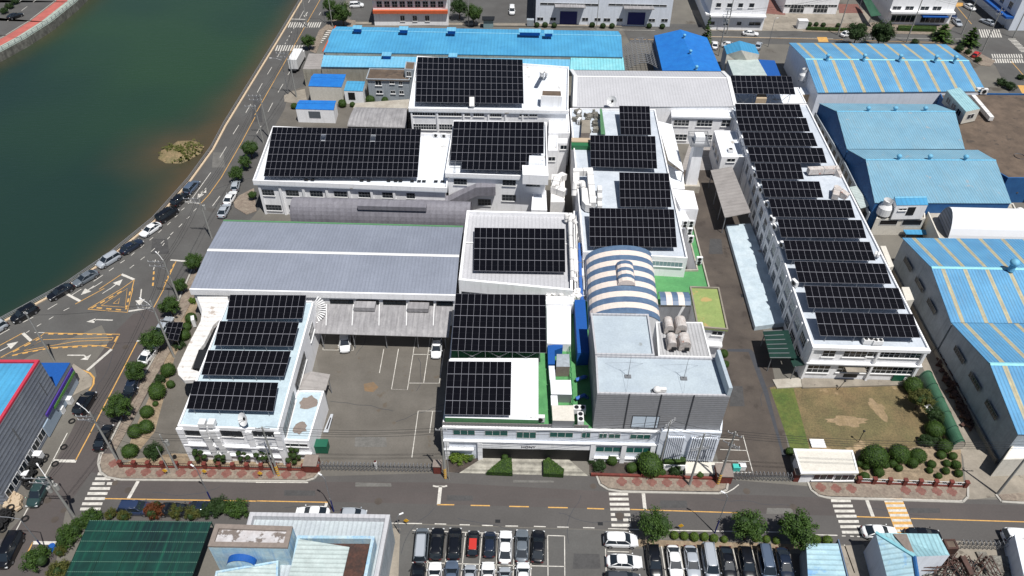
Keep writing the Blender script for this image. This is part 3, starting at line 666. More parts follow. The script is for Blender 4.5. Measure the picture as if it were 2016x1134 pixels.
def accordion(label, a, b, h=1.5, n=None, name='sliding_gate'):
    A, B = w(*a), w(*b); t = thing(name, label, 'gate', A); e = (B-A).normalized(); L_ = (B-A).length; n = n or int(L_/.55); nn = V((-e.y, e.x, 0))*.28
    for k in range(n+1):
        c = A+e*(L_*k/n); fr = MB().tube(c-nn, c-nn+V((0, 0, h)), .04, n=4).tube(c+nn, c+nn+V((0, 0, h)), .04, n=4).tube(c-nn+V((0, 0, h)), c+nn+V((0, 0, h)), .04, n=4)
        fr.build('post_frame', 'steel', t) if k < 100 else None
    mb = MB()
    for k in range(n):
        c, d = A+e*(L_*k/n), A+e*(L_*(k+1)/n)
        for s_ in (-1, 1):
            mb.tube(c+nn*s_+V((0, 0, .15)), d+nn*s_+V((0, 0, h-.15)), .028, n=4); mb.tube(c+nn*s_+V((0, 0, h-.15)), d+nn*s_+V((0, 0, .15)), .028, n=4)
    mb.build('lattice', 'grey_paint', t); return t
def wire(label, p, q, sag=.6, r=.022, group='overhead cables'):
    p, q = V(p), V(q); pts = [p.lerp(q, k/10)-V((0, 0, 4*sag*(k/10)*(1-k/10))) for k in range(11)]; mb = MB()
    for a, b in zip(pts, pts[1:]): mb.tube(a, b, r, n=4, cap=False)
    o = mb.build('overhead_cable', 'wire', loc=p); return tag(o, label, 'cable', group)
def simple(name, label, cat, mb, m, group=None, loc=None):
    c = loc if loc is not None else V(mb.v[0]); o = mb.build(name, m, loc=V(c)); return tag(o, label, cat, group)
# ================= ground, river, roads =================
SHORE = [(-400, 860), (-150, 715), (0, 634), (50, 607), (130, 563), (217, 503), (300, 435), (370, 356), (415, 294), (440, 247), (503, 145), (545, 77), (587, 7), (640, -75), (690, -150)]
S_ = [w(x, y, 0) for x, y in SHORE]
mb = MB(); mb.add([(p.x, p.y, 0) for p in S_]+[(700, S_[-1].y+60, 0), (700, -80, 0), (-260, -80, 0), (-260, S_[0].y, 0)], [tuple(range(len(S_)+3, -1, -1))])
struct('ground', mb, 'ground')
FAR = [w(x, y, 0) for x, y in ((-260, 245), (-150, 187), (0, 103), (50, 76), (100, 44), (150, 4), (190, -36), (240, -90))]
mb = MB(); mb.add([(p.x, p.y, 0) for p in FAR]+[(FAR[-1].x, 700, 0), (-700, 700, 0), (-700, FAR[0].y, 0)], [tuple(range(len(FAR)+3))]); struct('far_bank', mb, 'ground')
def walldown(name, P, z0, m, flip=False):
    mb = MB()
    for a, b in zip(P, P[1:]):
        q = [(a.x, a.y, z0), (b.x, b.y, z0), (b.x, b.y, 0.02), (a.x, a.y, 0.02)]; mb.quad(*q)
    return struct(name, mb, m)
walldown('river_wall', S_, -4, 'water_wall'); walldown('river_wall', FAR, -4, 'stone_wall')
# water
m = bpy.data.materials.new('river_water'); m.use_nodes = True; N = m.node_tree.nodes; L = m.node_tree.links; b = N['Principled BSDF']; b.inputs['Roughness'].default_value = .22; b.inputs['IOR'].default_value = 1.33
at = N.new('ShaderNodeAttribute'); at.attribute_name = 'silt'; g = N.new('ShaderNodeNewGeometry')
t = N.new('ShaderNodeTexNoise'); t.inputs['Scale'].default_value = .012; t.inputs['Detail'].default_value = 2; L.new(g.outputs['Position'], t.inputs[0])
r = N.new('ShaderNodeValToRGB'); r.color_ramp.elements[0].position = .42; r.color_ramp.elements[1].position = .62; r.color_ramp.elements[0].color = (*[q*.62 for q in lin((40, 64, 56))], 1); r.color_ramp.elements[1].color = (*[q*.7 for q in lin((48, 74, 52))], 1); L.new(t.outputs[0], r.inputs[0])
t2 = N.new('ShaderNodeTexNoise'); t2.inputs['Scale'].default_value = .09; t2.inputs['Detail'].default_value = 6; L.new(g.outputs['Position'], t2.inputs[0])
ad = N.new('ShaderNodeMath'); ad.operation = 'MULTIPLY_ADD'; L.new(t2.outputs[0], ad.inputs[0]); ad.inputs[1].default_value = .7; ad.inputs[2].default_value = -.35
a2 = N.new('ShaderNodeMath'); a2.operation = 'ADD'; a2.use_clamp = True; L.new(ad.outputs[0], a2.inputs[0]); L.new(at.outputs['Fac'], a2.inputs[1])
mu = N.new('ShaderNodeMath'); mu.operation = 'MULTIPLY'; L.new(a2.outputs[0], mu.inputs[0]); L.new(at.outputs['Fac'], mu.inputs[1]); mu.use_clamp = True
x = N.new('ShaderNodeMix'); x.data_type = 'RGBA'; L.new(mu.outputs[0], x.inputs[0]); L.new(r.outputs[0], x.inputs[6]); x.inputs[7].default_value = (*[q*.62 for q in lin((100, 84, 62))], 1); L.new(x.outputs[2], b.inputs['Base Color'])
t3 = N.new('ShaderNodeTexNoise'); t3.inputs['Scale'].default_value = 1.1; t3.inputs['Detail'].default_value = 5; mp = N.new('ShaderNodeMapping'); mp.inputs['Scale'].default_value = (.35, 1.6, 1); L.new(g.outputs['Position'], mp.inputs[0]); L.new(mp.outputs[0], t3.inputs[0])
bp = N.new('ShaderNodeBump'); bp.inputs['Strength'].default_value = .6; bp.inputs['Distance'].default_value = .15; L.new(t3.outputs[0], bp.inputs['Height']); L.new(bp.outputs[0], b.inputs['Normal']); MATS['river_water'] = m
nx, ny = 90, 110; X0, X1, Y0, Y1 = -420, -20, 40, 520; mb = MB(); vs = [(X0+(X1-X0)*i/nx, Y0+(Y1-Y0)*j/ny, -2.4) for j in range(ny+1) for i in range(nx+1)]
mb.add(vs, [(j*(nx+1)+i, j*(nx+1)+i+1, (j+1)*(nx+1)+i+1, (j+1)*(nx+1)+i) for j in range(ny) for i in range(nx)])
wo_ = struct('river_water', mb, 'river_water', smooth=True); at = wo_.data.attributes.new('silt', 'FLOAT', 'POINT')
def segd(p, P):
    best = 1e9
    for a, b in zip(P, P[1:]):
        ax, ay, bx, by = a.x, a.y, b.x, b.y; L2 = (bx-ax)**2+(by-ay)**2; t = max(0, min(1, ((p[0]-ax)*(bx-ax)+(p[1]-ay)*(by-ay))/L2)); best = min(best, math.hypot(p[0]-ax-t*(bx-ax), p[1]-ay-t*(by-ay)))
    return best
ISL = w(352, 298, -2.4)
for i, p in enumerate(vs):
    d = segd(p, S_); wd_ = 13+12*math.exp(-((p[1]-ISL.y)/30)**2)-6*math.exp(-((p[1]-90)/30)**2); f = max(0, 1-d/wd_)**1.5; di = math.hypot(p[0]-ISL.x, p[1]-ISL.y); f = max(f, .95-di/24) if di < 24 else f
    df = segd(p, FAR); f = max(f, .55*max(0, 1-df/10)); at.data[i].value = max(0, min(1, f*1.15))
# small grassy islet
mb = MB(); pts = [(312, 312), (318, 296), (335, 288), (350, 277), (384, 276), (402, 288), (398, 302), (372, 316), (355, 322), (325, 322)]; P = [w(x, y, -2.4) for x, y in pts]; c = sum(P, V((0, 0, 0)))/len(P); rings = []
for k, (s_, z_) in enumerate(((1.04, -2.6), (.92, -2.15), (.7, -1.8), (.4, -1.6))): rings.append([c+(p-c)*s_*random.uniform(.95, 1.05)+V((0, 0, z_+2.4)) for p in P])
n = len(P); mb.add([p for q in rings for p in q], [(k*n+i, k*n+(i+1) % n, (k+1)*n+(i+1) % n, (k+1)*n+i) for k in range(3) for i in range(n)]+[tuple(range(3*n, 4*n))])
struct('islet', mb, 'island')
mb = MB(); tf = []
for _ in range(1500):
    q = c+(random.choice(P)-c).lerp(random.choice(P)-c, random.random())*random.uniform(.1, 1.02); 
    if sin(q.x*.7)+cos(q.y*.9) > -.5: tf.append((V((q.x, q.y, random.uniform(-2.1, -1.4))), V((0, 0, 1))))
leaves(mb, tf, .32); tag(mb.build('reed_grass', 'leaf_olive'), kind='stuff')
# sheets
def sheet(name, px, m, z=.006, kind='structure'):
    mb = MB(); P = [w(x, y, 0) for x, y in px]; ar = sum(P[i].x*P[(i+1) % len(P)].y-P[(i+1) % len(P)].x*P[i].y for i in range(len(P)))
    if ar < 0: P = P[::-1]
    mb.add([(p.x, p.y, z) for p in P], [tuple(range(len(P)))]); return struct(name, mb, m)
def raised(name, px, m, h=.13, z0=0.):
    return struct(name, MB().prism([w(x, y, h) for x, y in px], z0, h), m)
sheet('riverside_road', [(-150, 716), (0, 635), (50, 608), (130, 564), (217, 504), (300, 436), (370, 357), (415, 295), (440, 248), (503, 146), (545, 78), (587, 8), (640, -74), (760, -90), (655, 30), (610, 130), (580, 250), (520, 400), (420, 520), (385, 600), (340, 720), (230, 700), (200, 640), (60, 700), (-100, 790)], 'asphalt_grey')
sheet('west_street', [(340, 590), (395, 500), (400, 560), (345, 690), (300, 760), (225, 890), (200, 905), (196, 930), (130, 1000), (105, 1134), (80, 1200), (-120, 1250), (-60, 1134), (60, 1000), (140, 850), (190, 740), (185, 715), (230, 650), (262, 618)], 'asphalt_brown', .010)
sheet('main_road', [(180, 930), (240, 941), (504, 944), (620, 938), (905, 930), (1160, 936), (1430, 944), (1600, 958), (1900, 983), (2100, 985), (2250, 1110), (1700, 1075), (1250, 1045), (800, 1030), (150, 1040), (130, 1000)], 'asphalt_road', .014)
sheet('main_road_north_lane', [(212, 943), (504, 948), (866, 950), (1200, 968), (1500, 975), (1910, 992), (2100, 997), (2100, 1031), (1690, 1017), (1240, 1003), (862, 993), (644, 988), (206, 981)], 'asphalt_brown', .018)
sheet('north_road', [(640, 52), (700, 48), (1290, 55), (1360, 60), (1900, 80), (2200, 70), (2200, 20), (1900, 10), (1860, 62), (1300, 46), (1100, 52), (900, 52), (700, 44)], 'asphalt_grey', .012)
sheet('north_road', [(1290, 56), (2120, 60), (2150, 100), (1380, 84), (1240, 84), (1225, 56)], 'asphalt_grey', .014)
sheet('northeast_road', [(1850, -30), (1960, -30), (2040, 60), (2200, 330), (2060, 330), (1960, 130), (1880, 60)], 'asphalt_grey', .018)
sheet('factory_yard', [(600, 580), (900, 580), (885, 700), (874, 932), (629, 927), (640, 800)], 'asphalt_yard', .006)
sheet('rust_stain', [(716, 756), (735, 752), (745, 762), (735, 772), (718, 770)], 'rust_patch', .011)
sheet('east_lane', [(1330, 330), (1432, 330), (1500, 640), (1520, 720), (1562, 935), (1425, 945), (1400, 860), (1390, 760), (1370, 600)], 'asphalt_dark', .006)
sheet('parking_lot', [(778, 1032), (1184, 1044), (1240, 1052), (1240, 1200), (770, 1200)], 'asphalt_grey', .022)
sheet('parking_lot', [(1244, 1080), (1640, 1092), (1740, 1300), (1240, 1300)], 'asphalt_grey', .020)
sheet('side_alley', [(1800, 690), (1860, 690), (1960, 850), (2100, 1000), (1960, 978), (1905, 985), (1896, 900), (1850, 790)], 'concrete', .008)
sheet('lawn', [(1515, 763), (1545, 757), (1790, 757), (1885, 855), (1897, 948), (1690, 945), (1560, 890)], 'lawn', .012)
sheet('grass_verge', [(1517, 766), (1562, 764), (1594, 885), (1558, 888)], 'grass', .02)
def blob(name, x, y, a, b, m, z, sd, ang=0.):
    rnd = random.Random(sd); c = w(x, y, 0); n = 22; struct(name, MB().add([c+V((a*cos(t_)*q*cos(ang)-b*sin(t_)*q*sin(ang), a*cos(t_)*q*sin(ang)+b*sin(t_)*q*cos(ang), z)) for t_, q in [(2*pi*k/n, rnd.uniform(.7, 1.15)) for k in range(n)]], [tuple(range(n))]), m)
blob('bare_patch', 1668, 829, 3.4, 1.1, 'bare_earth', .018, 1); blob('bare_patch', 1729, 806, 1.1, 2.3, 'bare_earth', .018, 2, .3); sheet('garden_soil', [(1700, 905), (1760, 900), (1800, 880), (1890, 870), (1897, 952), (1697, 947)], 'soil', .022)
sheet('planting_bed', [(340, 600), (392, 585), (375, 660), (340, 745), (305, 850), (268, 905), (243, 905), (272, 830), (322, 720), (340, 650)], 'soil', .026)
sheet('planting_bed', [(340, 893), (620, 900), (628, 920), (240, 915), (262, 905)], 'soil', .030)
sheet('planting_bed', [(1160, 905), (1420, 915), (1425, 940), (1160, 934)], 'soil_dark', .012)
sheet('planting_bed', [(878, 895), (960, 895), (905, 931), (880, 929)], 'soil_dark', .014)
sheet('planting_bed', [(1248, 1062), (1640, 1074), (1645, 1084), (1246, 1076)], 'soil', .03)
sheet('concrete_verge', [(1655, 1075), (1700, 1072), (1760, 1200), (1690, 1200)], 'concrete', .026)
sheet('concrete_court', [(770, 1040), (788, 1040), (782, 1200), (740, 1200)], 'concrete', .028)
sheet('factory_forecourt', [(690, -20), (1050, -20), (1050, 45), (690, 42)], 'asphalt_grey', .02); sheet('factory_forecourt', [(1360, 20), (1720, 20), (1700, 62), (1390, 60)], 'concrete', .02)
sheet('sports_court', [(1500, 0), (1546, 0), (1546, 30), (1500, 26)], 'paver_red', .03); sheet('sports_court', [(1650, 8), (1688, 8), (1700, 26), (1652, 26)], 'paver_red', .03)
sheet('west_yard', [(345, 700), (400, 600), (375, 800), (350, 892), (262, 903), (305, 850)], 'asphalt_yard', .032)
sheet('service_yard', [(570, 180), (600, 170), (700, 200), (700, 262), (540, 250), (560, 215)], 'asphalt_yard', .02)
sheet('service_yard', [(1380, 215), (1470, 215), (1440, 335), (1340, 335)], 'beige_metal', .02)
sheet('back_alley', [(1610, 250), (1650, 262), (1724, 402), (1700, 420)], 'alley_red', .012)
sheet('scrap_yard_ground', [(1800, 1062), (2100, 1072), (2200, 1250), (1830, 1250)], 'concrete', .02)
raised('terrace', [(1577, 744), (1789, 749), (1790, 757), (1580, 763)], 'concrete', .3)
raised('entrance_ramp', [(1521, 747), (1580, 743), (1585, 761), (1530, 764)], 'concrete_light', .2)
raised('loading_dock', [(1430, 443), (1478, 440), (1552, 634), (1487, 643)], 'dock_paint', 1.0)
raised('sidewalk', [(201, 893), (197, 912), (201, 927), (213, 937), (238, 941), (504, 943), (600, 944), (617, 939), (627, 928), (500, 925), (240, 917), (225, 893)], 'paver')
raised('sidewalk', [(1178, 937), (1184, 951), (1198, 960), (1226, 964), (1415, 967), (1428, 961), (1431, 946)], 'paver')
raised('sidewalk', [(1594, 949), (1600, 962), (1612, 972), (1630, 976), (1893, 984), (1902, 976), (1903, 957)], 'paver')
raised('sidewalk', [(1965, 974), (1974, 984), (2100, 992), (2100, 962)], 'paver')
raised('sidewalk', [(145, 716), (170, 733), (182, 745), (180, 760), (150, 775), (125, 790), (60, 900), (-40, 1060), (-60, 1000), (90, 780)], 'concrete')
raised('sidewalk', [(385, 520), (333, 640), (318, 682), (285, 740), (250, 808), (215, 880), (224, 893), (262, 826), (300, 752), (336, 690), (352, 640), (395, 560)], 'paver')
raised('sidewalk', [(470, 385), (500, 370), (505, 415), (485, 422), (462, 408), (460, 398)], 'paver')
raised('sidewalk', [(640, 60), (700, 52), (700, 40), (660, 35), (628, 60), (610, 100), (622, 105)], 'paver'); raised('sidewalk', [(559, 188), (575, 180), (600, 175), (605, 200), (575, 203), (560, 200)], 'concrete')
raised('sidewalk', [(1580, 62), (1860, 68), (1880, 50), (1850, 40), (1590, 48)], 'paver'); raised('sidewalk', [(1960, 120), (1950, 130), (1930, 128), (1890, 100), (1830, 95), (1840, 88), (1900, 90)], 'paver')
raised('sidewalk', [(700, 47), (1225, 52), (1222, 48), (700, 43)], 'concrete')
mb = MB()
for px in ([(196, 893), (193, 912), (198, 930), (211, 939), (238, 944), (504, 946), (601, 947), (619, 941), (630, 928)], [(1175, 937), (1181, 953), (1197, 963), (1226, 968), (1416, 971), (1431, 964), (1434, 946)], [(1591, 949), (1597, 964), (1611, 975), (1630, 980), (1896, 988), (1906, 978), (1906, 957)], [(1961, 973), (1972, 987), (2100, 996)], [(382, 520), (330, 640), (315, 682), (282, 740), (247, 808), (211, 880), (196, 893)]):
    mb.wallrun([w(x, y, .15) for x, y in px], .3, 0, .15)
struct('kerb', mb, 'kerb')
mb = MB(); mb.wallrun([p+V((.6, 0, 0)) for p in S_], .5, 0, .18); struct('river_kerb', mb, 'kerb_tan')
mb = MB(); k_ = 0
for row in ([(257, 929), (287, 929), (317, 930), (356, 930), (386, 931), (416, 931), (446, 932), (476, 932), (507, 933), (534, 933), (563, 934), (592, 934), (224, 912)], [(1224, 948), (1254, 948), (1283, 949), (1313, 950), (1342, 951), (1372, 951), (1400, 952)], [(1616, 959), (1646, 961), (1676, 962), (1783, 965), (1813, 966), (1845, 967), (1874, 968)]):
    for x, y in row:
        c = w(x, y, .134)
        for a, b in ((.75, .28), (.28, .75), (.5, .5)):
            mb.prism([(c.x-a, c.y-b), (c.x+a, c.y-b), (c.x+a, c.y+b), (c.x-a, c.y+b)], .131, .136+.001*(a == b))
struct('paver_pattern', mb, 'paver_red')
# entrance steps
for k in range(6):
    f0, f1 = k/6, 1.0; a = [(904+(960-904)*f0, 931-(36)*f0), (1158-(44)*f0, 937-(38)*f0), (1114, 899), (960, 895)]; raised('entrance_steps', a, 'stone_steps', .05*(k+1), .02*k if k else 0)
# repairs, cracks and tyre marks
for x0, y0, x1, y1, m_ in ((700, 950, 770, 958, 'asphalt_pale'), (1010, 945, 1090, 950, 'asphalt_pale'), (880, 975, 930, 986, 'asphalt_patch'), (1300, 985, 1352, 1000, 'asphalt_patch'), (1510, 1000, 1560, 1012, 'asphalt_pale'), (560, 965, 620, 976, 'asphalt_patch'), (1130, 1090, 1180, 1120, 'asphalt_patch'), (180, 815, 195, 850, 'asphalt_patch'), (420, 300, 440, 330, 'asphalt_pale'), (500, 190, 512, 240, 'asphalt_patch'), (1790, 1000, 1850, 1010, 'asphalt_patch'), (300, 470, 330, 500, 'asphalt_patch'), (700, 860, 760, 880, 'asphalt_pale'), (1440, 760, 1462, 800, 'asphalt_patch'), (1398, 470, 1420, 500, 'asphalt_patch')):
    sheet('road_repair', [(x0, y0), (x1, y0+(x1-x0)*.02), (x1+(y1-y0)*.1, y1), (x0-(y1-y0)*.1, y1)], m_, .0235)
mb = MB(); rnd = random.Random(21)
for x, y, a, n_ in ((650, 790, .1, 9), (780, 830, .05, 8), (700, 700, 1.4, 7), (820, 770, 1.5, 6), (900, 1020, .02, 9), (1100, 1010, -.03, 10), (1400, 980, .04, 9), (300, 970, .0, 8), (560, 1000, .03, 7), (1460, 600, 1.2, 9), (1500, 800, 1.3, 8), (1410, 430, 1.3, 8), (190, 780, 2.1, 8), (400, 380, 1.0, 9), (480, 230, 1.1, 8), (1700, 1000, 0, 8), (1120, 1070, 1.4, 6), (790, 1090, 1.5, 6), (220, 600, .4, 7), (330, 560, .9, 7)):
    p = w(x, y, 0); pts = [p]
    for _ in range(n_): a += rnd.uniform(-.35, .35); p = p+V((cos(a), sin(a), 0))*rnd.uniform(.8, 1.8); pts.append(p)
    mb.strip(pts, .07, .0245)
struct('asphalt_crack', mb, 'trench')
# new asphalt trench patches
sheet('trench_patch', [(1432, 687), (1476, 687), (1484, 693), (1512, 770), (1540, 880), (1549, 898), (1541, 900), (1503, 772), (1474, 693), (1432, 692)], 'trench', .012)
# ================= painted markings =================
ZM = .026
def Z(ox, oy, pts): return [(ox+x/3.992, oy+y/3.992) for x, y in pts]
def line(mb, px, wd, z=ZM): mb.strip([w(x, y, 0) for x, y in px], wd, z)
def bar(mb, pts, z=ZM):
    P = [w(x, y, 0) for x, y in pts]; ar = sum(P[i].x*P[(i+1) % len(P)].y-P[(i+1) % len(P)].x*P[i].y for i in range(len(P)))
    if ar < 0: P = P[::-1]
    mb.add([(p.x, p.y, z) for p in P], [tuple(range(len(P)))])
Wm, Ym = MB(), MB()
for O, segs in (((0, 284), [[(1780, 20), (1728, 105)], [(1657, 222), (1480, 468)], [(1728, 408), (1670, 486)], [(1450, 500), (1425, 520)], [(1400, 552), (1375, 575)], [(1340, 612), (1315, 635)], [(1270, 672), (1245, 695)], [(1203, 732), (1176, 755)], [(1132, 790), (1105, 815)], [(1057, 852), (1030, 875)], [(980, 912), (945, 935)], [(893, 972), (857, 997)], [(1545, 505), (1520, 528)], [(1490, 568), (1468, 587)], [(1432, 625), (1405, 652)], [(1363, 690), (1340, 712)], [(1335, 727), (1315, 747)], [(1290, 757), (1265, 780)], [(1293, 777), (1277, 798)], [(1217, 818), (1187, 845)], [(1137, 885), (1105, 910)], [(1053, 950), (1020, 975)], [(1250, 842), (1240, 863)], [(1222, 908), (1216, 930)], [(1212, 965), (1207, 988)], [(810, 1028), (735, 1078)], [(805, 1080), (720, 1134)]]),
    ((0, 0), [[(1972, 818), (1932, 886)], [(1877, 983), (1832, 1055)]]),
    ((504, 0), [[(125, 527), (90, 585)], [(50, 655), (10, 727)], [(285, 535), (250, 590)], [(213, 660), (173, 727)], [(132, 808), (95, 880)], [(40, 990), (5, 1050)], [(300, 215), (295, 228)], [(283, 245), (276, 260)], [(265, 278), (258, 292)], [(248, 308), (242, 322)], [(233, 335), (228, 348)], [(375, 85), (340, 150)], [(424, 0), (412, 22)], [(510, 95), (495, 120)], [(195, 400), (168, 450)]]),
    ((0, 568), [[(450, 120), (375, 165)], [(545, 153), (500, 175)], [(262, 225), (180, 267)], [(420, 222), (385, 243)], [(325, 277), (290, 298)], [(75, 320), (0, 362)], [(640, 5), (565, 52)], [(868, 0), (805, 40)], [(350, 347), (270, 347)], [(232, 332), (205, 350)]]),
    ((504, 850), [[(1065, 719), (1305, 722)], [(1405, 724), (1495, 727)], [(1600, 731), (1680, 733)], [(1775, 736), (1862, 738)], [(1960, 741), (2060, 742)], [(0, 398), (410, 400)]]),
    ((1008, 850), [[(172, 744), (265, 747)], [(355, 749), (445, 751)], [(558, 754), (648, 756)], [(755, 762), (1000, 769)], [(1230, 775), (1640, 782)], [(740, 443), (770, 455), (830, 465), (1300, 475), (1640, 484), (1690, 478), (1740, 450), (1782, 416)]]),
    ((1512, 850), [[(-380, 782), (120, 790)], [(375, 810), (545, 815)], [(370, 473), (395, 495), (440, 510), (500, 517), (1060, 527), (1555, 540)], [(1810, 530), (1850, 547), (2060, 556)], [(580, 819), (610, 820)], [(645, 821), (675, 823)], [(700, 824), (750, 826)], [(600, 888), (680, 1110)]]),
    ((0, 850), [[(895, 378), (2012, 395)], [(530, 10), (120, 790)], [(835, 100), (790, 210), (778, 270), (785, 290)]])):
    for s_ in segs: line(Wm, Z(*O, s_), .15)
for O, segs in (((0, 284), [([(1440, 453), (1580, 463)], .45), ([(955, 1022), (1055, 1065)], .5), ([(1340, 910), (1480, 922)], .4)]), ((0, 568), [([(522, 42), (630, 100)], .5), ([(180, 352), (248, 415)], .5), ([(1010, 180), (1180, 152)], .4), ([(877, 478), (685, 645)], .5), ([(1075, 413), (1160, 415)], .4)]), ((504, 0), [([(278, 150), (395, 153)], .4)]),
    ((0, 850), [([(1085, 390), (1010, 525)], .5), ([(415, 228), (600, 232)], .5), ([(258, 872), (440, 876)], .5)]), ((504, 850), [([(1450, 430), (1435, 572)], .5), ([(555, 560), (540, 612)], .4), ([(1390, 425), (1415, 431), (1480, 431), (1502, 425)], .25)]), ((1008, 850), [([(1030, 467), (1045, 610)], .5)]), ((1512, 850), [([(770, 520), (825, 667)], .5)])):
    for s_, wd_ in segs: line(Wm, Z(*O, s_), wd_)
for O, segs in (((0, 850), [([(825, 526), (2020, 546)], .16), ([(715, 0), (593, 228)], .18), ([(260, 868), (205, 975)], .16)]), ((504, 850), [([(0, 544), (565, 555)], .16), ([(1425, 573), (1558, 575)], .18), ([(1687, 579), (1838, 582)], .18), ([(1990, 587), (2145, 590)], .18)]), ((1008, 850), [([(283, 595), (438, 598)], .18), ([(590, 603), (724, 607)], .18), ([(930, 611), (1820, 639)], .16)]), ((1512, 850), [([(697, 668), (965, 676)], .16), ([(1122, 682), (2050, 710)], .16)]),
    ((0, 568), [([(1078, 420), (710, 1134)], .18), ([(820, 0), (592, 123)], .15), ([(175, 352), (-60, 480)], .15), ([(556, 630), (640, 642), (705, 664), (738, 702), (735, 752), (703, 803)], .3), ([(1290, 0), (1205, 155)], .15), ([(690, 163), (1000, 188), (1045, 0)], .15), ([(695, 160), (960, 0)], .15), ([(350, 350), (942, 360), (880, 475), (800, 452), (700, 445), (400, 465), (180, 505), (0, 545), (320, 375), (350, 350)], .15)]),
    ((0, 284), [([(1890, 0), (1740, 260), (1640, 400), (1570, 475)], .16), ([(955, 1022), (780, 1140)], .15), ([(1055, 1065), (1035, 1150)], .15), ([(1055, 1065), (960, 1134)], .15), ([(1385, 918), (1282, 1138)], .15)]), ((504, 0), [([(508, -10), (220, 500), (-10, 905)], .16)]), ((0, 0), [([(2005, 920), (1890, 1134)], .16)]), ((1512, 0), [([(1440, 0), (1600, 190)], .2), ([(1900, 470), (2050, 640)], .2)])):
    for s_, wd_ in segs: line(Ym, Z(*O, s_), wd_)
line(Ym, [(1290, 70), (1660, 78)], .16); line(Ym, [(1240, 77), (1290, 78)], .16); line(Ym, [(1700, 80), (1860, 84)], .16); line(Wm, [(1220, 59), (1290, 60)], .15); line(Wm, [(1400, 72), (1640, 76)], .15); line(Wm, [(1700, 74), (1900, 77)], .15)
# dashed yellow hatching beside the triangles
for pts in (Z(0, 568, [(720, 155), (985, 5)]), Z(0, 568, [(760, 152), (985, 172)]), Z(0, 568, [(990, 165), (1030, 0)]), Z(0, 568, [(380, 357), (915, 363)]), Z(0, 568, [(925, 375), (880, 455)]), Z(0, 568, [(840, 448), (380, 470), (60, 535)]), Z(0, 568, [(330, 385), (60, 520)]), Z(0, 284, [(1210, 1000), (1200, 1134)]), Z(0, 284, [(1370, 940), (1290, 1110)])):
    P = [w(x, y, 0) for x, y in pts]
    for a, b in zip(P, P[1:]):
        n = max(1, int((b-a).length/1.5)); e = (b-a)/n
        for k in range(n): Ym.strip([a+e*k, a+e*(k+.55)], .3, ZM+.003)
for pts in ([(200, 130), (795, 130)],): pass
for pts in (Z(0, 568, [(795, 135), (1000, 0), (985, 148), (795, 135)]), Z(0, 568, [(890, 385), (340, 403), (185, 490), (600, 415), (880, 405), (890, 385)]), Z(0, 568, [(890, 118), (942, 75), (930, 120), (890, 118)])): line(Ym, pts, .12, ZM+.005)
def cross(name, O, bars, h, lean=0, col='paint_white', z=ZM+.006):
    mb = MB()
    for y, x0, x1 in bars: bar(mb, Z(*O, [(x0+lean, y-h), (x1+lean, y-h), (x1, y+h), (x0, y+h)]), z)
    struct(name, mb, col)
cross('crosswalk', (0, 850), [(332, 765, 808), (370, 745, 868), (408, 722, 820), (408, 838, 882), (447, 705, 862), (486, 685, 842), (526, 665, 822), (567, 643, 802), (608, 628, 787)], 11, 6)
cross('crosswalk', (1008, 850), [(490, 762, 913), (530, 767, 917), (570, 770, 921), (609, 773, 926), (651, 777, 810), (653, 882, 930), (691, 780, 826), (694, 875, 934), (735, 783, 937)], 11, -2)
cross('crosswalk', (1512, 850), [(543, 497, 652), (584, 512, 668), (624, 525, 683), (664, 540, 698), (706, 555, 715), (747, 570, 730), (790, 583, 744)], 11, -4)
bar(Ym, Z(1512, 850, [(905, 526), (1053, 527), (1162, 798), (1006, 798)]), ZM+.004)
cross('crosswalk', (1512, 850), [(545, 916, 1060), (582, 930, 1078), (620, 945, 1092), (657, 960, 1108), (697, 976, 1124), (740, 992, 1140), (779, 1004, 1152)], 10, -4, z=ZM+.009)
mb = MB()
for k in range(14): x = 268+k*18.3; bar(mb, Z(504, 0, [(x, 176), (x+9, 176), (x-9, 216), (x-18, 216)]))
for k in range(11): x = 168+k*19.3; bar(mb, Z(504, 0, [(x, 356), (x+9, 356), (x-9, 400), (x-19, 400)]))
for k in range(7): y = 238+k*15; bar(mb, Z(504, 0, [(560-k*10, y), (600-k*13, y+2), (596-k*13, y+9), (556-k*10, y+7)]))
for k in range(13): x = 1755+k*19; bar(mb, Z(1512, 0, [(x, 425), (x+9, 425), (x+20, 455), (x+10, 455)])); bar(mb, Z(1512, 0, [(x+5, 462), (x+15, 462), (x+28, 495), (x+16, 495)]))
for k in range(9): x = 1655+k*19; bar(mb, Z(1512, 0, [(x, 232), (x+9, 232), (x+32, 295), (x+21, 295)]))
for k in range(10): y = 305+k*11; bar(mb, Z(1512, 0, [(1885+k*11, y), (1945+k*11, y), (1948+k*11, y+5), (1890+k*11, y+5)]))
struct('crosswalk', mb, 'paint_white')
for q in ([(385, 292), (462, 292), (476, 330), (398, 330)], [(1405, 20), (1530, 22), (1555, 52), (1420, 50)], [(1960, 670), (2012, 672), (2050, 740), (2000, 740)]): bar(Ym, Z(1512, 0, q), ZM+.004)
def arrow(pts, wd_=.22, hl=1.6, hw=.85):
    P = [w(x, y, 0) for x, y in pts]; e = (P[-1]-P[-2]).normalized(); n = V((-e.y, e.x, 0)); tip = P[-1]; bs = tip-e*hl; P[-1] = bs; Wm.strip(P, wd_, ZM+.002); Wm.add([(bs.x+n.x*hw, bs.y+n.y*hw, ZM+.002), (bs.x-n.x*hw, bs.y-n.y*hw, ZM+.002), (tip.x, tip.y, ZM+.002)], [(0, 1, 2)])
arrow(Z(0, 568, [(1112, 5), (1097, 135)])); arrow(Z(0, 568, [(740, -20), (635, 52)])); arrow(Z(0, 568, [(0, 492), (145, 417)])); arrow(Z(0, 284, [(862, 1140), (965, 1062)]))
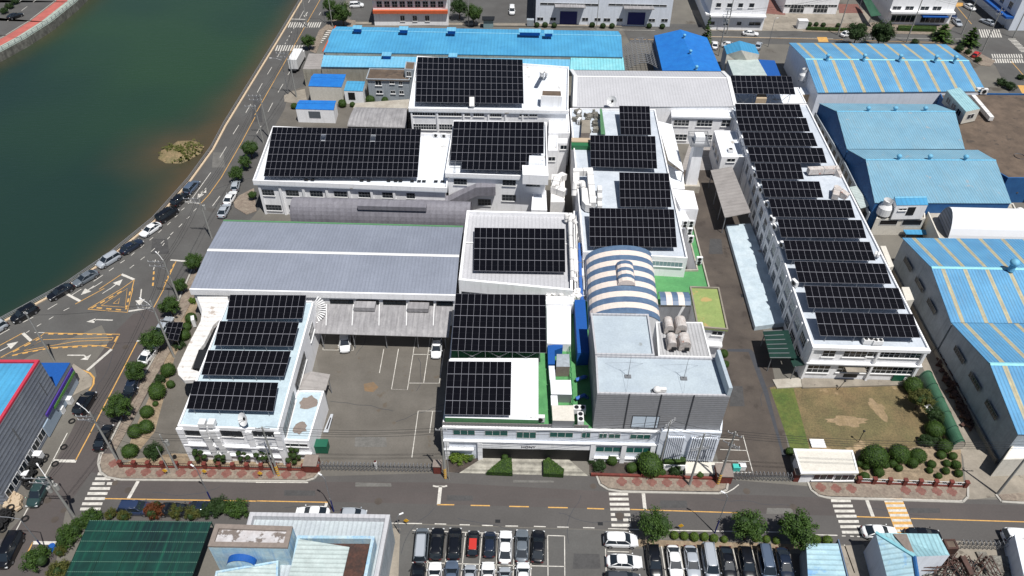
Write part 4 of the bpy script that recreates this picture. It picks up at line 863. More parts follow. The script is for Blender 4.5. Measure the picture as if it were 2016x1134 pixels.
arrow(Z(0, 568, [(887, 250), (760, 245), (735, 255), (680, 262)]), .25, 1.4, .6); arrow(Z(0, 568, [(530, 525), (660, 525), (672, 535), (690, 562)]), .25, .9, .9)
arrow(Z(0, 284, [(1620, 345), (1550, 430)]), .25, 1.8, .7); arrow(Z(0, 284, [(1595, 385), (1620, 350)]), .2, 1.5, .7); arrow(Z(504, 0, [(405, 95), (380, 135)]), .25, 1.5, .6)
# parking bays
for O, segs in (((504, 850), [[(1230, 775), (2012, 805)], [(1225, 1026), (2012, 1051)], [(1385, 785), (1350, 1028), (1340, 1134)], [(1510, 790), (1487, 1035), (1480, 1134)], [(1648, 795), (1622, 1040), (1612, 1134)], [(1777, 800), (1757, 1043), (1750, 1134)], [(1905, 805), (1888, 1048), (1884, 1134)], [(1240, 1026), (1222, 1134)]]), ((1008, 850), [[(0, 1051), (415, 1060)], [(22, 870), (8, 1134)], [(152, 870), (147, 1134)], [(280, 816), (283, 1134)], [(413, 820), (415, 1134)], [(280, 816), (413, 820)], [(735, 920), (740, 1134)], [(750, 940), (920, 946)], [(1040, 900), (1080, 1134)], [(1175, 900), (1210, 1134)], [(1315, 905), (1355, 1134)], [(1455, 915), (1500, 1134)], [(1600, 920), (1645, 1134)], [(1735, 920), (1790, 1134)], [(1885, 930), (1945, 1134)], [(1630, 57), (1785, 65)], [(1635, 140), (1848, 149)], [(1655, 229), (1868, 234)], [(1690, 317), (1895, 322)], [(1815, 30), (1893, 322)]]),
    ((504, 568), [[(545, 365), (525, 483), (765, 487), (785, 368)], [(645, 484), (660, 365)], [(1255, 385), (1190, 797), (1065, 792), (1120, 475)], [(1232, 518), (1465, 521)], [(1370, 385), (1318, 742)], [(1480, 475), (1440, 745), (1195, 744)], [(1005, 475), (970, 665)], [(1460, 965), (1275, 963), (1225, 1330)], [(1388, 965), (1365, 1134)]]), ((0, 568), [])):
    for s_ in segs: line(Wm, Z(*O, s_), .12, ZM+.008)
struct('white_road_markings', Wm, 'paint_white'); struct('yellow_road_markings', Ym, 'paint_orange')
mb = MB()
for x, y, r_ in ((226, 951, .42), (252, 965, .5), (94, 985, .5), (745, 987, .55), (1220, 1016, .6), (108, 1023, .5), (247, 683, .5), (1562, 998, .5), (1470, 967, .5), (1168, 957, .45), (125, 1005, .4)): c = w(x, y, .031); mb.tube(c, c+V((0, 0, .004)), r_, n=20)
struct('manhole_cover', mb, 'asphalt_dark')
mb = MB()
for x, y in ((1464, 521), (1468, 532), (1470, 541), (1473, 550), (1478, 562), (1464, 582)): c = w(x, y, .02); mb.box(c, (1.0, .9, .02))
for x, y in ((1376, 967), (558, 946), (980, 1026), (1182, 1031)): c = w(x, y, .04); mb.box(c, (.7, .5, .02))
struct('drain_grate', mb, 'dark')
# far bank road with its cycle lane
def band(name, d0, d1, m, z):
    mb = MB()
    for i in range(len(FAR)-1):
        a, b = FAR[i], FAR[i+1]; e = (b-a).normalized(); n = V((-e.y, e.x, 0)); mb.quad(a+n*d1+V((0, 0, z)), a+n*d0+V((0, 0, z)), b+n*d0+V((0, 0, z)), b+n*d1+V((0, 0, z)))
    return struct(name, mb, m)
band('far_footpath', 0, 3.2, 'far_path', .02); band('cycle_lane', 3.2, 6.6, 'bike_lane', .024); band('far_road', 7.2, 30, 'asphalt_grey', .016)
mb = MB()
for d, dash in ((13.5, 1), (18, 1), (25.5, 0)):
    for i in range(len(FAR)-1):
        a, b = FAR[i], FAR[i+1]; e = (b-a).normalized(); n = V((-e.y, e.x, 0))*d; L_ = (b-a).length; k = int(L_/8)
        for q in range(k): mb.strip([a+n+e*(q*8), a+n+e*(q*8+(3.5 if dash else 8))], .18, .03)
struct('far_lane_markings', mb, 'paint_white')
mb = MB(); 
for i in range(len(FAR)-1):
    a, b = FAR[i], FAR[i+1]; e = (b-a).normalized(); n = V((-e.y, e.x, 0)); mb.wallrun([a+n*26, b+n*26], .5, 0, .3); mb.wallrun([a+n*6.9, b+n*6.9], .25, 0, .2)
struct('far_kerb', mb, 'kerb')
for nm, P, off, lb, h in (('guardrail', S_, .25, 'double steel guardrail along the top of the river wall beside the parked cars', .95), ('railing', FAR, .15, 'pale railing along the far bank footpath above the stone wall', 1.1)):
    t = thing(nm, lb, 'railing', P[5] if nm == 'guardrail' else P[3]); Q = [p+V((off, 0, 0)) if nm == 'guardrail' else p+V((-off, off, 0)) for p in P]; mb = MB()
    for a, b in zip(Q, Q[1:]):
        for hh in (.4, .7, h): mb.tube(a+V((0, 0, hh)), b+V((0, 0, hh)), .06, n=5)
    mb.build('rail', 'steel', t); mb = MB()
    for a, b in zip(Q, Q[1:]):
        n = int((b-a).length/2.2)
        for k in range(n): p = a.lerp(b, (k+.5)/n); mb.box(p+V((0, 0, h/2)), (.12, .12, h))
    tag(mb.build('post', 'steel', t), kind='stuff')
# ================= buildings =================
def base4(a, b, D, D2=None):
    A, B = w(*a), w(*b); e = (B-A).normalized(); n = V((-e.y, e.x, 0)); return [A+n*D, B+n*(D2 or D), B, A]
class BldW(Bld):
    """same, from world footprint NW NE SE SW"""
    def __init__(s, name, label, cat, P, z, **k):
        g = globals(); old = g['W4']; g['W4'] = lambda px, zz: P
        try: Bld.__init__(s, name, label, cat, None, z, **k)
        finally: g['W4'] = old
def ledge(B, i, z0, z1, out, u0=0, u1=1, m='white_wall', name='ledge'):
    A, C_ = B.face(i); e = (C_-A); L_ = e.length; e.normalize(); c = sum(B.body, V((0, 0, 0)))/len(B.body); n = V((e.y, -e.x, 0)); n = n if n.dot(A-c) > 0 else -n
    p, q = A+e*L_*u0, A+e*L_*u1; return MB().prism([p-n*.02, q-n*.02, q+n*out, p+n*out], z0, z1).build(name, m, B.root)
def pilasters(B, i, us, z0, z1, wd_=.5, out=.25, m='white_wall'):
    A, C_ = B.face(i); e = (C_-A); L_ = e.length; e.normalize(); c = sum(B.body, V((0, 0, 0)))/len(B.body); n = V((e.y, -e.x, 0)); n = n if n.dot(A-c) > 0 else -n
    for u in us:
        p = A+e*L_*u; MB().prism([p-e*wd_/2-n*.02, p+e*wd_/2-n*.02, p+e*wd_/2+n*out, p-e*wd_/2+n*out], z0, z1).build('pilaster', m, B.root)
def doorpx(B, i, px, m='dark', name='door'):
    A, C_ = B.face(i); e = (C_-A).normalized(); c = sum(B.body, V((0, 0, 0)))/len(B.body); n = V((e.y, -e.x, 0)); n = n if n.dot(A-c) > 0 else -n
    u0, z1 = onp(A, C_, *px[0]); u1, z0 = onp(A, C_, *px[1]); z0 = max(z0, B.z0 if hasattr(B, 'z0') else 0)
    return MB().box(A+e*(u0+u1)/2+n*.02+V((0, 0, (z0+z1)/2)), (abs(u1-u0), .12, abs(z1-z0)), ux=e).build(name, m, B.root)

# --- the factory: grey gabled hall with canopy ---
hall = gable('factory_hall', 'long grey metal gabled factory hall with a white fascia above the yard canopy', 'factory', [(440, 436), (912, 448), (897, 582), (374, 570)], 7.4, (409, 493), (904, 505), 'white_wall', 'grey_metal')
a, b = hall.c[3], hall.c[2]; MB().prism([a+V((0, -.25, 0)), b+V((0, -.25, 0)), b+V((0, .05, 0)), a+V((0, .05, 0))], 6.4, 7.65).build('fascia', 'white_wall', hall.root)
a, b = hall.c[0], hall.c[1]; MB().prism([a+V((0, -.1, 0)), b+V((0, -.1, 0)), b+V((0, .3, 0)), a+V((0, .3, 0))], 7.1, 7.6).build('gutter', 'green_trim', hall.root)
hall.z0 = 0
Bld.winpx(hall, 2, 504, 568, 3.992, [(580, 85, 768, 118, 5, 1), (788, 88, 968, 122, 5, 1), (998, 90, 1180, 126, 5, 1), (1208, 95, 1395, 130, 5, 1), (1418, 100, 1548, 134, 4, 1)], gl='glass', fm='dark', sill=False)
c = w(750, 640, 4); t = thing('yard_canopy', 'grey metal canopy over the parked cars in the yard', 'canopy', (c.x, c.y, 0))
mb = MB(); slab(mb, [(629, 599, 5.4), (891, 604, 5.4), (885, 650, 4.6), (619, 640, 4.6)], .1).build('canopy_roof', 'canopy_metal', t)
mb = MB(); slab(mb, [(619, 640, 4.6), (885, 650, 4.6), (883, 664, 4.0), (617, 656, 4.0)], .1).build('canopy_edge', 'canopy_metal', t)
mb = MB()
for x0, x1 in ((643, 642), (696, 693), (747, 746), (801, 800), (855, 853)):
    p, q = w(x0, 599, 5.5), w(x1, 641, 4.7); mb.box((p+q)/2, ((q-p).length, .14, .12), ux=(q-p).normalized())
mb.build('rib', 'white_metal', t)
for x, y in ((719, 606), (824, 608)):
    p = w(x, y, 5.4); MB().box(p+V((0, 0, .4)), (3.6, 1.6, .8)).build('roof_hatch', 'canopy_metal', t)
for x in (630, 693, 757, 820, 875): p = w(x, 655, 4.1); MB().tube((p.x, p.y+.3, 0), (p.x, p.y+.3, 4.0), .09, n=6).build('post', 'steel', t)
# dark-grey arched roof
ar = arch('arched_shed', 'dark grey arched metal shed between the white building and the grey hall', 'shed', [(592, 408), (930, 418), (925, 446), (573, 437)], 3.6, 4.0, 'x', 'arch_metal', 'arch_metal')
p, q = ar.pt(.38, .66), ar.pt(.76, .66); mb = MB(); mb.prism([p+V((0, -.9, 0)), q+V((0, -.9, 0)), q+V((0, .9, 0)), p+V((0, .9, 0))], 6.8, 7.7); mb.build('ridge_vent', 'arch_metal', ar.root)
# --- W long building ---
B22 = Bld('factory_building', 'long two-storey white factory building beside the riverside street', 'factory', [(537, 248), (890, 264), (880, 370), (497, 355)], 8.6, roof='white_roof', par=.9, eave=.55)
B22.winpx(2, 504, 284, 3.992, [(38, 356, 147, 402, 4, 2), (232, 360, 340, 407, 4, 2), (423, 365, 528, 412, 4, 2), (612, 370, 718, 413, 4, 2), (805, 374, 907, 418, 4, 2), (992, 378, 1098, 422, 4, 2), (1183, 383, 1250, 425, 3, 2), (70, 474, 205, 520, 5, 2), (258, 478, 308, 522, 2, 2)], fm='grey_paint')
pilasters(B22, 2, [1-x for x in (.0+.01, .12, .245, .37, .49, .61, .73)], 0, 7.2, .5, .3)
B22.row(3, .05, .95, 5, 2.6, 4.6, 6.2, 4, 2, fm='grey_paint')
for k, x in enumerate((389, 440, 828, 883, 1040, 1096, 1133, 1226, 1280, 1318, 1412, 1464)):
    p = w(504+x/3.992, 284+(285+x*.012)/3.992, 8.0); tag(MB().box(p+V((0, .5, .05)), (.75, .5, .1)).build('roof_opening', 'dark', B22.root))
B21 = Bld('factory_building', 'square three-storey white factory building with a covered stair on its front', 'factory', [(893, 237), (1076, 240), (1079, 348), (876, 341)], 10.6, par=.8, eave=.45)
B21.winpx(2, 504, 284, 3.992, [(1555, 272, 1657, 317, 4, 2), (1940, 277, 2040, 325, 4, 2), (1745, 430, 1845, 480, 4, 2), (1935, 395, 2040, 445, 4, 2)], fm='grey_paint')
B21.winpx(2, 1008, 284, 3.992, [(112, 282, 218, 330, 4, 2)], fm='grey_paint')
B21.row(1, .1, .9, 3, 1.4, 6.5, 8.2, 2, 2)
Bld('rooftop_block', 'small white rooftop block with a pale top at the corner of the square white building', 'penthouse', [(1028, 325), (1078, 327), (1080, 346), (1029, 344)], 12.0, z0=9.8, par=.1)
Bld('water_tank_box', 'white square tank on a short steel stand beside the stair head', 'tank', [(1042, 306), (1066, 307), (1066, 322), (1041, 321)], 12.6, z0=9.8, par=0)
# covered stair
t = thing('covered_stair', 'grey metal covered stair climbing across the front of the square white building', 'stair', w(900, 380, 4))
mb = MB(); pts = [(818, 388, 5.2), (882, 391, 5.2), (938, 363, 8.2), (976, 362, 8.2)]; 
for (x0, y0, z0), (x1, y1, z1) in zip(pts, pts[1:]):
    a, b = w(x0, y0, z0), w(x1, y1, z1); dy = V((0, 1.1, 0)); D = V((0, 0, -2.1))
    mb.add([a-dy, b-dy, b, a, b+dy, a+dy, a-dy+D, b-dy+D, b+dy+D, a+dy+D], [(0, 1, 2, 3), (3, 2, 4, 5), (6, 7, 1, 0), (5, 4, 8, 9), (9, 8, 7, 6)]); 
    for v_ in (2, 3): pass
mb.build('cover', 'arch_metal', t); mb = MB()
for x, y, z in ((822, 388, 3), (880, 391, 3), (940, 363, 6), (974, 362, 6)): p = w(x, y, z); mb.tube((p.x, p.y-.8, 0), (p.x, p.y-.8, z), .1, n=6)
mb.build('post', 'grey_paint', t)
Bld('stair_tower', 'low plain white box against the front of the square white building', 'annex', [(1049, 374), (1075, 375), (1077, 414), (1046, 413)], 6.0, par=.2)
# --- B20 and neighbours ---
B20 = Bld('factory_building', 'white factory building carrying the northernmost large array and a tall duct stack', 'factory', [(821, 110), (1120, 131), (1119, 218), (804, 213)], 11.2, roof='white_roof', par=.7, eave=.4)
B20.winpx(2, 504, 0, 3.992, [(1225, 858, 1408, 908, 9, 2), (1430, 862, 1615, 912, 9, 2), (1635, 866, 1683, 912, 3, 2), (1708, 868, 1792, 915, 5, 2), (1840, 870, 1928, 918, 5, 2), (1235, 972, 1418, 1018, 9, 2), (1438, 975, 1545, 1020, 5, 2)])
B20.winpx(2, 1008, 0, 3.992, [(60, 882, 125, 915, 3, 2), (138, 884, 198, 915, 3, 2)])
pilasters(B20, 2, [1-x for x in (.005, .17, .34, .5, .61, .72)], 0, 10, .4, .25)
Bld('lift_tower', 'squat white rooftop block with a brown top on the northern factory building', 'penthouse', [(1066, 177), (1106, 178), (1107, 190), (1065, 189)], 13.4, z0=10.4, par=.1, roof='brown_roof')
Bld('annex', 'white annex with a flat roof in the gap east of the northern factory building', 'annex', [(1082, 215), (1120, 215), (1122, 262), (1080, 262)], 8.4, par=.3)
B = Bld('annex', 'white low annex with one small window beside the narrow dark gap', 'annex', [(1080, 268), (1098, 268), (1098, 296), (1079, 296)], 7.6, par=.35); B.winpx(2, 1040, 230, 10.04, [(400, 790, 530, 868, 2, 1)])
B = Bld('annex', 'narrow white annex with a grey window facing the dark gap', 'annex', [(1099, 272), (1117, 272), (1117, 282), (1099, 282)], 8.0, par=.2); B.winpx(2, 1040, 230, 10.04, [(640, 560, 762, 640, 2, 1)])
Bld('machine_house', 'white insulated machine box with curved cover between the ducts and the white building', 'machine house', [(1086, 343), (1112, 343), (1112, 398), (1084, 398)], 5.4, par=0, roof='duct', wall='duct')
# --- metal-roofed hall with one array ---
B25 = Bld('factory_building', 'white walled hall with a ribbed grey metal roof holding one centred array', 'factory', [(919, 414), (1127, 419), (1128, 572), (903, 551)], 9.4, roof='lgrey_metal', par=.75, pw=.45, wall='white_wall')
B25.row(2, .0, .98, 12, 1.5, 5.0, 6.8, 2, 2, fm='grey_paint')
mb = MB(); p, q = w(915, 478, 8.75), w(1120, 481, 8.75); mb.box((p+q)/2+V((0, 0, .05)), ((q-p).length, .3, .1), ux=(q-p).normalized()); mb.build('ridge_strip', 'white_metal', B25.root)
B = Bld('utility_block', 'narrow pale utility roof full of pipes east of the ribbed metal roof', 'annex', [(1129, 415), (1160, 415), (1166, 585), (1132, 580)], 7.2, par=.2, roof='white_roof')
Bld('rooftop_terrace', 'white terrace block with rooftop machinery behind the large elevated array', 'annex', [(1074, 572), (1145, 572), (1140, 592), (1076, 592)], 7.6, par=.3, roof='concrete_light')
# --- process building with four arrays ---
B26 = Bld('factory_building', 'long pale-roofed process building carrying four stepped arrays', 'factory', [(1122, 213), (1290, 215), (1354, 508), (1148, 496)], 9.4, roof='blue_white_roof', par=.45, wall='white_wall')
B26.winpx(2, 1008, 284, 3.992, [(1100, 915, 1335, 965, 8, 1)], gl='teal_wall')
t = thing('cover_roof', 'sagging cream sheet roof leaning along the east side of the process building', 'roof', w(1320, 290, 5)); slab(MB(), [(1294, 238, 8.6), (1323, 245, 7.4), (1346, 338, 7.0), (1316, 315, 8.4)], .12).build('sheet', 'tarp_white', t)
mb = MB()
for a, b in (((1322, 246), 7.3), ((1345, 336), 6.9), ((1334, 290), 7.1)): p = w(*a, b); mb.tube((p.x, p.y, 0), p, .1, n=6)
mb.build('post', 'steel', t)
B = Bld('white_shed', 'white shed with grey shutters under the east side of the process building', 'shed', [(1313, 322), (1345, 340), (1348, 372), (1322, 370)], 4.2, par=.1)
B = Bld('white_shed', 'white gabled outbuilding next to the tall square chimney', 'shed', [(1322, 372), (1366, 376), (1375, 412), (1340, 410)], 4.8, par=.1); Bld('white_shed', 'white strip roof between the process building and the east lane', 'shed', [(1322, 412), (1345, 410), (1368, 452), (1340, 450)], 4.0, par=.1)
# chimney
c = w(1357, 371, 0); t = thing('chimney', 'tall square white chimney with a railed platform at its top', 'chimney', c); h = 13.5; mb = MB(); s0, s1 = 1.25, .95
vs = [c+V((i*s0, j*s0, 0)) for i, j in ((-1, -1), (1, -1), (1, 1), (-1, 1))]+[c+V((i*s1, j*s1, h)) for i, j in ((-1, -1), (1, -1), (1, 1), (-1, 1))]; mb.add(vs, [(0, 1, 5, 4), (1, 2, 6, 5), (2, 3, 7, 6), (3, 0, 4, 7), (4, 5, 6, 7)]); mb.build('stack', 'white_wall', t)
mb = MB(); mb.box(c+V((0, 0, h-1.6)), (4.2, 4.2, .15)); mb.build('platform', 'steel', t); mb = MB()
for i, j, k, l in ((-1, -1, 1, -1), (1, -1, 1, 1), (1, 1, -1, 1), (-1, 1, -1, -1)):
    for hh in (.5, 1.1): mb.tube(c+V((i*2, j*2, h-1.5+hh)), c+V((k*2, l*2, h-1.5+hh)), .05, n=4)
    mb.tube(c+V((i*2, j*2, h-1.5)), c+V((i*2, j*2, h-.3)), .06, n=4)
mb.build('railing', 'steel', t); MB().box(c+V((0, 0, .9)), (3.6, 3.6, 1.8)).build('plinth', 'concrete_light', t)
# striped vault hall
va = arch('vaulted_hall', 'barrel-vaulted hall roof banded in faded blue and cream', 'hall', [(1152, 508), (1283, 504), (1301, 640), (1160, 640)], 8.6, 2.7, 'y', 'vault_blue', 'white_wall', stripes=(13, 'vault_cream'))
p0, p1 = va.pt(.32, .52), va.pt(.62, .52); mb = MB(); n = 6
for k in range(n):
    mb.mat(k % 2); a, b = p0.lerp(p1, k/n), p0.lerp(p1, (k+1)/n)
    for j in range(6):
        f = lambda q, jj: q+V((1.5*math.cos(pi-pi*jj/6), 0, .1+1.1*math.sin(pi*jj/6))); mb.quad(f(a, j), f(b, j), f(b, j+1), f(a, j+1))
mb.build('roof_lantern', ['vault_blue', 'vault_cream'], va.root, smooth=True); mb = MB()
for q in (p0, p1): mb.add([q+V((1.5*math.cos(pi-pi*jj/6), 0, .1+1.1*math.sin(pi*jj/6))) for jj in range(7)], [tuple(range(7))])
mb.build('lantern_end', 'vault_cream', va.root)
gt = Bld('green_terrace', 'flat green painted roof terrace beside the striped vault', 'roof terrace', [(1350, 442), (1366, 441), (1397, 563), (1396, 600), (1292, 602), (1284, 531), (1372, 530)], 5.2, roof='green_floor', par=.35, capm='concrete_light')
B = Bld('annex', 'white annex whose flat roof is painted yellowish green with worn patches', 'annex', [(1358, 563), (1416, 565), (1434, 648), (1373, 643)], 7.4, roof='green_roof_paint', par=.3, eave=.3, capm='concrete'); B.winpx(2, 1008, 568, 3.992, [(1575, 332, 1650, 368, 2, 1)]); ledge(B, 2, 3.4, 3.8, .8)
mb = MB(); A_ = w(1298, 590, 7.0); D_ = w(1357, 591, 7.0); t = thing('striped_awning', 'short awning striped blue and cream beside the green terrace', 'awning', A_)
for k in range(5):
    mb.mat(0 if k % 2 == 0 else 1); a, b = A_.lerp(D_, k/5), A_.lerp(D_, (k+1)/5)
    for j in range(5):
        f = lambda q, jj: q+V((0, 1.6-3.2*jj/5, .9*math.sin(pi*(.15+.75*jj/5)))); mb.quad(f(a, j), f(a, j+1), f(b, j+1), f(b, j))
mb.build('awning_cover', ['vault_blue', 'vault_cream'], t); mb = MB()
for q in (A_, D_):
    for y in (-1.5, 1.5): mb.tube(q+V((0, y, -1.8)), q+V((0, y, .5)), .05, n=5)
mb.build('awning_frame', 'steel', t)
# --- grey clad block ---
CL = Bld('office_tower', 'tall block clad in dark grey ribbed panels with a pale flat roof', 'building', [(1172, 698), (1414, 704), (1438, 779), (1176, 774)], 15.2, z0=0, wall='clad_grey', roof='grey_blue_roof', par=.35, capm='lgrey_metal')
CL.winpx(2, 1008, 568, 3.992, [(950, 1000, 1142, 1093, 2, 1)], gl='glass_light', fm='dark', sill=False)
A, C_ = CL.face(2); e = (C_-A).normalized(); n = V((0, -1, 0)); L_ = (C_-A).length
for u in (.27, .515, .757): MB().box(A+e*L_*u+n*.04+V((0, 0, 11.2)), (.16, .1, 8), ux=e).build('panel_joint', 'trench', CL.root)
A, C_ = CL.face(1); mb = MB(); mb.prism([A, C_, C_+V((-.5, 0, 0)), A+V((-.5, 0, 0))], 15.0, 16.8); mb.build('high_parapet', 'grey_blue_roof', CL.root)
Bld('office_tower_wing', 'rear wing of the clad block with an empty pale blue-grey flat roof', 'building', [(1163, 616), (1277, 618), (1289, 699), (1172, 697)], 15.5, z0=0, wall='clad_grey', roof='grey_blue_roof', par=.35, capm='lgrey_metal')
vr = Bld('ventilated_hall', 'low-pitched grey metal roof with white edges carrying four ventilators', 'building', [(1291, 633), (1383, 634), (1401, 704), (1296, 701)], 13.0, roof='grey_metal_y', par=.15, capm='white_metal')
for k, (x, y, s_) in enumerate(((1314, 647, 1), (1338, 647, 1.25), (1320, 679, 1), (1345, 680, 1.25))):
    c = w(x, y, 13); t = thing('rooftop_ventilator', ['small rusty white ventilator hood, rear left of the four', 'large rusty white ventilator hood, rear right of the four', 'small rusty white ventilator hood, front left of the four', 'large rusty white ventilator hood, front right of the four'][k], 'ventilator', c, 'rusty ventilators on the low-pitched roof')
    mb = MB(); R_ = .68*s_
    for j in range(8):
        f = lambda y_, jj: c+V((R_*math.cos(pi-pi*jj/8), y_, 1.0+R_*math.sin(pi*jj/8))); mb.quad(f(-1.1, j), f(1.0, j), f(1.0, j+1), f(-1.1, j+1))
    mb.build('hood', 'duct_rust', t, smooth=True); mb = MB(); mb.box(c+V((0, -.05, .5)), (R_*2, 2.1, 1.0)); mb.build('housing', 'duct_rust', t)
    for y_ in (-1.1, 1.0): MB().add([c+V((R_*math.cos(pi-pi*jj/8), y_, 1.0+R_*math.sin(pi*jj/8))) for jj in range(9)], [tuple(range(9))]).build('hood_end', 'duct_rust', t)
    MB().box(c+V((.2, -1.45, .7)), (.7, .25, .5)).build('outlet', 'dark', t)
# --- front office ---
FO = Bld('front_office', 'white two-storey front office with a wide entrance canopy lettered HONY', 'office building', [(896, 590), (1160, 590), (1168, 790), (1299, 795), (1301, 849), (871, 840)], 7.5, wall='white_wall_b', roof='green_floor', par=.15, capm='white_wall')
S6 = 6.3
FO.winpx(4, 860, 820, S6, [(200, 160, 473, 225, 3, 1), (595, 170, 878, 238, 3, 1), (990, 185, 1228, 268, 3, 1), (1403, 190, 1685, 258, 3, 1), (1800, 197, 1900, 262, 2, 1), (190, 372, 420, 412, 3, 1)], gl='glass_teal', sill=False)
FO.winpx(4, 1160, 820, S6, [(125, 207, 215, 265, 2, 1), (245, 212, 380, 268, 2, 1), (512, 217, 750, 278, 3, 1), (85, 372, 390, 438, 3, 1), (448, 380, 765, 450, 3, 1)], gl='glass_teal', sill=False)
ledge(FO, 4, 4.35, 4.6, .35); ledge(FO, 4, 7.3, 7.55, .2); ledge(FO, 4, .95, 1.15, .35, 0, .30); ledge(FO, 4, 2.5, 2.75, .5, .86, 1.0); ledge(FO, 4, .0, 1.0, .15, 0, .3)
pilasters(FO, 4, [.02, .155, .3, .83, .985], 0, 4.5, .7, .35)
A, C_ = FO.face(4); e = (C_-A).normalized(); n = V((0, -1, 0)) 
u0, _ = onp(A, C_, 948, 890); u1, _ = onp(A, C_, 1163, 895); MB().box(A+e*(u0+u1)/2+n*.05+V((0, 0, 1.5)), (abs(u1-u0), .12, 3.0), ux=e).build('entrance_glazing', 'black', FO.root)
P = W4([(942, 865), (1168, 870), (1169.5, 878), (941.5, 874)], 3.9); P[0] = P[0]+V((0, 2.5, 0)); P[1] = P[1]+V((0, 2.5, 0))
MB().prism(P, 2.85, 3.9).build('entrance_canopy', 'white_wall', FO.root)
MB().prism(expand(P, -.1), 2.8, 2.85).build('canopy_soffit', 'grey_wall', FO.root)
mb = MB()
for x, y in ((945, 893), (1166, 898)): p = w(x, y, .1); mb.box((p.x, p.y+.3, 1.45), (.9, .7, 2.9))
mb.build('canopy_pier', 'white_wall', FO.root)
def text(body, size, loc, parent, m, rot=(pi/2, 0, 0), name='lettering', ext=.02):
    cu = bpy.data.curves.new('t', 'FONT'); cu.body = body; cu.size = size; cu.extrude = ext; cu.align_x = 'CENTER'; cu.align_y = 'CENTER'
    o = bpy.data.objects.new('t', cu); COL.objects.link(o); bpy.context.view_layer.update()
    me = bpy.data.meshes.new_from_object(o.evaluated_get(bpy.context.evaluated_depsgraph_get())); bpy.data.objects.remove(o)
    me.materials.clear(); me.materials.append(MATS[m]); q = bpy.data.objects.new(name, me); COL.objects.link(q); q.parent = parent; off = V((0, 0, 0)); r = parent
    while r is not None: off += r.location; r = r.parent
    q.location = V(loc)-off; q.rotation_euler = rot; return q
p0 = P[3]; p1 = P[2]; uu = (1040.5-941.5)/(1169.5-941.5); c = p0.lerp(p1, uu); q = text('HONY', .85, (c.x, c.y-.05, 3.38), FO.root, 'text_dark', rot=(pi/2, 0, atan2(p1.y-p0.y, p1.x-p0.x))); q.scale = (.85, .8, 1)
# railing on the front parapet
mb = MB(); A2, C2 = FO.body[5]+V((0, 0, 0)), w(1158, 846, 7.5); 
for hh in (7.75, 8.0, 8.3): mb.tube(V((A2.x, A2.y+.2, hh)), V((C2.x, C2.y+.2, hh)), .035, n=4)
nb = 44
for k in range(nb+1): p = A2.lerp(C2, k/nb); mb.tube(V((p.x, p.y+.2, 7.45)), V((p.x, p.y+.2, 8.3)), .035, n=4)
mb.build('roof_railing', 'grey_paint', FO.root)
mb = MB(); mb.prism([V((A2.x, A2.y+.45, 0)), V((C2.x, C2.y+.45, 0)), V((C2.x, C2.y+.3, 0)), V((A2.x, A2.y+.3, 0))], 7.4, 7.95); mb.build('railing_backing', 'taupe', FO.root)
# white sheet roof below the front array, fins block
Pz = [(884, 709), (1060, 708), (1060, 825), (1000, 827), (999, 829), (876, 823)]
t = Bld('rooftop_shed', 'bright white ribbed sheet roof standing on the green terrace of the front office', 'roof', [(886, 705), (1060, 705), (1060, 827), (876, 822)], 8.7, z0=7.4, roof='tarp_white', wall='green_trim', par=0)
mb = MB()
for k in range(34):
    a, b = w(886+(876-886)*k/34, 706+(822-706)*k/34, 8.72), w(1060, 706+(826-706)*k/34, 8.72); mb.box((a+b)/2, ((b-a).length, .06, .06), ux=(b-a).normalized())
mb.build('rib', 'white_metal', t.root)
FB = Bld('fin_facade_wing', 'white office wing with two tall groups of vertical concrete fins', 'office building', [(1303, 800), (1425, 803), (1421, 852), (1302, 849)], 7.8, wall='white_wall_b', roof='white_roof', par=.2)
FB.winpx(2, 0, 0, 1, [(1316.3, 856.5, 1336, 899.4, 8, 2), (1362.4, 858.5, 1398, 901.7, 11, 2)], gl='black', fm='white_wall_b', sill=False, d=.3)
A, C_ = FB.face(2); n = V((0, -1, 0)); e = (C_-A).normalized()
for (x0, y0, x1, y1, k) in ((1316.3, 856.5, 1336, 899.4, 8), (1362.4, 858.5, 1398, 901.7, 11)):
    ua, z1 = onp(A, C_, x0, y0); ub, z0 = onp(A, C_, x1, y1); mb = MB()
    for q in range(k+1): mb.box(A+e*(ua+(ub-ua)*q/k)+n*.25+V((0, 0, (z0+z1)/2)), (.16, .5, z1-z0), ux=e)
    mb.build('fin', 'white_wall_b', FB.root)
MB().prism(W4([(1348, 908), (1424, 910), (1422, 931), (1350, 932)], .9), 0, .9).build('podium', 'cream_wall', FB.root)
mb = MB().prism(W4([(1306, 909), (1350, 910), (1350, 917), (1307, 916)], 1.3), 0, 1.3); mb.build('planter', 'white_wall', FB.root)
# --- SW office ---
SW = Bld('west_office', 'white two-storey office with four two-row arrays stepped down its roof', 'office building', [(448, 592), (618, 592), (548, 847), (349, 838)], 8.0, roof='pale_blue_roof', par=.35)
SW.winpx(2, 340, 780, S6, [(120, 422, 385, 490, 4, 1), (590, 425, 875, 502, 4, 1), (962, 432, 1280, 508, 4, 1), (215, 600, 440, 625, 3, 1), (665, 605, 930, 635, 4, 1), (1030, 612, 1320, 645, 4, 1)], fm='dark')
ledge(SW, 2, 3.8, 4.05, .45); ledge(SW, 2, 1.6, 1.85, .35)
pilasters(SW, 2, [.0+.015, .30, .62, .985], 0, 7.6, .9, .35, 'white_wall')
SW.winpx(1, 504, 568, 3.992, [(335, 490, 375, 700, 1, 6), (215, 830, 262, 1080, 1, 6)], fm='grey_paint', sill=False) if False else SW.row(1, .35, .97, 2, 7.0, 4.4, 6.4, 7, 2, fm='grey_paint'); SW.row(1, .05, .3, 1, 3, 4.4, 6.4, 3, 2)
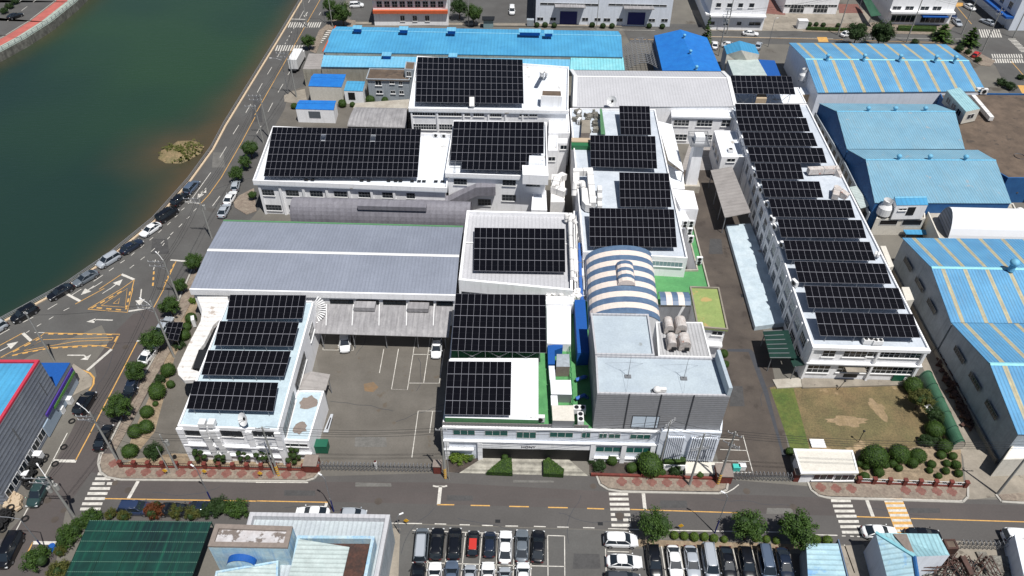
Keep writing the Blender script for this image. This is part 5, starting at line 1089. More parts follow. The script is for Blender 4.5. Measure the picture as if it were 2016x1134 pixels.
mb = MB(); c = (w(452, 780, 8))
for x, y in ((375, 805), (405, 835), (420, 835)): pass
for x0, y0, dz in ((402, 834, 8.1), (420, 834, 8.1)):
    p = w(x0, y0, dz); mb.box(p+V((0, -.3, .45)), (.95, 1.0, .9)); 
    for k in range(4): mb.box((p.x+.25*k*(1 if x0 > 410 else .6), p.y-.95, 6.9-1.7*k), (.9, .25, 1.7))
mb.build('white_duct', 'white_metal', SW.root)
WG = Bld('west_wing', 'low wing with a pale blue roof stained by two brown patches', 'office wing', [(585, 768), (638, 769), (608, 868), (551, 866)], 4.6, roof='pale_blue_roof', par=.25)
WG.winpx(2, 340, 780, S6, [(1345, 580, 1680, 625, 3, 1)], fm='white_metal'); ledge(WG, 2, 1.5, 1.75, .35)
mb = MB()
for (x, y, a, b) in ((606, 793, 1.5, 1.1), (590, 843, 1.2, .9), (594, 836, .6, .5)):
    c = w(x, y, 4.36); rnd = random.Random(int(x)); mb.add([c+V((a*cos(2*pi*k/14)*rnd.uniform(.7, 1.15), b*1.3*sin(2*pi*k/14)*rnd.uniform(.7, 1.15), int(x) % 7*.004)) for k in range(14)], [tuple(range(14))])
mb.build('stain', 'taupe', WG.root)
t = thing('shed_roof', 'beige ribbed lean-to roof at the yard side of the west office', 'lean-to', w(615, 750, 2)); slab(MB(), [(598, 737, 5.2), (613, 731, 5.4), (650, 737, 4.4), (641, 768, 4.2), (588, 767, 4.9)], .12).build('sheet', 'beige_metal', t)
mb = MB()
for x, y in ((648, 740), (640, 765)): p = w(x, y, 4.2); mb.tube((p.x-.2, p.y, 0), (p.x-.2, p.y, 4.1), .08, n=6)
mb.build('post', 'steel', t)
mb = MB(); mb.prism(W4([(388, 584), (448, 584), (452, 612), (420, 640), (402, 676), (391, 690), (376, 727), (398, 733), (396, 747), (362, 749), (351, 738), (349, 725), (372, 676), (395, 632), (398, 610)], 7.6), 6.9, 7.6)
mb.build('curved_walkway', 'walk_white', SW.root); mb = MB(); mb.prism(W4([(392, 690), (410, 690), (398, 727), (380, 727)], 7.4), 7.3, 7.615); mb.build('walkway_gap', 'dark', SW.root)
t = thing('spiral_stair', 'white spiral stair at the corner of the west office and the yard canopy', 'stair', w(625, 620, 4)); c = w(622, 618, 5); mb = MB()
for k in range(14): a = -pi/2+k*.22; mb.prism([c, c+V((1.9*cos(a), 1.9*sin(a), 0)), c+V((1.9*cos(a+.14), 1.9*sin(a+.14), 0))], 4.4+.22*k, 4.5+.22*k)
mb.build('tread', 'white_metal', t); MB().tube((c.x, c.y, 0), (c.x, c.y, 8), .12, n=8).build('newel', 'steel', t)
# entrance sign board
t = thing('notice_board', 'leaning grey notice board with dark lettering by the west wing', 'sign', w(660, 845, 0)); c = w(656, 843, 1.2); mb = MB(); slab(mb, [(651, 815, 2.2), (656, 815, 2.2), (646, 851, .4), (636, 851, .4)], .1).build('board', 'signboard', t); slab(MB(), [(650, 822, 2.1), (652, 822, 2.1), (645, 844, .85), (642, 844, .85)], .05).build('lettering', 'text_dark', t)
# --- B19 long light-grey roof and white front block ---
g19 = gable('factory_hall', 'light grey gabled hall roof with white gable edges north of the process building', 'factory', [(1125, 139), (1422, 142), (1447, 210), (1131, 212)], 8.4, (1133, 151), (1434, 154), 'white_wall', 'lgrey_metal', frac=.32)
mb = MB()
for a, b in ((g19.c[0], g19.ridge[0]), (g19.ridge[0], g19.c[3]), (g19.c[1], g19.ridge[1]), (g19.ridge[1], g19.c[2])): mb.box((a+b)/2+V((0, 0, .15)), ((b-a).length, .9, .35), ux=(b-a).normalized())
mb.build('gable_edge', 'white_metal', g19.root)
B19 = Bld('factory_building', 'white block with large paned windows below the light grey gabled roof', 'factory', [(1322, 208), (1449, 211), (1453, 232), (1322, 229)], 7.4, par=.2, eave=.3)
B19.winpx(2, 1300, 180, 8.4, [(232, 468, 465, 570, 4, 2), (615, 470, 848, 578, 4, 2), (1025, 470, 1145, 578, 2, 2), (250, 705, 428, 805, 3, 2), (570, 710, 845, 800, 4, 2)])
B = Bld('white_annex', 'white flat-roofed annex with an open roof hatch west of the east building', 'annex', [(1406, 257), (1449, 257), (1467, 309), (1421, 309)], 6.6, par=.25); B.row(3, .1, .9, 3, 1.6, 3.6, 5.2, 2, 1); B.winpx(2, 1360, 300, 8.4, [(605, 100, 725, 155, 2, 1)]); p = w(1438, 297, 6.5); MB().box(p+V((0, 0, .25)), (1.1, 1.1, .5)).build('roof_hatch', 'white_metal', B.root); MB().box(p+V((0, 0, .51)), (.7, .7, .03)).build('hatch_opening', 'black', B.root)
# --- East long building ---
EB = Bld('east_building', 'very long white two-storey building covered in stepped two-row arrays', 'factory', [(1438, 203), (1589, 205), (1831, 687), (1599, 680)], 7.9, roof='blue_white_roof', par=.35)
EB.winpx(2, 1512, 568, 3.992, [(440, 482, 518, 535, 2, 2), (605, 487, 768, 540, 4, 2), (790, 487, 872, 535, 2, 2), (880, 490, 1190, 548, 8, 2), (318, 600, 470, 660, 4, 2), (555, 605, 715, 660, 4, 2), (735, 608, 1125, 672, 10, 2)])
ledge(EB, 2, 4.0, 4.25, .5); ledge(EB, 2, 7.3, 7.9, .45); pilasters(EB, 2, [.03, .42, .985], 0, 7.3, .35, .4)
EB.row(3, .02, .8, 16, 2.6, 4.6, 6.6, 4, 2); EB.row(3, .02, .60, 12, 2.6, 1.2, 3.2, 4, 2, sill=False); pilasters(EB, 3, [.02+.0495*k for k in range(20)], 0, 7.5, .4, .25)
EB.row(1, .05, .95, 16, 1.8, 4.8, 6.4, 2, 2, sill=False)
doorpx(EB, 2, ((1663, 733), (1686, 742.5)), 'dark', 'entrance_door'); p = w(1682, 722, 3.3); MB().box((p.x, p.y-.5, 3.3), (3.2, 1.4, .15)).build('door_canopy', 'concrete', EB.root)
t = thing('loading_canopy', 'beige sloped canopy roof on the west side of the east building', 'canopy', w(1435, 380, 0)); slab(MB(), [(1399, 335, 4.3), (1441, 328, 5.4), (1478, 418, 5.4), (1427, 428, 4.3)], .15).build('canopy_roof', 'beige_metal', t); mb = MB()
for x, y in ((1400, 338), (1410, 370), (1419, 400), (1427, 426)): p = w(x, y, 4.2); mb.tube((p.x+.2, p.y, 0), (p.x+.2, p.y, 4.1), .1, n=6)
mb.build('post', 'steel', t)
t = thing('green_canopy', 'dark green ribbed canopy over the side door of the east building', 'canopy', w(1540, 690, 0)); slab(MB(), [(1502, 652, 3.6), (1552, 650, 4.0), (1569, 705, 4.0), (1516, 705, 3.6)], .12).build('canopy_roof', 'dark_green', t); slab(MB(), [(1553, 700, 3.2), (1572, 700, 3.6), (1585, 718, 3.4), (1562, 722, 3.0)], .12).build('lower_roof', 'dark_green', t); mb = MB()
for k in range(7): a, b = w(1503+13*k/6, 652+52*k/6, 3.7), w(1540+17*k/6, 650+54*k/6, 4.0); mb.tube(a, b, .06, n=4)
mb.build('rib', 'steel', t); mb = MB()
for x, y in ((1504, 655), (1517, 704), (1564, 721)): p = w(x, y, 3.3); mb.tube((p.x+.2, p.y, 0), (p.x+.2, p.y, 3.2), .09, n=6)
mb.build('post', 'grey_paint', t)
# --- guardhouse ---
GH = Bld('guardhouse', 'cream guardhouse with a flat roof beside the east sliding gate', 'guardhouse', [(1562, 883), (1679, 886), (1691, 931), (1577, 932)], 3.0, wall='white_wall', roof='cream_wall', par=.12, eave=.5); GH.winpx(2, 1512, 850, 3.992, [(365, 335, 500, 375, 3, 1), (535, 340, 668, 378, 3, 1)])
# --- north: long bright blue warehouse ---
g1 = gable('blue_warehouse', 'very long bright blue warehouse roof with box vents along the ridge', 'warehouse', [(661, 53), (1217, 62), (1226, 113), (636, 103)], 7.6, (654, 60), (1223, 71), 'tan_wall', 'blue_roof', frac=.22, cap='blue_roof_lt')
P = [w(*q) for q in ((638, 104, 6.9), (1124, 113, 6.9), (1124, 136, 6.0), (632, 131, 6.0))]; mb = MB(); slab(mb, [(638, 104, 6.9), (1124, 113, 6.9), (1124, 137, 6.0), (632, 131, 6.0)], .12).build('lean_to_roof', 'blue_roof_lt', g1.root)
slab(MB(), [(1124, 112, 7.3), (1227, 113, 7.3), (1230, 138, 6.2), (1122, 137, 6.2)], .12).build('lean_to_sheet', 'cyan_roof', g1.root)
q = [w(632, 131, 5.9), w(1228, 138, 5.9), w(1228, 120, 5.9), w(636, 114, 5.9)]; MB().prism(q, 0, 5.85).build('lean_to_wall', 'tan_wall', g1.root)
a, b = g1.c[0], g1.c[3]; mb = MB(); mb.box((a+b)/2+V((0, 0, .2)), ((b-a).length, .3, .35), ux=(b-a).normalized()); mb.build('red_edge', 'orange_trim', g1.root)
for k, (x, y) in enumerate(((704, 60), (795, 62), (889, 64), (1080, 69))): hoodvent(x, y, 9.0, 'pale blue box vent, %s from the west on the ridge of the long blue roof' % ORD[k], 2.0)
hoodvent(1043, 67, 8.9, 'wide dark-faced box vent on the ridge of the long blue roof', 5.5); hoodvent(762, 113, 6.8, 'lone box vent low on the lean-to of the long blue roof', 2.0); hoodvent(892, 115, 6.8, 'box vent half hidden behind the northernmost array', 1.8)
for k, x in enumerate((677, 749, 841, 936)):
    a = g1.ridge[0].lerp(g1.ridge[1], (x-654)/(1223-654)); MB().prism([(a.x-2.2, a.y-2.6), (a.x+2.2, a.y-2.6), (a.x+2.2, a.y-1), (a.x-2.2, a.y-1)], a.z-.35, a.z+.0).build('skylight', 'blue_roof_lt', g1.root)
g2 = gable('blue_warehouse', 'vivid plain blue warehouse with three ventilators down its ridge', 'warehouse', [(1287, 69), (1391, 72), (1418, 139), (1303, 139)], 6.6, (1287, 100), (1400, 100), 'blue_wall', 'vivid_blue') if False else None
c4 = [w(x, y, z) for x, y, z in ((1288, 70, 6.4), (1392, 74, 6.4), (1420, 140, 6.4), (1304, 139, 6.4))]; R0, R1 = w(1340, 58, 8.6), w(1372, 139, 8.6); t = thing('blue_warehouse', 'vivid plain blue warehouse with three ventilators down its ridge', 'warehouse', (c4[0]+c4[2])/2-V((0, 0, 6.4)))
mb = MB(); mb.quad(c4[0], c4[3], R1, R0); mb.quad(R0, R1, c4[2], c4[1]); mb.build('roof', 'vivid_blue', t); mb = MB(); z_ = lambda p: V((p.x, p.y, 0)); mb.quad(z_(c4[0]), z_(c4[3]), c4[3], c4[0]); mb.quad(z_(c4[2]), z_(c4[1]), c4[1], c4[2]); mb.add([z_(c4[3]), z_(c4[2]), c4[2], R1, c4[3]], [(0, 1, 2, 3, 4)]); mb.add([z_(c4[1]), z_(c4[0]), c4[0], R0, c4[1]], [(0, 1, 2, 3, 4)]); mb.build('wall', 'blue_wall', t)
for k, (x, y) in enumerate(((1347, 71), (1359, 102), (1371, 133))): turbine(x, y+3, 8.7, 'small ventilator, %s from the road on the vivid blue roof' % ORD[k], .8, 'blue_roof_lt')
c4 = [w(x, y, z) for x, y, z in ((1425, 90, 5.6), (1486, 88, 5.6), (1495, 107, 5.6), (1431, 107, 5.6))]; R0, R1 = w(1456, 80, 7.2), w(1459, 99, 7.2); t = thing('gabled_house', 'small cream house with a blue gable roof near the north road', 'house', (c4[0]+c4[2])/2-V((0, 0, 5.6)))
mb = MB(); mb.quad(c4[0], c4[3], R1, R0); mb.quad(R0, R1, c4[2], c4[1]); mb.build('roof', 'blue_roof', t); mb = MB(); mb.quad(z_(c4[0]), z_(c4[3]), c4[3], c4[0]); mb.add([z_(c4[3]), z_(c4[2]), c4[2], R1, c4[3]], [(0, 1, 2, 3, 4)]); mb.add([z_(c4[1]), z_(c4[0]), c4[0], R0, c4[1]], [(0, 1, 2, 3, 4)]); mb.quad(z_(c4[2]), z_(c4[1]), c4[1], c4[2]); mb.build('wall', 'cream_wall', t)
Bld('cream_annex', 'low cream ribbed annex in front of the small blue gabled house', 'annex', [(1432, 118), (1492, 116), (1510, 148), (1444, 149)], 4.2, wall='cream_wall', roof='pale_sheet', par=0)
t = thing('blue_tarp_shelter', 'deep blue tarpaulin shelter between the cream annex and the striped warehouse', 'shelter', w(1510, 140, 0)); slab(MB(), [(1493, 117, 3), (1525, 119, 3), (1537, 149, 2.8), (1508, 149, 2.8)], .06).build('tarp', 'deep_blue', t); mb = MB()
for x, y in ((1494, 118), (1524, 120), (1536, 148), (1509, 148)): p = w(x, y, 2.8); mb.tube((p.x, p.y, 0), p, .06, n=5)
mb.build('pole', 'steel', t)
# steel skeleton
t = thing('steel_skeleton', 'bare rusty arched steel frame of an unroofed shed between the blue roofs', 'frame', w(1262, 115, 0)); mb = MB(); q0 = [w(1225, 95, 4), w(1285, 84, 4), w(1300, 138, 4), w(1232, 138, 4)]
for k in range(15):
    a, b = q0[0].lerp(q0[3], k/14), q0[1].lerp(q0[2], k/14)
    for j in range(8): f = lambda jj: a.lerp(b, jj/8)+V((0, 0, 2.2*math.sin(pi*jj/8))); mb.tube(f(j), f(j+1), .1, n=4)
for j in range(9): mb.tube(q0[0].lerp(q0[1], j/8)+V((0, 0, 2.2*math.sin(pi*j/8))), q0[3].lerp(q0[2], j/8)+V((0, 0, 2.2*math.sin(pi*j/8))), .07, n=4)
for p in q0+[q0[0].lerp(q0[3], .5), q0[1].lerp(q0[2], .5)]: mb.tube(V((p.x, p.y, 0)), p, .12, n=5)
mb.build('frame', 'steel', t)
# NW small buildings
B = gable('blue_roof_house', 'white outbuilding with a vivid blue roof, largest of the three by the river street', 'outbuilding', [(618, 146), (681, 147), (672, 172), (607, 170)], 4.6, (613, 152), (679, 154), 'cream_wall', 'vivid_blue', frac=.25, cap='vivid_blue')
B = gable('blue_roof_shed', 'small white shed with a pale blue roof and a black doorway', 'shed', [(684, 160), (719, 161), (714, 180), (677, 179)], 3.6, (682, 163), (718, 164), 'white_wall', 'blue_roof', frac=.2, cap='blue_roof'); B.z0 = 0; doorpx(B, 2, ((685, 182), (700, 196)), 'black')
B = gable('blue_roof_house', 'low white storehouse with a vivid blue roof and a roller door facing the camera', 'storehouse', [(590, 198), (662, 199), (657, 217), (582, 215)], 3.6, (586, 203), (660, 204), 'white_wall', 'vivid_blue', frac=.3, cap='vivid_blue'); B.z0 = 0; doorpx(B, 2, ((607, 219), (632, 232)), 'glass_grey', 'roller_door')
BH = Bld('grey_house', 'grey two-storey concrete house with a stained brown flat roof', 'house', [(727, 134), (812, 136), (806, 157), (720, 155)], 6.4, wall='grey_wall', roof='brown_roof', par=.2, eave=.3); BH.winpx(2, 504, 0, 3.992, [(935, 632, 988, 670, 2, 1), (1050, 638, 1087, 658, 2, 1), (1122, 638, 1150, 668, 2, 1), (945, 708, 997, 735, 2, 1), (1058, 710, 1095, 735, 2, 1), (1127, 712, 1162, 738, 2, 1)])
B = Bld('stair_tower', 'grey stair tower rising at the east end of the brown-roofed concrete house', 'tower', [(799, 121), (818, 122), (816, 137), (796, 136)], 8.6, wall='grey_wall', roof='brown_roof', par=.2); B.winpx(2, 504, 0, 3.992, [(1183, 562, 1220, 600, 2, 1)])
Bld('beige_shed', 'beige flat shed roof next to the lorry at the river street', 'shed', [(608, 105), (640, 106), (634, 136), (596, 136)], 5.0, wall='tan_wall', roof='beige_metal', par=0)
Bld('flat_roof_strip', 'pale low roof strip behind the grey lean-to north of the river-street building', 'shed', [(700, 203), (806, 195), (804, 215), (695, 213)], 3.2, wall='tan_wall', roof='concrete_light', par=0)
t = arch('grey_lean_to', 'smooth grey curved lean-to roof west of the white paned building', 'shed', [(700, 212), (802, 214), (800, 252), (684, 249)], 3.4, .9, 'x', 'canopy_metal', 'dark')
# --- striped and blue halls on the east ---
gable('striped_warehouse', 'blue striped warehouse roof with tan strips, farthest north-east', 'warehouse', [(1553, 85), (1862, 88), (1941, 180), (1609, 183)], 7.0, (1585, 117), (1907, 120), 'white_wall_b', 'stripe_blue', stripes=(9, .18, 'stripe_tan'), cap='ridge_cyan')
for k, (x, y) in enumerate(((1629, 113), (1701, 113), (1772, 114), (1842, 115), (1880, 116))): turbine(x, y+2, 9.6, 'round ventilator, %s from the west on the north-east striped roof' % ORD[k], 1., 'blue_roof_lt')
h1 = gable('sky_blue_hall', 'sky-blue hall with a deep blue gable wall, rear one of the joined pair', 'hall', [(1612, 204), (1842, 206), (1899, 294), (1667, 294)], 6.6, (1647, 220), (1880, 220), 'blue_wall', 'sky_roof', cap='blue_roof_lt', frac=.3)
h2 = gable('sky_blue_hall', 'sky-blue hall with a deep blue gable wall, front one of the joined pair', 'hall', [(1668, 295), (1925, 296), (1991, 401), (1722, 400)], 6.6, (1704, 315), (1960, 316), 'blue_wall', 'sky_roof', cap='blue_roof_lt', frac=.3)
for k, (x, y) in enumerate(((1708, 217), (1761, 217), (1820, 217))): turbine(x, y+2, 8.0, 'round ventilator, %s from the west on the rear sky-blue roof' % ORD[k], 1., 'blue_roof_lt')
for k, (x, y) in enumerate(((1768, 312), (1829, 312), (1899, 313))): turbine(x, y+2, 8.0, 'round ventilator, %s from the west on the front sky-blue roof' % ORD[k], 1., 'blue_roof_lt')
for h_, lo in ((h1, 0), (h2, 0)):
    A, C_ = V((h_.c[0].x, h_.c[0].y, 0)), V((h_.c[3].x, h_.c[3].y, 0)); e = (C_-A).normalized(); n = V((e.y, -e.x, 0)); n = n if n.x < 0 else -n
    MB().prism([A+n*.05, C_+n*.05, C_+n*.25, A+n*.25], 0, 4.2).build('lower_wall', 'grey_wall', h_.root); mb = MB()
    for k in range(7): mb.box(A.lerp(C_, (k+.5)/7)+n*.27+V((0, 0, 2.8)), (1.6, .06, 1.3), ux=e)
    mb.build('window', 'glass', h_.root)
g3 = gable('striped_warehouse', 'blue and tan striped hall at the right edge, rear of the near pair', 'warehouse', [(1776, 469), (2300, 475), (2430, 640), (1872, 636)], 7.0, (1833, 527), (2350, 536), 'grey_wall', 'stripe_blue', stripes=(12, .18, 'stripe_tan'), cap='ridge_cyan')
g4 = gable('striped_warehouse', 'blue and tan striped hall at the right edge, nearest to the street', 'warehouse', [(1873, 637), (2430, 641), (2640, 870), (2003, 856)], 7.0, (1948, 717), (2560, 727), 'grey_wall', 'stripe_blue', stripes=(11, .18, 'stripe_tan'), cap='ridge_cyan')
turbine(1992, 528, 9.9, 'large pale blue ventilator on the near striped roof', 1.5, 'blue_roof_lt')
for h_ in (g3, g4):
    A, C_ = V((h_.c[0].x, h_.c[0].y, 0)), V((h_.c[3].x, h_.c[3].y, 0)); e = (C_-A).normalized(); n = V((e.y, -e.x, 0)); n = n if n.x < 0 else -n; q = Bld.__new__(Bld); q.root = h_.root; q.body = [V((p.x, p.y, 0)) for p in h_.c]; q.row(3, .15, .9, 3, 3.4, 4.4, 5.4, 6, 1, fm='grey_paint', sill=False)
    MB().prism([A+n*.05, C_+n*.05, C_+n*.3, A+n*.3], 0, .9).build('plinth', 'concrete', h_.root)
Bld('brown_flat_hall', 'large hall with a weathered brown flat roof at the right edge', 'hall', [(1850, 182), (2200, 186), (2260, 350), (1985, 350), (1900, 300)], 6.4, wall='blue_wall', roof='brown_roof', par=.4, capm='blue_wall')
B = Bld('portable_cabin', 'pale green and rust roofed portable cabin on the brown flat roof', 'cabin', [(1864, 178), (1890, 172), (1930, 214), (1902, 220)], 9.4, z0=6.2, wall='cream_wall', roof='cyan_sheet', par=0); B.row(3, .1, .9, 3, 1.8, 7.2, 8.6, 2, 1, sill=False); B.row(2, .1, .9, 1, 2.0, 7.2, 8.4, 2, 1, sill=False)
ductrun('exhaust_duct', 'white square duct lying across the brown flat roof', [(1916, 192, 7.0), (1950, 232, 7.0)], .5, box_=True)
B = Bld('workshop', 'low grey workshop with open dark bays carrying the small blue-roofed shed', 'workshop', [(1735, 405), (1820, 400), (1822, 430), (1725, 430)], 4.2, wall='cream_wall', roof='concrete', par=.2); B.winpx(2, 1700, 360, 6.37, [(215, 465, 410, 525, 1, 1), (500, 462, 710, 530, 1, 1)], gl='black', sill=False)
B = gable('blue_roof_shed', 'little white shed with a bright blue ribbed roof on top of the workshop', 'shed', [(1760, 388), (1823, 387), (1827, 404), (1765, 405)], 7.6, (1761, 389), (1824, 388), 'white_wall', 'blue_roof', z0=4.2, rise=.5, cap='blue_roof_lt'); B.z0 = 4.2; doorpx(B, 2, ((1789, 408), (1797, 423)), 'dark'); Bld.winpx(B, 2, 1700, 360, 6.37, [(450, 318, 535, 342, 2, 1)])
Bld('flat_annex', 'stained concrete flat annex with air conditioners south of the sky-blue halls', 'annex', [(1820, 402), (1995, 400), (2030, 470), (1850, 470)], 4.4, wall='cream_wall', roof='concrete_light', par=.3)
arch('white_tent', 'bright white arched fabric tent hall at the right', 'tent', [(1838, 442), (2004, 446), (2013, 492), (1858, 488)], 2.2, 6.6, 'x', 'tarp_white', 'dark_clad')
t = thing('blue_cover', 'flat blue sheet cover on the ground beside the tent', 'cover', w(1800, 470, 0)); slab(MB(), [(1778, 452, 1.6), (1822, 452, 1.6), (1838, 462, 1.4), (1784, 461, 1.4)], .08).build('sheet', 'blue_roof', t); mb = MB()
for x, y in ((1780, 453), (1820, 453), (1836, 461), (1785, 460)): p = w(x, y, 1.4); mb.tube((p.x, p.y, 0), p, .06, n=5)
mb.build('post', 'steel', t)
t = thing('lean_to', 'pale green narrow lean-to roof beside the front sky-blue hall', 'lean-to', w(1690, 390, 0)); slab(MB(), [(1672, 368, 4.2), (1687, 366, 4.6), (1713, 405, 4.6), (1694, 410, 4.2)], .12).build('sheet', 'pale_sheet', t); mb = MB().prism(W4([(1674, 370), (1688, 368), (1712, 405), (1696, 409)], 4.0), 0, 3.9); mb.build('wall', 'tan_wall', t)
# --- far row along the north road ---
B2 = BldW('orange_building', 'two-storey white building with orange balcony bands beside the north road', 'building', base4((738, 50), (883, 50), 16), 9.5, wall='white_wall', roof='concrete', par=.5)
ledge(B2, 2, 4.0, 4.9, 1.0, m='orange_trim', name='balcony'); ledge(B2, 2, 8.2, 9.0, 1.0, m='orange_trim', name='balcony'); B2.row(2, .04, .96, 9, 1.6, 5.6, 7.4, 2, 2, sill=False); B2.row(2, .2, .7, 3, 1.3, 1.4, 3.0, 2, 1)
B3 = BldW('grey_warehouse', 'grey metal warehouse with two dark blue doors under canopies', 'warehouse', base4((1054, 47), (1318, 53), 22), 11, wall='white_wall_b', roof='blue_roof_lt', par=.6)
B3.winpx(2, 1008, 0, 3.992, [(222, 20, 678, 48, 8, 1), (760, 28, 1215, 54, 8, 1), (198, 135, 245, 162, 2, 1), (300, 136, 345, 162, 2, 1), (552, 138, 598, 166, 2, 1), (650, 140, 695, 166, 2, 1), (722, 142, 770, 170, 2, 1), (823, 143, 868, 170, 2, 1), (1075, 146, 1122, 172, 2, 1), (1175, 147, 1222, 173, 2, 1)], sill=False)
for q in (((1103, 22), (1135, 48)), ((1237, 24), (1268, 49))): doorpx(B3, 2, q, 'navy_paint')
ledge(B3, 2, 5.8, 6.0, 2.0, 1-.42, 1-.15, 'steel', 'door_canopy') if False else None
A, C_ = B3.face(2)
for x0, x1 in ((1091, 1150), (1224, 1283)):
    ua, _ = onp(A, C_, x0, 40); ub, _ = onp(A, C_, x1, 40); e = (C_-A).normalized(); MB().box(A+e*(ua+ub)/2+V((0, -1.2, 6.2)), (abs(ub-ua), 2.4, .2), ux=e).build('door_canopy', 'canopy_metal', B3.root)
B4 = BldW('white_office', 'white two-storey office with a wide overhanging flat roof by the north road', 'office building', base4((1392, 58), (1500, 60), 24), 9.5, wall='white_wall', roof='white_roof', par=.4)
B4.winpx(2, 1008, 0, 3.992, [(1608, 22, 1640, 56, 1, 1), (1695, 24, 1725, 58, 1, 1), (1783, 24, 1812, 58, 1, 1), (1868, 24, 1900, 58, 1, 1), (1560, 168, 1590, 195, 1, 1), (1665, 170, 1697, 197, 1, 1), (1770, 170, 1800, 197, 1, 1), (1865, 172, 1950, 200, 2, 1)]); ledge(B4, 2, 4.3, 4.8, 1.2, m='white_wall'); ledge(B4, 3, 4.3, 4.8, 1.2, m='white_wall')
B5 = BldW('white_workshop', 'white workshop with two wide grey doors beside the red court', 'workshop', base4((1541, 26), (1645, 28), 14), 5.5, wall='white_wall', roof='blue_roof_lt', par=.3); B5.winpx(2, 1512, 0, 3.992, [(180, 35, 275, 100, 4, 2), (370, 35, 460, 100, 4, 2), (280, 35, 360, 55, 3, 1), (130, 35, 180, 55, 2, 1), (470, 36, 540, 56, 3, 1)], sill=False)
B6 = BldW('white_office', 'white office with square windows and a blue canopy by the north-east crossing', 'office building', base4((1742, 48), (1866, 50), 26), 11, wall='white_wall', roof='white_roof', par=.4); B6.winpx(2, 1512, 0, 3.992, [(985, 48, 1037, 88, 2, 1), (1085, 48, 1135, 88, 2, 1), (1205, 50, 1255, 90, 2, 1), (1300, 50, 1352, 90, 2, 1)]); ledge(B6, 2, 4.0, 4.6, 1.6, m='white_wall', name='band'); ledge(B6, 2, 3.2, 3.5, 2.2, .1, .5, 'deep_blue', 'door_canopy'); B6.row(3, .1, .6, 3, 1.5, 6, 8, 2, 1); B6.row(2, .04, .98, 2, 7.5, .8, 3.0, 5, 1, sill=False)
t = thing('green_awning', 'dark green ribbed awning roof west of the white office', 'awning', w(1715, 15, 0)); slab(MB(), [(1697, -5, 3.4), (1712, -5, 4.4), (1735, 30, 4.4), (1715, 32, 3.4)], .1).build('awning_roof', 'green_vinyl', t); mb = MB()
for x, y in ((1698, -4), (1716, 31)): p = w(x, y, 3.3); mb.tube((p.x, p.y, 0), p, .08, n=5)
mb.build('post', 'steel', t)
B7 = BldW('blue_office', 'pale office with a blue canopy and tall flagpoles in the far corner', 'office building', base4((1985, 60), (2200, 62), 30), 10, wall='white_wall_b', roof='white_roof', par=.4); B7.row(3, .05, .9, 5, 2.2, 5, 7.2, 3, 1); B7.row(2, .05, .9, 7, 2.2, 5, 7.2, 3, 1); ledge(B7, 3, 3.6, 4.2, 2.5, m='deep_blue', name='canopy')
# --- bottom-left shop building ---
RB = Bld('shop_building', 'dark grey ribbed building with a sky-blue roof edged in red', 'shop', [(-250, 708), (77, 708), (-50, 908), (-480, 908)], 10.5, wall='dark_clad', roof='blue_roof', par=.35, pw=.45, capm='red_trim')
RB.winpx(1, 0, 640, 3.467, [(266, 395, 318, 475, 2, 1), (84, 705, 132, 785, 2, 1)], gl='glass_sky', fm='grey_paint', sill=False); RB.row(1, .02, .98, 9, 1.6, .8, 2.2, 2, 1, sill=False)
AN = Bld('shop_annex', 'glass-fronted annex with a vivid blue roof and a purple and green sign band', 'shop', [(58, 714), (138, 714), (110, 762), (24, 762)], 4.2, wall='dark_clad', roof='deep_blue', par=.0)
A, C_ = w(143, 725, 3.7), w(92, 817, 3.7); e = (C_-A); n = V((-e.y, e.x, 0)).normalized(); n = n if n.x > 0 else -n
MB().prism([A-n*.22, C_-n*.22, C_, A], 3.2, 3.8).build('sign_band', 'purple_trim', AN.root); D_ = A.lerp(C_, .78); MB().prism([A-n*.2, D_-n*.2, D_+n*.06, A+n*.06], 2.65, 3.18).build('sign_panel', 'sign_green', AN.root); MB().prism([A-n*.5, C_.lerp(A, -.15)-n*.5, C_.lerp(A, -.15)-n*.3, A-n*.3], .2, 2.55).build('shopfront_glass', 'glass_sky', AN.root)
# --- bottom: green netting roof, centre building ---
t = thing('netting_roof', 'wide dark green netting roof on a frame in the bottom left corner', 'netting', w(270, 1090, 0)); slab(MB(), [(176, 1024, 3.6), (417, 1027, 3.6), (362, 1180, 3.6), (108, 1180, 3.6)], .06).build('netting', 'green_net', t); mb = MB()
for k in range(8):
    f = k/7.7; a, b = w(176+(108-176)*f, 1025+155*f, 3.65), w(417+(362-417)*f, 1028+152*f, 3.65); n_ = 60
    for q in range(n_): mb.box(a.lerp(b, (q+.5)/n_), (.16, .1, .05))
mb.build('clip_line', 'net_line', t); mb = MB()
for k in range(6):
    f = k/5; a, b = w(176+241*f, 1026, 3.63), w(108+254*f, 1180, 3.63); mb.tube(a, b, .05, n=4); mb.tube(V((a.x, a.y-.2, 0)), a+V((0, -.2, 0)), .08, n=6)
mb.build('frame', 'dark_green', t)
CB = Bld('corner_building', 'large pale building with ribbed metal roof and grey parapet at the bottom centre', 'building', [(492, 1008), (768, 1013), (725, 1240), (430, 1240)], 7.0, wall='grey_wall', roof='cb_metal', par=.9, pw=.55, capm='lgrey_metal')
CB2 = Bld('upper_block', 'pale blue upper block with a brown patio strip on the corner building', 'building', [(585, 1054), (738, 1055), (698, 1260), (545, 1260)], 8.6, z0=6.0, wall='bldg_cyan', roof='rusty', par=1.2, pw=.4, capm='bldg_cyan')
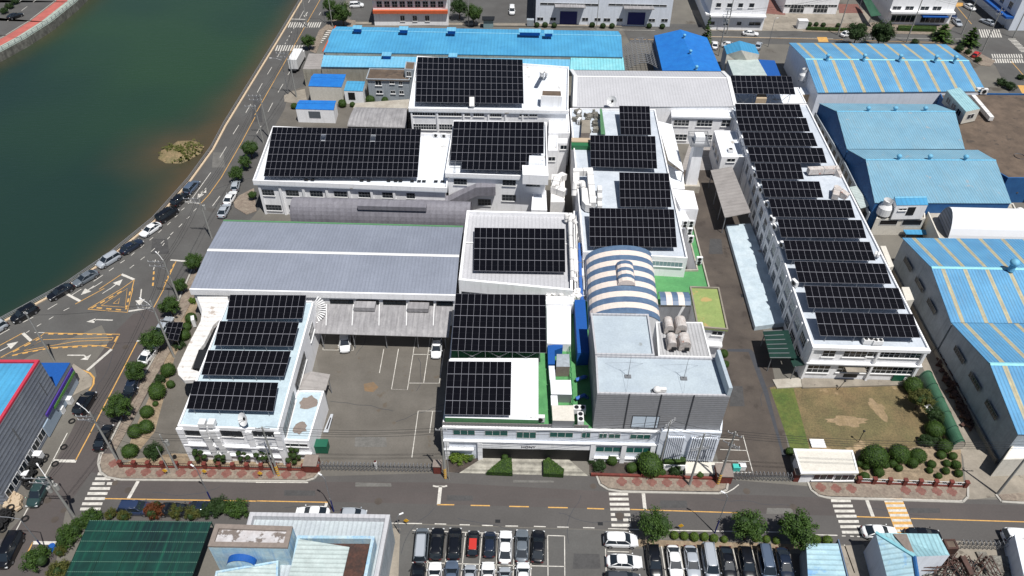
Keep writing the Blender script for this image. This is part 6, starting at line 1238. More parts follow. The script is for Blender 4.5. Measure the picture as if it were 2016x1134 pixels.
t = thing('sheet_roof', 'pale ribbed sheet roof tilted on the upper block', 'roof', w(620, 1120, 7.5)); slab(MB(), [(588, 1061, 9.2), (688, 1077, 9.2), (650, 1240, 8.4), (540, 1240, 8.4)], .15).build('sheet', 'pale_sheet', t); MB().prism(W4([(590, 1066), (684, 1080), (650, 1230), (545, 1230)], 8), 7.4, 8.2).build('wall', 'bldg_cyan', t)
PH = Bld('penthouse', 'pale blue penthouse with a flaking white flat roof on the corner building', 'penthouse', [(424, 1031), (576, 1036), (566, 1078), (409, 1075)], 10.4, z0=0, wall='bldg_cyan', roof='flaked_white', par=.3, pw=.6, capm='taupe')
B = Bld('lower_wing', 'pale sheet-roofed wing at the bottom edge below the penthouse', 'wing', [(425, 1124), (548, 1103), (545, 1240), (400, 1240)], 7.4, wall='bldg_cyan', roof='pale_sheet', par=.15)
arch('blue_vault_canopy', 'small blue curved canopy below the penthouse wall', 'canopy', [(452, 1096), (508, 1096), (502, 1116), (446, 1116)], 7.2, 1.5, 'y', 'deep_blue', 'bldg_cyan', z0=6.6)
# --- bottom right ---
g5 = Bld('blue_kiosk', 'small shed with a washed-out blue corrugated roof beside the parking row', 'shed', [(1587, 1070), (1650, 1070), (1672, 1160), (1592, 1160)], 3.4, wall='grey_wall', roof='ltblue_sheet', par=0)
A, C_ = w(1648, 1066, 2), w(1673, 1165, 2); t = tag(MB().wallrun([A, C_], .15, 0, 2.6).build('blue_fence', 'vault_blue', loc=(A.x, A.y, 0)), 'tall blue sheet fence right of the washed-out blue shed', 'fence')
t = thing('pale_blue_house', 'house with a pale blue hipped sheet roof at the bottom right', 'house', w(1790, 1100, 0)); mb = MB(); q = [w(1724, 1049, 5.0), w(1847, 1051, 5.0), w(1870, 1093, 5.0), w(1800, 1096, 6.2), w(1813, 1180, 5.8), w(1758, 1180, 4.6)]
mb.mat(0).add([q[0], q[1], q[2], q[3]], [(0, 3, 2, 1)]); mb.mat(1).add([q[0], q[3], q[4], q[5]], [(0, 3, 2, 1)]); o = mb.build('roof', ['cyan_sheet', 'ltblue_sheet'], t); mb = MB(); z5 = lambda p: V((p.x, p.y, 0)); 
for a, b in ((q[5], q[0]), (q[0], q[1]), (q[1], q[2]), (q[2], q[3]), (q[3], q[4])): mb.quad(z5(a), z5(b), b, a)
mb.build('wall', 'white_wall_b', t); mb = MB(); mb.tube(q[0]+V((0, 0, .1)), q[3]+V((0, 0, .1)), .22, n=6); mb.build('hip_cap', 'ridge_cyan', t); mb = MB(); mb.tube(q[3]+V((0, 0, .05)), q[4]+V((0, 0, .05)), .25, n=6); mb.build('edge_trim', 'blue_wall', t)
slab(MB(), [(1758, 1051, 5.12), (1785, 1051, 5.12), (1802, 1093, 5.9), (1790, 1088, 5.9)], .03).build('rusted_sheet', 'taupe', t)
Bld('brick_hut', 'small brown hut between the pale blue house and the sliding gate', 'hut', [(1857, 1061), (1880, 1061), (1889, 1080), (1866, 1081)], 3.2, wall='rusty', roof='brown_roof', par=.1)
Bld('white_container', 'white container body at the bottom right corner behind the parked car', 'container', [(1997, 1052), (2060, 1054), (2100, 1160), (2022, 1160)], 3.2, wall='white_wall_b', roof='white_roof', par=0)
# bottom right: low steel roof at SE corner of striped hall
B = Bld('front_annex', 'white rust-streaked annex in front of the near striped hall', 'annex', [(2004, 860), (2120, 862), (2130, 900), (1975, 905)], 4.2, wall='cream_wall', roof='white_roof', par=.2)
# green tunnel
t = arch('green_tunnel', 'long green vinyl tunnel shelter along the east edge of the lawn', 'tunnel shelter', [(1808, 742), (1832, 742), (1898, 880), (1872, 884)], .6, 1.7, 'y', 'green_vinyl', 'concrete_light'); mb = MB()
for s_ in (.02, .2, .4, .6, .8, .98):
    for j in range(10): mb.tube(t.pt(s_, j/10, .03), t.pt(s_, (j+1)/10, .03), .05, n=4)
mb.build('hoop', 'dark_green', t.root)
t = thing('carport', 'small carport roofed with panels beside the west street trees', 'carport', w(341, 650, 0)); mb = MB()
for x, y in ((330, 640), (358, 640), (348, 668), (324, 664)): p = w(x, y, 2.6); mb.tube((p.x, p.y, 0), p, .08, n=6)
mb.build('post', 'steel', t)
array('small nine-panel array on the carport by the west street', [(331, 634), (361, 634), (350, 671), (322, 665)], 2.9, 3, 3, zn=3.2, base=2.6, group=None)
# ================= solar arrays =================
array('large twenty-column array on the northernmost white factory building', [(822, 112), (1029, 117), (1031, 204), (818, 201)], 11.9, 20, 7, zn=12.6, base=10.5)
array('widest array, thirty columns, on the long building by the river street', [(537, 250), (829, 254), (822, 349), (519, 347)], 9.0, 30, 7, zn=9.8, base=7.7, skip={(1, 10), (1, 20)})
array('array with missing corner modules on the square white building', [(893, 239), (1071, 240), (1070, 336), (885, 333)], 11.2, 16, 6, zn=12.0, base=9.8, skip={(5, 0), (5, 1)}|{(5, c) for c in range(13, 16)}|{(4, 15), (4, 14)})
array('four-row array centred on the ribbed grey metal roof', [(934, 448), (1112, 450), (1113, 536), (932, 533)], 9.5, 15, 4, zn=9.9, base=8.7)
array('smallest array, seven columns, at the north end of the process building', [(1219, 208), (1279, 209), (1282, 266), (1222, 265)], 10.2, 7, 4, base=8.95)
array('fourteen-column array, second from the north on the process building', [(1162, 266), (1290, 268), (1294, 332), (1163, 328)], 10.2, 14, 4, base=8.95)
array('ten-column array, second from the south on the process building', [(1219, 339), (1317, 341), (1322, 408), (1221, 407)], 10.2, 10, 4, base=8.95)
array('sixteen-column array at the south end of the process building behind the striped vault', [(1160, 409), (1327, 412), (1333, 487), (1161, 485)], 10.2, 16, 4, base=8.95)
array('elevated five-row array on a steel truss behind the white sheet roof', [(897, 578), (1074, 580), (1076, 695), (888, 690)], 10.6, 14, 5, zn=11.2, base=7.35, truss=True)
array('nine-column array on the white sheet roof of the front office', [(882, 711), (1007, 712), (1005, 818), (875, 816)], 9.6, 9, 4, zn=10.0, base=8.7)
Q = ['northernmost', 'second from the north', 'second from the south', 'southernmost']
for k, px in enumerate(([(453, 580), (603, 581), (595, 627), (445, 629)], [(433, 632), (589, 634), (577, 682), (421, 680)], [(410, 689), (573, 691), (559, 741), (396, 738)], [(381, 750), (548, 753), (538, 810), (367, 805)])):
    array('two-row array on the west office, '+Q[k], px, 9.1, 12, 2, base=7.6, group='stepped arrays on the west office')
EBA = [([(1447, 204), (1574, 205), (1582, 231), (1450, 230)], 12), ([(1450, 231), (1587, 232), (1595, 259), (1456, 258)], 12), ([(1461, 260), (1600, 261), (1610, 288), (1466, 287)], 12), ([(1471, 289), (1619, 291), (1628, 321), (1478, 319)], 12), ([(1485, 321), (1576, 322), (1583, 353), (1492, 352)], 8), ([(1498, 355), (1613, 357), (1621, 389), (1506, 388)], 10), ([(1513, 391), (1674, 394), (1684, 429), (1522, 427)], 14), ([(1530, 431), (1696, 433), (1706, 469), (1538, 467)], 14), ([(1542, 473), (1712, 476), (1724, 513), (1550, 511)], 14), ([(1563, 514), (1742, 519), (1755, 559), (1573, 556)], 14), ([(1583, 562), (1769, 567), (1783, 609), (1592, 606)], 14), ([(1604, 614), (1797, 618), (1812, 665), (1615, 661)], 14)]
for k, (px, cs) in enumerate(EBA): array('two-row array on the east building, %s from the north' % ORD[k], px, 9.1, cs, 2, base=7.55, group='stepped arrays on the east building')
array('raised three-row array north of the east building, above a white box', [(1437, 148), (1558, 150), (1566, 186), (1441, 184)], 9.0, 12, 3, zn=9.6, base=4.0, truss=True)
Bld('equipment_roof', 'low white roof under the raised array north of the east building', 'annex', [(1440, 168), (1572, 172), (1588, 203), (1446, 203)], 4.6, par=.2, roof='white_roof')
Bld('panelled_tank', 'pale panelled square tank under the raised array', 'tank', [(1491, 184), (1508, 184), (1510, 194), (1489, 194)], 8.0, z0=4.4, wall='crate_tan', roof='crate_tan', par=0)
# ================= parked cars =================
R = 'cars parked along the river wall'
car('suv', 'bluegrey', 'blue-grey SUV, farthest up the river wall row', (367, 379), (387, 357), R); car('suv', 'black', 'black SUV just behind the blue-grey one on the river wall', (343, 402), (366, 383), R); car('van', 'black', 'long black van above the white car on the river wall', (313, 434), (345, 412), R); car('sedan', 'white', 'only white sedan in the river wall row', (311, 441), (281, 461), R)
car('sedan', 'navy', 'dark car with red tail lights between the white and silver cars', (238, 497), (278, 472), R); car('suv', 'silver', 'silver SUV with a dark sunroof by the river wall', (233, 500), (194, 523), R); car('sedan', 'grey', 'grey sedan below the silver SUV at the river wall', (190, 534), (146, 559), R); car('sedan', 'black', 'black sedan near the stop line by the river wall', (143, 560), (94, 587), R); car('suv', 'black', 'black SUV nearest the left edge by the river wall', (74, 602), (21, 632), R); car('suv', 'silver', 'silver car cut by the left edge beside the river wall', (8, 636), (-35, 662), R)
R = 'cars parked on the east side of the river street'
car('hatch', 'silver', 'silver car half under the tree north of the corner', (461, 375), (466, 356), R); car('sedan', 'white', 'white sedan with a sunroof at the corner by the grey hall', (446, 400), (459, 378), R); car('sedan', 'silver', 'silver sedan at the end of the corner row', (435, 425), (447, 402), R)
R = 'cars along the west street'
car('sedan', 'white', 'white car under the tree by the planting bed', (279, 713), (305, 680), R); car('sedan', 'silver', 'silver car by the carport on the west street', (311, 658), (333, 626), R); car('sedan', 'navy', 'dark car with red tail lights under a west street tree', (255, 770), (266, 742), R); car('sedan', 'black', 'black car half hidden by the lowest tree of the west street', (240, 795), (256, 772), R); car('suv', 'black', 'black SUV beside the glass shopfront', (153, 815), (180, 772), R); car('sedan', 'black', 'black car at the kerb above the corner fence', (196, 877), (210, 845), R)
car('suv', 'green', 'dark green SUV with a roof rack beside the tyre piles', (90, 942), (62, 995), R); car('van', 'black', 'shiny black van at the bottom left edge', (33, 1055), (4, 1112), R)
R = 'cars along the main road kerb'
car('suv', 'blue', 'dark blue SUV behind the shrubs at the left of the main road', (235, 999), (298, 1001), R); car('sedan', 'black', 'black sedan behind the red-brown shrub', (318, 1002), (372, 1004), R); car('sedan', 'navy', 'dark car behind the last shrubs before the pale building', (375, 999), (430, 1001), R); car('sedan', 'white', 'white sedan just visible above the pale building parapet', (645, 1010), (586, 1009), R); car('hatch', 'silver', 'pale car behind the right end of the pale building parapet', (674, 1012), (716, 1013), R)
car('sedan', 'white', 'white sedan parked beside the right zebra crossing', (1703, 1046), (1760, 1048), R); car('sedan', 'black', 'black sedan on the orange striped crossing', (1784, 1051), (1852, 1054), R); car('suv', 'white', 'white car at the right edge by the container', (1976, 1054), (2040, 1058), R)
R = 'cars in the middle parking lot'
for x0, y0, x1, y1, kd, cl, lb in ((827, 1104, 832, 1044, 'van', 'grey', 'grey van with a pale roof, first in the top row of the parking lot'), (857, 1100, 863, 1042, 'suv', 'black', 'black SUV beside the grey van in the parking lot'), (893, 1100, 897, 1041, 'suv', 'black', 'black SUV left of the red-roofed car in the parking lot'), (930, 1095, 933, 1045, 'hatch', 'black', 'small black car with a red roof in the parking lot'), (963, 1098, 965, 1046, 'hatch', 'navy', 'navy hatchback between the red-roofed and white cars'), (994, 1106, 996, 1048, 'sedan', 'white', 'white sedan with a black glass roof in the top row of the lot'), (1027, 1103, 1028, 1046, 'sedan', 'grey', 'blue-grey sedan in the top row of the lot'), (1058, 1105, 1061, 1047, 'sedan', 'black', 'black sedan at the right end of the top row'),
    (819, 1170, 824, 1111, 'sedan', 'black', 'black car, first of the cut-off second row'), (853, 1170, 857, 1112, 'sedan', 'white', 'white car, second in the cut-off second row'), (887, 1166, 890, 1110, 'sedan', 'bluegrey', 'blue-grey car in the cut-off second row'), (923, 1162, 926, 1116, 'hatch', 'silver', 'small beige-silver car in the cut-off second row'), (960, 1170, 961, 1111, 'sedan', 'white', 'white car beside the small silver one in the second row'), (994, 1166, 994, 1121, 'hatch', 'silver', 'small pale car peeping in under the white sedan'), (1030, 1170, 1030, 1111, 'suv', 'white', 'white car at the right end of the second row')):
    o = car(kd, cl, lb, (x0, y0), (x1, y1), R)
    if 'red roof' in lb: MB().prism([(-1.3, -.5), (.3, -.5), (.3, .5), (-1.3, .5)], 1.5, 1.53).build('roof_panel', 'red_paint').parent = o
    if 'pale roof' in lb: MB().prism([(-2.2, -.62), (.9, -.62), (.9, .62), (-2.2, .62)], 1.95, 1.98).build('roof_panel', 'car_silver').parent = o
R = 'cars in the right parking row'
car('suv', 'white', 'white SUV parked crosswise at the lot entrance', (1188, 1062), (1256, 1064), R); car('sedan', 'white', 'white sedan with a black sunroof parked crosswise', (1196, 1104), (1262, 1106), R); car('suv', 'darkgrey', 'dark grey SUV parked crosswise at the bottom edge', (1192, 1140), (1260, 1142), R)
for x, kd, cl, lb in ((1287, 'suv', 'black', 'black SUV with roof rails, first of the angled parking row'), (1327, 'sedan', 'white', 'white sedan in the angled parking row'), (1361, 'sedan', 'silver', 'silver sedan beside the white one in the angled row'), (1396, 'van', 'silver', 'tall silver van in the angled parking row'), (1431, 'sedan', 'black', 'black sedan right of the silver van'), (1468, 'suv', 'black', 'black SUV with a teal windscreen cover in the angled row'), (1506, 'van', 'bluegrey', 'blue-grey van near the right end of the angled row'), (1542, 'sedan', 'navy', 'dark blue sedan at the right end of the angled row')):
    car(kd, cl, lb, (x-3, 1076+(x-1287)*.025), (x+5+(x-1287)*.02, 1134+(x-1287)*.02), R)
car('suv', 'white', 'white SUV under the left part of the yard canopy', (679, 655), (679, 690)); car('sedan', 'white', 'white sedan under the right end of the yard canopy', (861, 665), (858, 702))
R = 'cars on the far roads'
for kd, cl, lb, a, b in (('suv', 'white', 'white SUV in the forecourt left of the orange building', (690, 10), (713, 9)), ('van', 'white', 'white van in the forecourt between the orange and grey buildings', (1008, 10), (1008, 31)), ('sedan', 'white', 'white sedan in front of the overhanging white office', (1463, 64), (1492, 66)), ('sedan', 'white', 'white car beside the transformer poles', (1407, 96), (1408, 80)), ('sedan', 'white', 'white car behind the small blue gabled house', (1426, 87), (1444, 88)), ('sedan', 'silver', 'silver car right of the small blue gabled house', (1490, 96), (1496, 82)), ('sedan', 'white', 'white car far up the north-east road', (1900, 8), (1918, 18)), ('sedan', 'blue', 'blue car beside the far white office', (1871, 22), (1881, 36)), ('sedan', 'silver', 'silver car below the blue one beside the far office', (1878, 36), (1892, 51)), ('sedan', 'silver', 'silver car crossing towards the far zebra crossing', (1955, 47), (1934, 38)), ('sedan', 'white', 'white car mostly hidden by the dark tree on the north road', (1660, 68), (1676, 64)), ('sedan', 'black', 'dark car alone on the far bank road', (18, 34), (40, 27))):
    car(kd, cl, lb, a, b, R)
car('hatch', 'red', 'small red vehicle under the trees by the striped warehouse', (1916, 112), (1928, 102))
# box lorry
c = w(584, 121, 1.5); d = (w(576, 135, .5)-w(593, 105, .5)).normalized(); t = thing('box_lorry', 'white box lorry parked beside the beige shed roof', 'lorry', (c.x, c.y, 0)); p = V((c.x, c.y, 0)); u = V((d.x, d.y, 0)).normalized(); s_ = V((-u.y, u.x, 0))
MB().box(p+V((0, 0, 2.3)), (7.0, 2.4, 2.7), ux=u).build('cargo_box', 'white_metal', t); MB().box(p-u*4.3+V((0, 0, 1.5)), (1.6, 2.2, 2.0), ux=u).build('cab', 'white_metal', t); MB().box(p-u*5.0+V((0, 0, 1.9)), (.3, 2.0, .8), ux=u).build('windscreen', 'glass', t)
for i in (-4, 1.2, 2.5):
    for j in (-1, 1): q = p+u*i+s_*j*1.0+V((0, 0, .48)); MB().tube(q-s_*.15, q+s_*.15, .48, n=12).build('wheel', 'tyre', t)
MB().box(p+V((0, 0, .85)), (8.6, 1.6, .25), ux=u).build('chassis', 'dark', t)
mb = MB(); mb.box(p+u*3.52+V((0, 0, 2.3)), (.03, .06, 2.5), ux=u); mb.box(p+u*3.52+V((0, 0, .95)), (.03, 2.2, .1), ux=u); mb.build('door_seam', 'grey_paint', t)
# ================= vegetation =================
G = 'street trees along the river street'
for k, (x, y, r_, lb) in enumerate(((492, 294, 15, 'street tree, northernmost beside the long white building'), (481, 320, 12, 'small street tree, second from the north beside the long white building'), (466, 343, 14, 'street tree above the parked silver car'), (381, 517, 17, 'street tree at the north-west corner of the grey hall'), (356, 562, 14, 'street tree by the grey hall wall'), (334, 604, 19, 'street tree beside the curved walkway'), (303, 670, 22, 'broad street tree above the white parked car'), (270, 731, 20, 'street tree over the car with red lights'), (233, 803, 25, 'largest street tree, southernmost on the west street'))):
    plant('broad%d' % (k % 3), x, y, r_, lb, 'tree', group=G)
for x, y, r_, k, lb in ((376, 627, 13, 0, 'round bush, topmost of the trio by the curved walkway'), (367, 644, 10, 1, 'round bush in the middle of the trio by the curved walkway'), (363, 660, 13, 0, 'round bush, lowest of the trio by the curved walkway'), (331, 729, 16, 1, 'round bush left of the curved walkway tip'), (309, 770, 19, 0, 'largest round bush of the west planting bed'), (336, 757, 9, 1, 'small round bush right of the largest one in the west bed'), (306, 795, 6, 0, 'tiny round bush in the west bed'), (289, 811, 14, 1, 'round bush below the tiny one in the west bed'), (288, 840, 15, 0, 'round bush at the south end of the west bed, right of a flat one'), (266, 849, 16, 1, 'flat-topped round bush at the south end of the west bed'), (256, 888, 16, 0, 'round bush behind the corner of the brick fence')):
    plant('ball%d' % k, x, y, r_, lb, 'shrub', group='clipped round bushes in the west planting bed')
plant('bush0', 352, 680, 12, 'loose dark bush beside the utility pole in the west bed', 'bush', lm='leaf_dark'); plant('bush1', 316, 745, 13, 'loose dark bush between round ones in the west bed', 'bush', lm='leaf_dark'); plant('bush0', 302, 888, 20, 'dark ragged bush behind the brick fence corner', 'bush', h=1.2); plant('bush1', 379, 592, 9, 'small bright bush by the grey hall corner', 'bush', lm='leaf_bright'); plant('bush0', 372, 700, 9, 'small bush in the soil beside the walkway', 'bush')
for k, (x, y, r_) in enumerate(((395, 885, 17), (434, 890, 15), (480, 886, 17), (522, 890, 18), (577, 890, 19))): plant('pine%d' % (k % 2), x, y, r_, 'cloud-pruned pine in front of the west office, %s from the left' % ORD[k], 'pine tree', group='cloud-pruned pines behind the brick fence', h=1.1, base=(x+(2, 4, 2, 3, 4)[k], 911))
plant('broad0', 497, 385, 8, 'small tree by the brick pier of the river-street building', 'tree')
plant('broad0', 1289, 1036, 31, 'street tree at the left end of the hedge by the parking row', 'tree', group='trees between road and parking'); plant('broad1', 1474, 1040, 30, 'street tree in the middle of the hedge by the parking row', 'tree', group='trees between road and parking'); plant('broad2', 1572, 1044, 33, 'street tree at the right end of the hedge by the parking row', 'tree', group='trees between road and parking')
for k, (x, y, r_) in enumerate(((1328, 1054, 9), (1347, 1055, 9), (1367, 1057, 10), (1387, 1057, 9), (1406, 1060, 9), (1426, 1062, 7), (1488, 1060, 8), (1509, 1062, 8), (1528, 1064, 8), (1607, 1062, 9), (1629, 1064, 10))): plant('ball%d' % (k % 2), x, y, r_, 'bright green round bush in the hedge above the parking row, %s from the left' % ORD[k], 'shrub', group='round bushes between road and parking', lm='leaf_bright', h=1.1)
plant('ball0', 1279, 914, 28, 'huge dark clipped dome bush in front of the office', 'shrub', h=.95); 
for k, (x, y, r_, lb) in enumerate(((1244, 921, 12, 'clipped bush at the left foot of the huge dome'), (1304, 930, 8, 'small clipped bush at the right foot of the huge dome'), (1205, 906, 12, 'dark round bush beside the air conditioner'), (1378, 935, 8, 'low round bush between the poles'), (1238, 903, 6, 'little bush behind the huge dome'))): plant('ball%d' % (k % 2), x, y, r_, lb, 'shrub')
plant('bush0', 1180, 918, 15, 'dark loose bush at the left of the office garden', 'bush', lm='leaf_dark'); plant('bush1', 1330, 927, 15, 'spreading bush in front of the white planter', 'bush'); plant('bush0', 1164, 908, 8, 'small ragged shrub by the entrance steps', 'bush', lm='leaf_dark'); plant('bush1', 898, 897, 22, 'bright wide bush left of the entrance steps', 'bush', lm='leaf_bright', h=.8); plant('bush0', 920, 900, 14, 'bright bush against the steps', 'bush', lm='leaf_bright', h=.8)
def clipbed(label, px, h, name='clipped_hedge', z=.1):
    P = W4(px, z+h*.5); c = sum(P, V((0, 0, 0)))/len(P); t = thing(name, label, 'hedge', (c.x, c.y, z)); MB().prism(P, z, z+h*.9).build('core', 'leaf_dark', t); mb = MB(); pts = []; rnd = random.Random(3)
    xs = [p.x for p in P]; ys = [p.y for p in P]; n = len(P)
    def inside(x, y): 
        r_ = False
        for i in range(n):
            a, b = P[i], P[i-1]
            if (a.y > y) != (b.y > y) and x < (b.x-a.x)*(y-a.y)/(b.y-a.y)+a.x: r_ = not r_
        return r_
    ar = (max(xs)-min(xs))*(max(ys)-min(ys))
    for _ in range(int(ar*55)):
        x, y = rnd.uniform(min(xs), max(xs)), rnd.uniform(min(ys), max(ys))
        if inside(x, y): pts.append((V((x, y, z+h*(.93+.06*sin(3*x)*cos(2.3*y)))), V((0, 0, 1))))
    for i in range(n):
        a, b = P[i-1], P[i]; e = (b-a); L_ = e.length; nn = V((e.y, -e.x, 0)).normalized()
        for _ in range(int(L_*h*30)): q = a.lerp(b, rnd.random()); pts.append((V((q.x, q.y, z+rnd.uniform(.05, h))), nn))
    leaves(mb, pts, .11); mb.build('foliage', 'leaf_topiary', t); return t
clipbed('wedge-shaped clipped hedge on the left half of the entrance steps', [(958, 932), (986, 908), (1007, 904), (1009, 934)], .9); clipbed('wedge-shaped clipped hedge on the right half of the entrance steps', [(1069, 909), (1081, 904), (1110, 926), (1109, 937), (1070, 935)], .9); clipbed('box of greenery in the white planter below the fins', [(1308, 900), (1348, 902), (1350, 913), (1308, 912)], .8, 'planter_hedge', 1.2)
plant('ball1', 994, 900, 7, 'round bush on top of the left wedge hedge', 'shrub', z=.5)
for k, (x, y, r_, lb) in enumerate(((1797, 760, 20, 'oval clipped tree at the north-east corner of the lawn'), (1840, 846, 18, 'clipped tree beside the tunnel, third down the lawn edge'), (1722, 900, 27, 'largest clipped dome in the gatehouse garden'), (1770, 894, 21, 'second largest dome, centre of the gatehouse garden'), (1807, 898, 17, 'dome with bright tips right of the centre dome'), (1860, 879, 15, 'clipped tree below the tunnel end'), (1698, 903, 9, 'small ball left of the largest dome'), (1692, 913, 7, 'tiny ball at the guardhouse corner'), (1705, 918, 8, 'small ball below the largest dome on the left'), (1743, 915, 8, 'small ball right below the largest dome'), (1758, 913, 9, 'small ball below the centre dome'), (1730, 930, 12, 'low wide dome near the fence on the left'), (1797, 912, 12, 'medium ball below the bright dome'), (1834, 914, 9, 'small ball in bare soil right of the bright dome'), (1830, 926, 7, 'tiny ball in bare soil near the fence'), (1853, 896, 9, 'small ball left under the tunnel end'), (1864, 912, 8, 'small ball in the right group, middle left'), (1882, 915, 10, 'medium ball in the right group'), (1862, 927, 8, 'small ball in the right group, low'), (1887, 932, 9, 'ball nearest the fence corner'), (1876, 898, 9, 'ball highest in the right group'), (1702, 938, 10, 'ball squeezed between guardhouse and fence'), (1555, 889, 9, 'dark ball at the left corner of the guardhouse'), (1425, 696, 9, 'bush against the clad block, upper of two'), (1428, 717, 8, 'bush against the clad block, lower of two'), (1770, 922, 8, 'ball between the centre dome and the fence'), (1848, 937, 7, 'low ball by the fence, left of the corner group'))): plant('ball%d' % (k % 2), x, y, r_, lb, 'shrub', group='clipped bushes of the gatehouse garden')
plant('broad2', 1812, 787, 21, 'loose-crowned tree beside the tunnel, second down the lawn edge', 'tree', lm='leaf_olive'); plant('broad1', 1841, 820, 16, 'dark thin-crowned tree leaning on the tunnel', 'tree', lm='leaf_dark'); plant('bush0', 1825, 868, 17, 'dark spreading bush at the lawn corner', 'bush', lm='leaf_dark'); plant('bush1', 1845, 868, 12, 'dark bush right of the spreading one', 'bush', lm='leaf_dark')
for k, (x, y, r_, m_, lb) in enumerate(((135, 1057, 27, 'leaf', 'big green bush at the left end of the netting roof'), (178, 1020, 22, 'leaf', 'green bush at the upper left corner of the netting roof'), (152, 1038, 18, 'leaf', 'green bush between the two big ones'), (218, 1012, 14, 'leaf_olive', 'olive bush left of the dark blue SUV'), (246, 1014, 14, 'leaf_olive', 'olive bush below the dark blue SUV'), (278, 1000, 13, 'leaf', 'bright shrub over the dark blue SUV bonnet'), (305, 1006, 20, 'leaf_red', 'red-brown shrub in the row above the netting roof'), (346, 1008, 18, 'leaf_olive', 'olive shrub right of the red-brown one'), (378, 1010, 17, 'leaf_olive', 'olive shrub in front of the dark cars'), (405, 1006, 16, 'leaf_dark', 'dark shrub left of the street lamp'), (430, 996, 24, 'leaf_dark', 'tall green shrub by the street lamp'), (467, 1002, 26, 'leaf', 'green shrub against the pale building corner'), (70, 1102, 28, 'leaf', 'leafy bush at the bottom left below the lamp'), (115, 1122, 22, 'leaf_olive', 'yellowish bush at the bottom left edge'), (120, 1085, 14, 'leaf_olive', 'small dry bush beside the blue barrel'))):
    plant('bush%d' % (k % 2), x, y, r_, lb, 'bush', group='bushes around the netting roof', lm=m_, h=1.3 if r_ < 22 else 1.1)
for k, (x, y, r_, ky, lb) in enumerate(((648, 12, 13, 'broad0', 'street tree left of the white SUV at the top'), (673, 26, 19, 'broad1', 'larger street tree above the blue warehouse corner'), (653, 34, 10, 'broad2', 'small street tree by the zebra crossing'), (606, 82, 12, 'broad1', 'street tree behind the white lorry'), (904, 16, 16, 'broad2', 'dark tree right of the orange building'), (933, 28, 17, 'broad0', 'light tree beside the small guard hut'))): plant(ky, x, y, r_, lb, 'tree', lm='leaf_dark' if 'dark' in lb else None)
for k, (x, y, r_, lb) in enumerate(((674, 204, 9, 'round bush beside the vivid blue storehouse'), (579, 209, 7, 'round bush at the street end of the blue storehouse'), (729, 197, 10, 'wide low bush under the grey house wall'), (694, 206, 6, 'small bush between the storehouse and the grey house'), (758, 198, 8, 'low bush right of the wide one under the grey house'))): plant('ball%d' % (k % 2), x, y, r_, lb, 'shrub', lm='leaf_topiary')
for k, (x, y) in enumerate(((1057, 49), (1073, 49), (1091, 50), (1166, 49), (1187, 51), (1205, 51), (1278, 51), (1304, 52))): plant('ball%d' % (k % 2), x, y, 6, 'small clipped bush before the grey warehouse, %s from the left' % ORD[k], 'shrub', group='bushes before the grey warehouse', lm='leaf_dark')
for x, y in ((1594, 48), (1607, 48), (1621, 49), (1650, 50), (1678, 50)): plant('ball0', x, y, 5, 'small clipped bush on the verge by the red courts, %s from the left' % {1594: 'first', 1607: 'second', 1621: 'third', 1650: 'fourth', 1678: 'fifth'}[x], 'shrub', lm='leaf_dark')
plant('conifer', 1393, 62, 13, 'slender conifer in front of the overhanging white office', 'conifer', h=1.4, lm='leaf'); plant('conifer', 1912, 74, 25, 'spreading cedar at the right end of the north road row', 'conifer', h=.5); plant('conifer', 1857, 64, 24, 'dark cedar left of the spreading one', 'conifer', h=.45)
plant('broad0', 1687, 67, 20, 'dark round tree at the left of the north road row', 'tree', lm='leaf_dark'); plant('broad1', 1736, 66, 22, 'dark round tree, second in the north road row', 'tree', lm='leaf_dark'); plant('bush0', 1802, 82, 8, 'small dark tree top showing over the striped roof', 'bush', lm='leaf_dark')
for k, (x, y, r_, lb) in enumerate(((1888, 96, 10, 'dark bush right of the striped roof gable'), (1906, 102, 8, 'dark bush beside the red vehicle'), (1926, 118, 8, 'bush at the crossing corner'), (1972, 162, 11, 'dark bush left of the railing at the right edge'), (1990, 170, 12, 'dark bush by the brown roof corner'), (2010, 152, 8, 'bush at the right edge beside the road'))): plant('bush%d' % (k % 2), x, y, r_, lb, 'bush', lm='leaf_dark')
for k, (x, y) in enumerate(((8, 22), (18, 12), (30, 3))): plant('bush%d' % (k % 2), x, y, 9, 'bush in the far bank median, %s from the left' % ORD[k], 'bush')
clipbed('long low hedge in front of the far white office', [(1768, 58), (1843, 60), (1843, 54), (1768, 52)], 1.0); clipbed('low hedge left of the red court verge', [(1588, 57), (1672, 60), (1672, 57), (1588, 54)], .8)
# ================= fences and gates =================
fence('brick_fence', 'red brick fence with square piers in front of the west office', [(240, 919), (627, 927)], 14)
fence('brick_fence', 'white-topped red brick fence of the gatehouse garden', [(1688, 951), (1898, 959)], 7, rail='white_metal')
a, b = w(1163, 936), w(1412, 944); simple('low_wall', 'low red painted wall along the office garden', 'wall', MB().wallrun([a, b], .35, 0, .5), 'brick')
for lb, x, y, s_ in (('big square brick pier at the left end of the west gate', 616, 921, 1.9), ('small brick pier at the right end of the west gate', 862, 927, 1.1), ('big brick pier at the left end of the east gate', 1421, 940, 2.2), ('brick pier at the guardhouse end of the east gate', 1566, 943, 1.0)):
    p = w(x, y); t = thing('gate_pier', lb, 'pier', p, 'brick gate piers'); MB().box(p+V((0, 0, .9)), (s_, s_, 1.8)).build('shaft', 'brick', t); MB().box(p+V((0, 0, 1.85)), (s_+.15, s_+.15, .12)).build('cap', 'taupe', t)
accordion('folding steel gate across the west yard entrance', (630, 923), (860, 927)); accordion('folding steel gate at the east lane entrance', (1432, 941), (1562, 945)); accordion('folding steel gate at the bottom right yard', (1889, 1077), (1985, 1080))
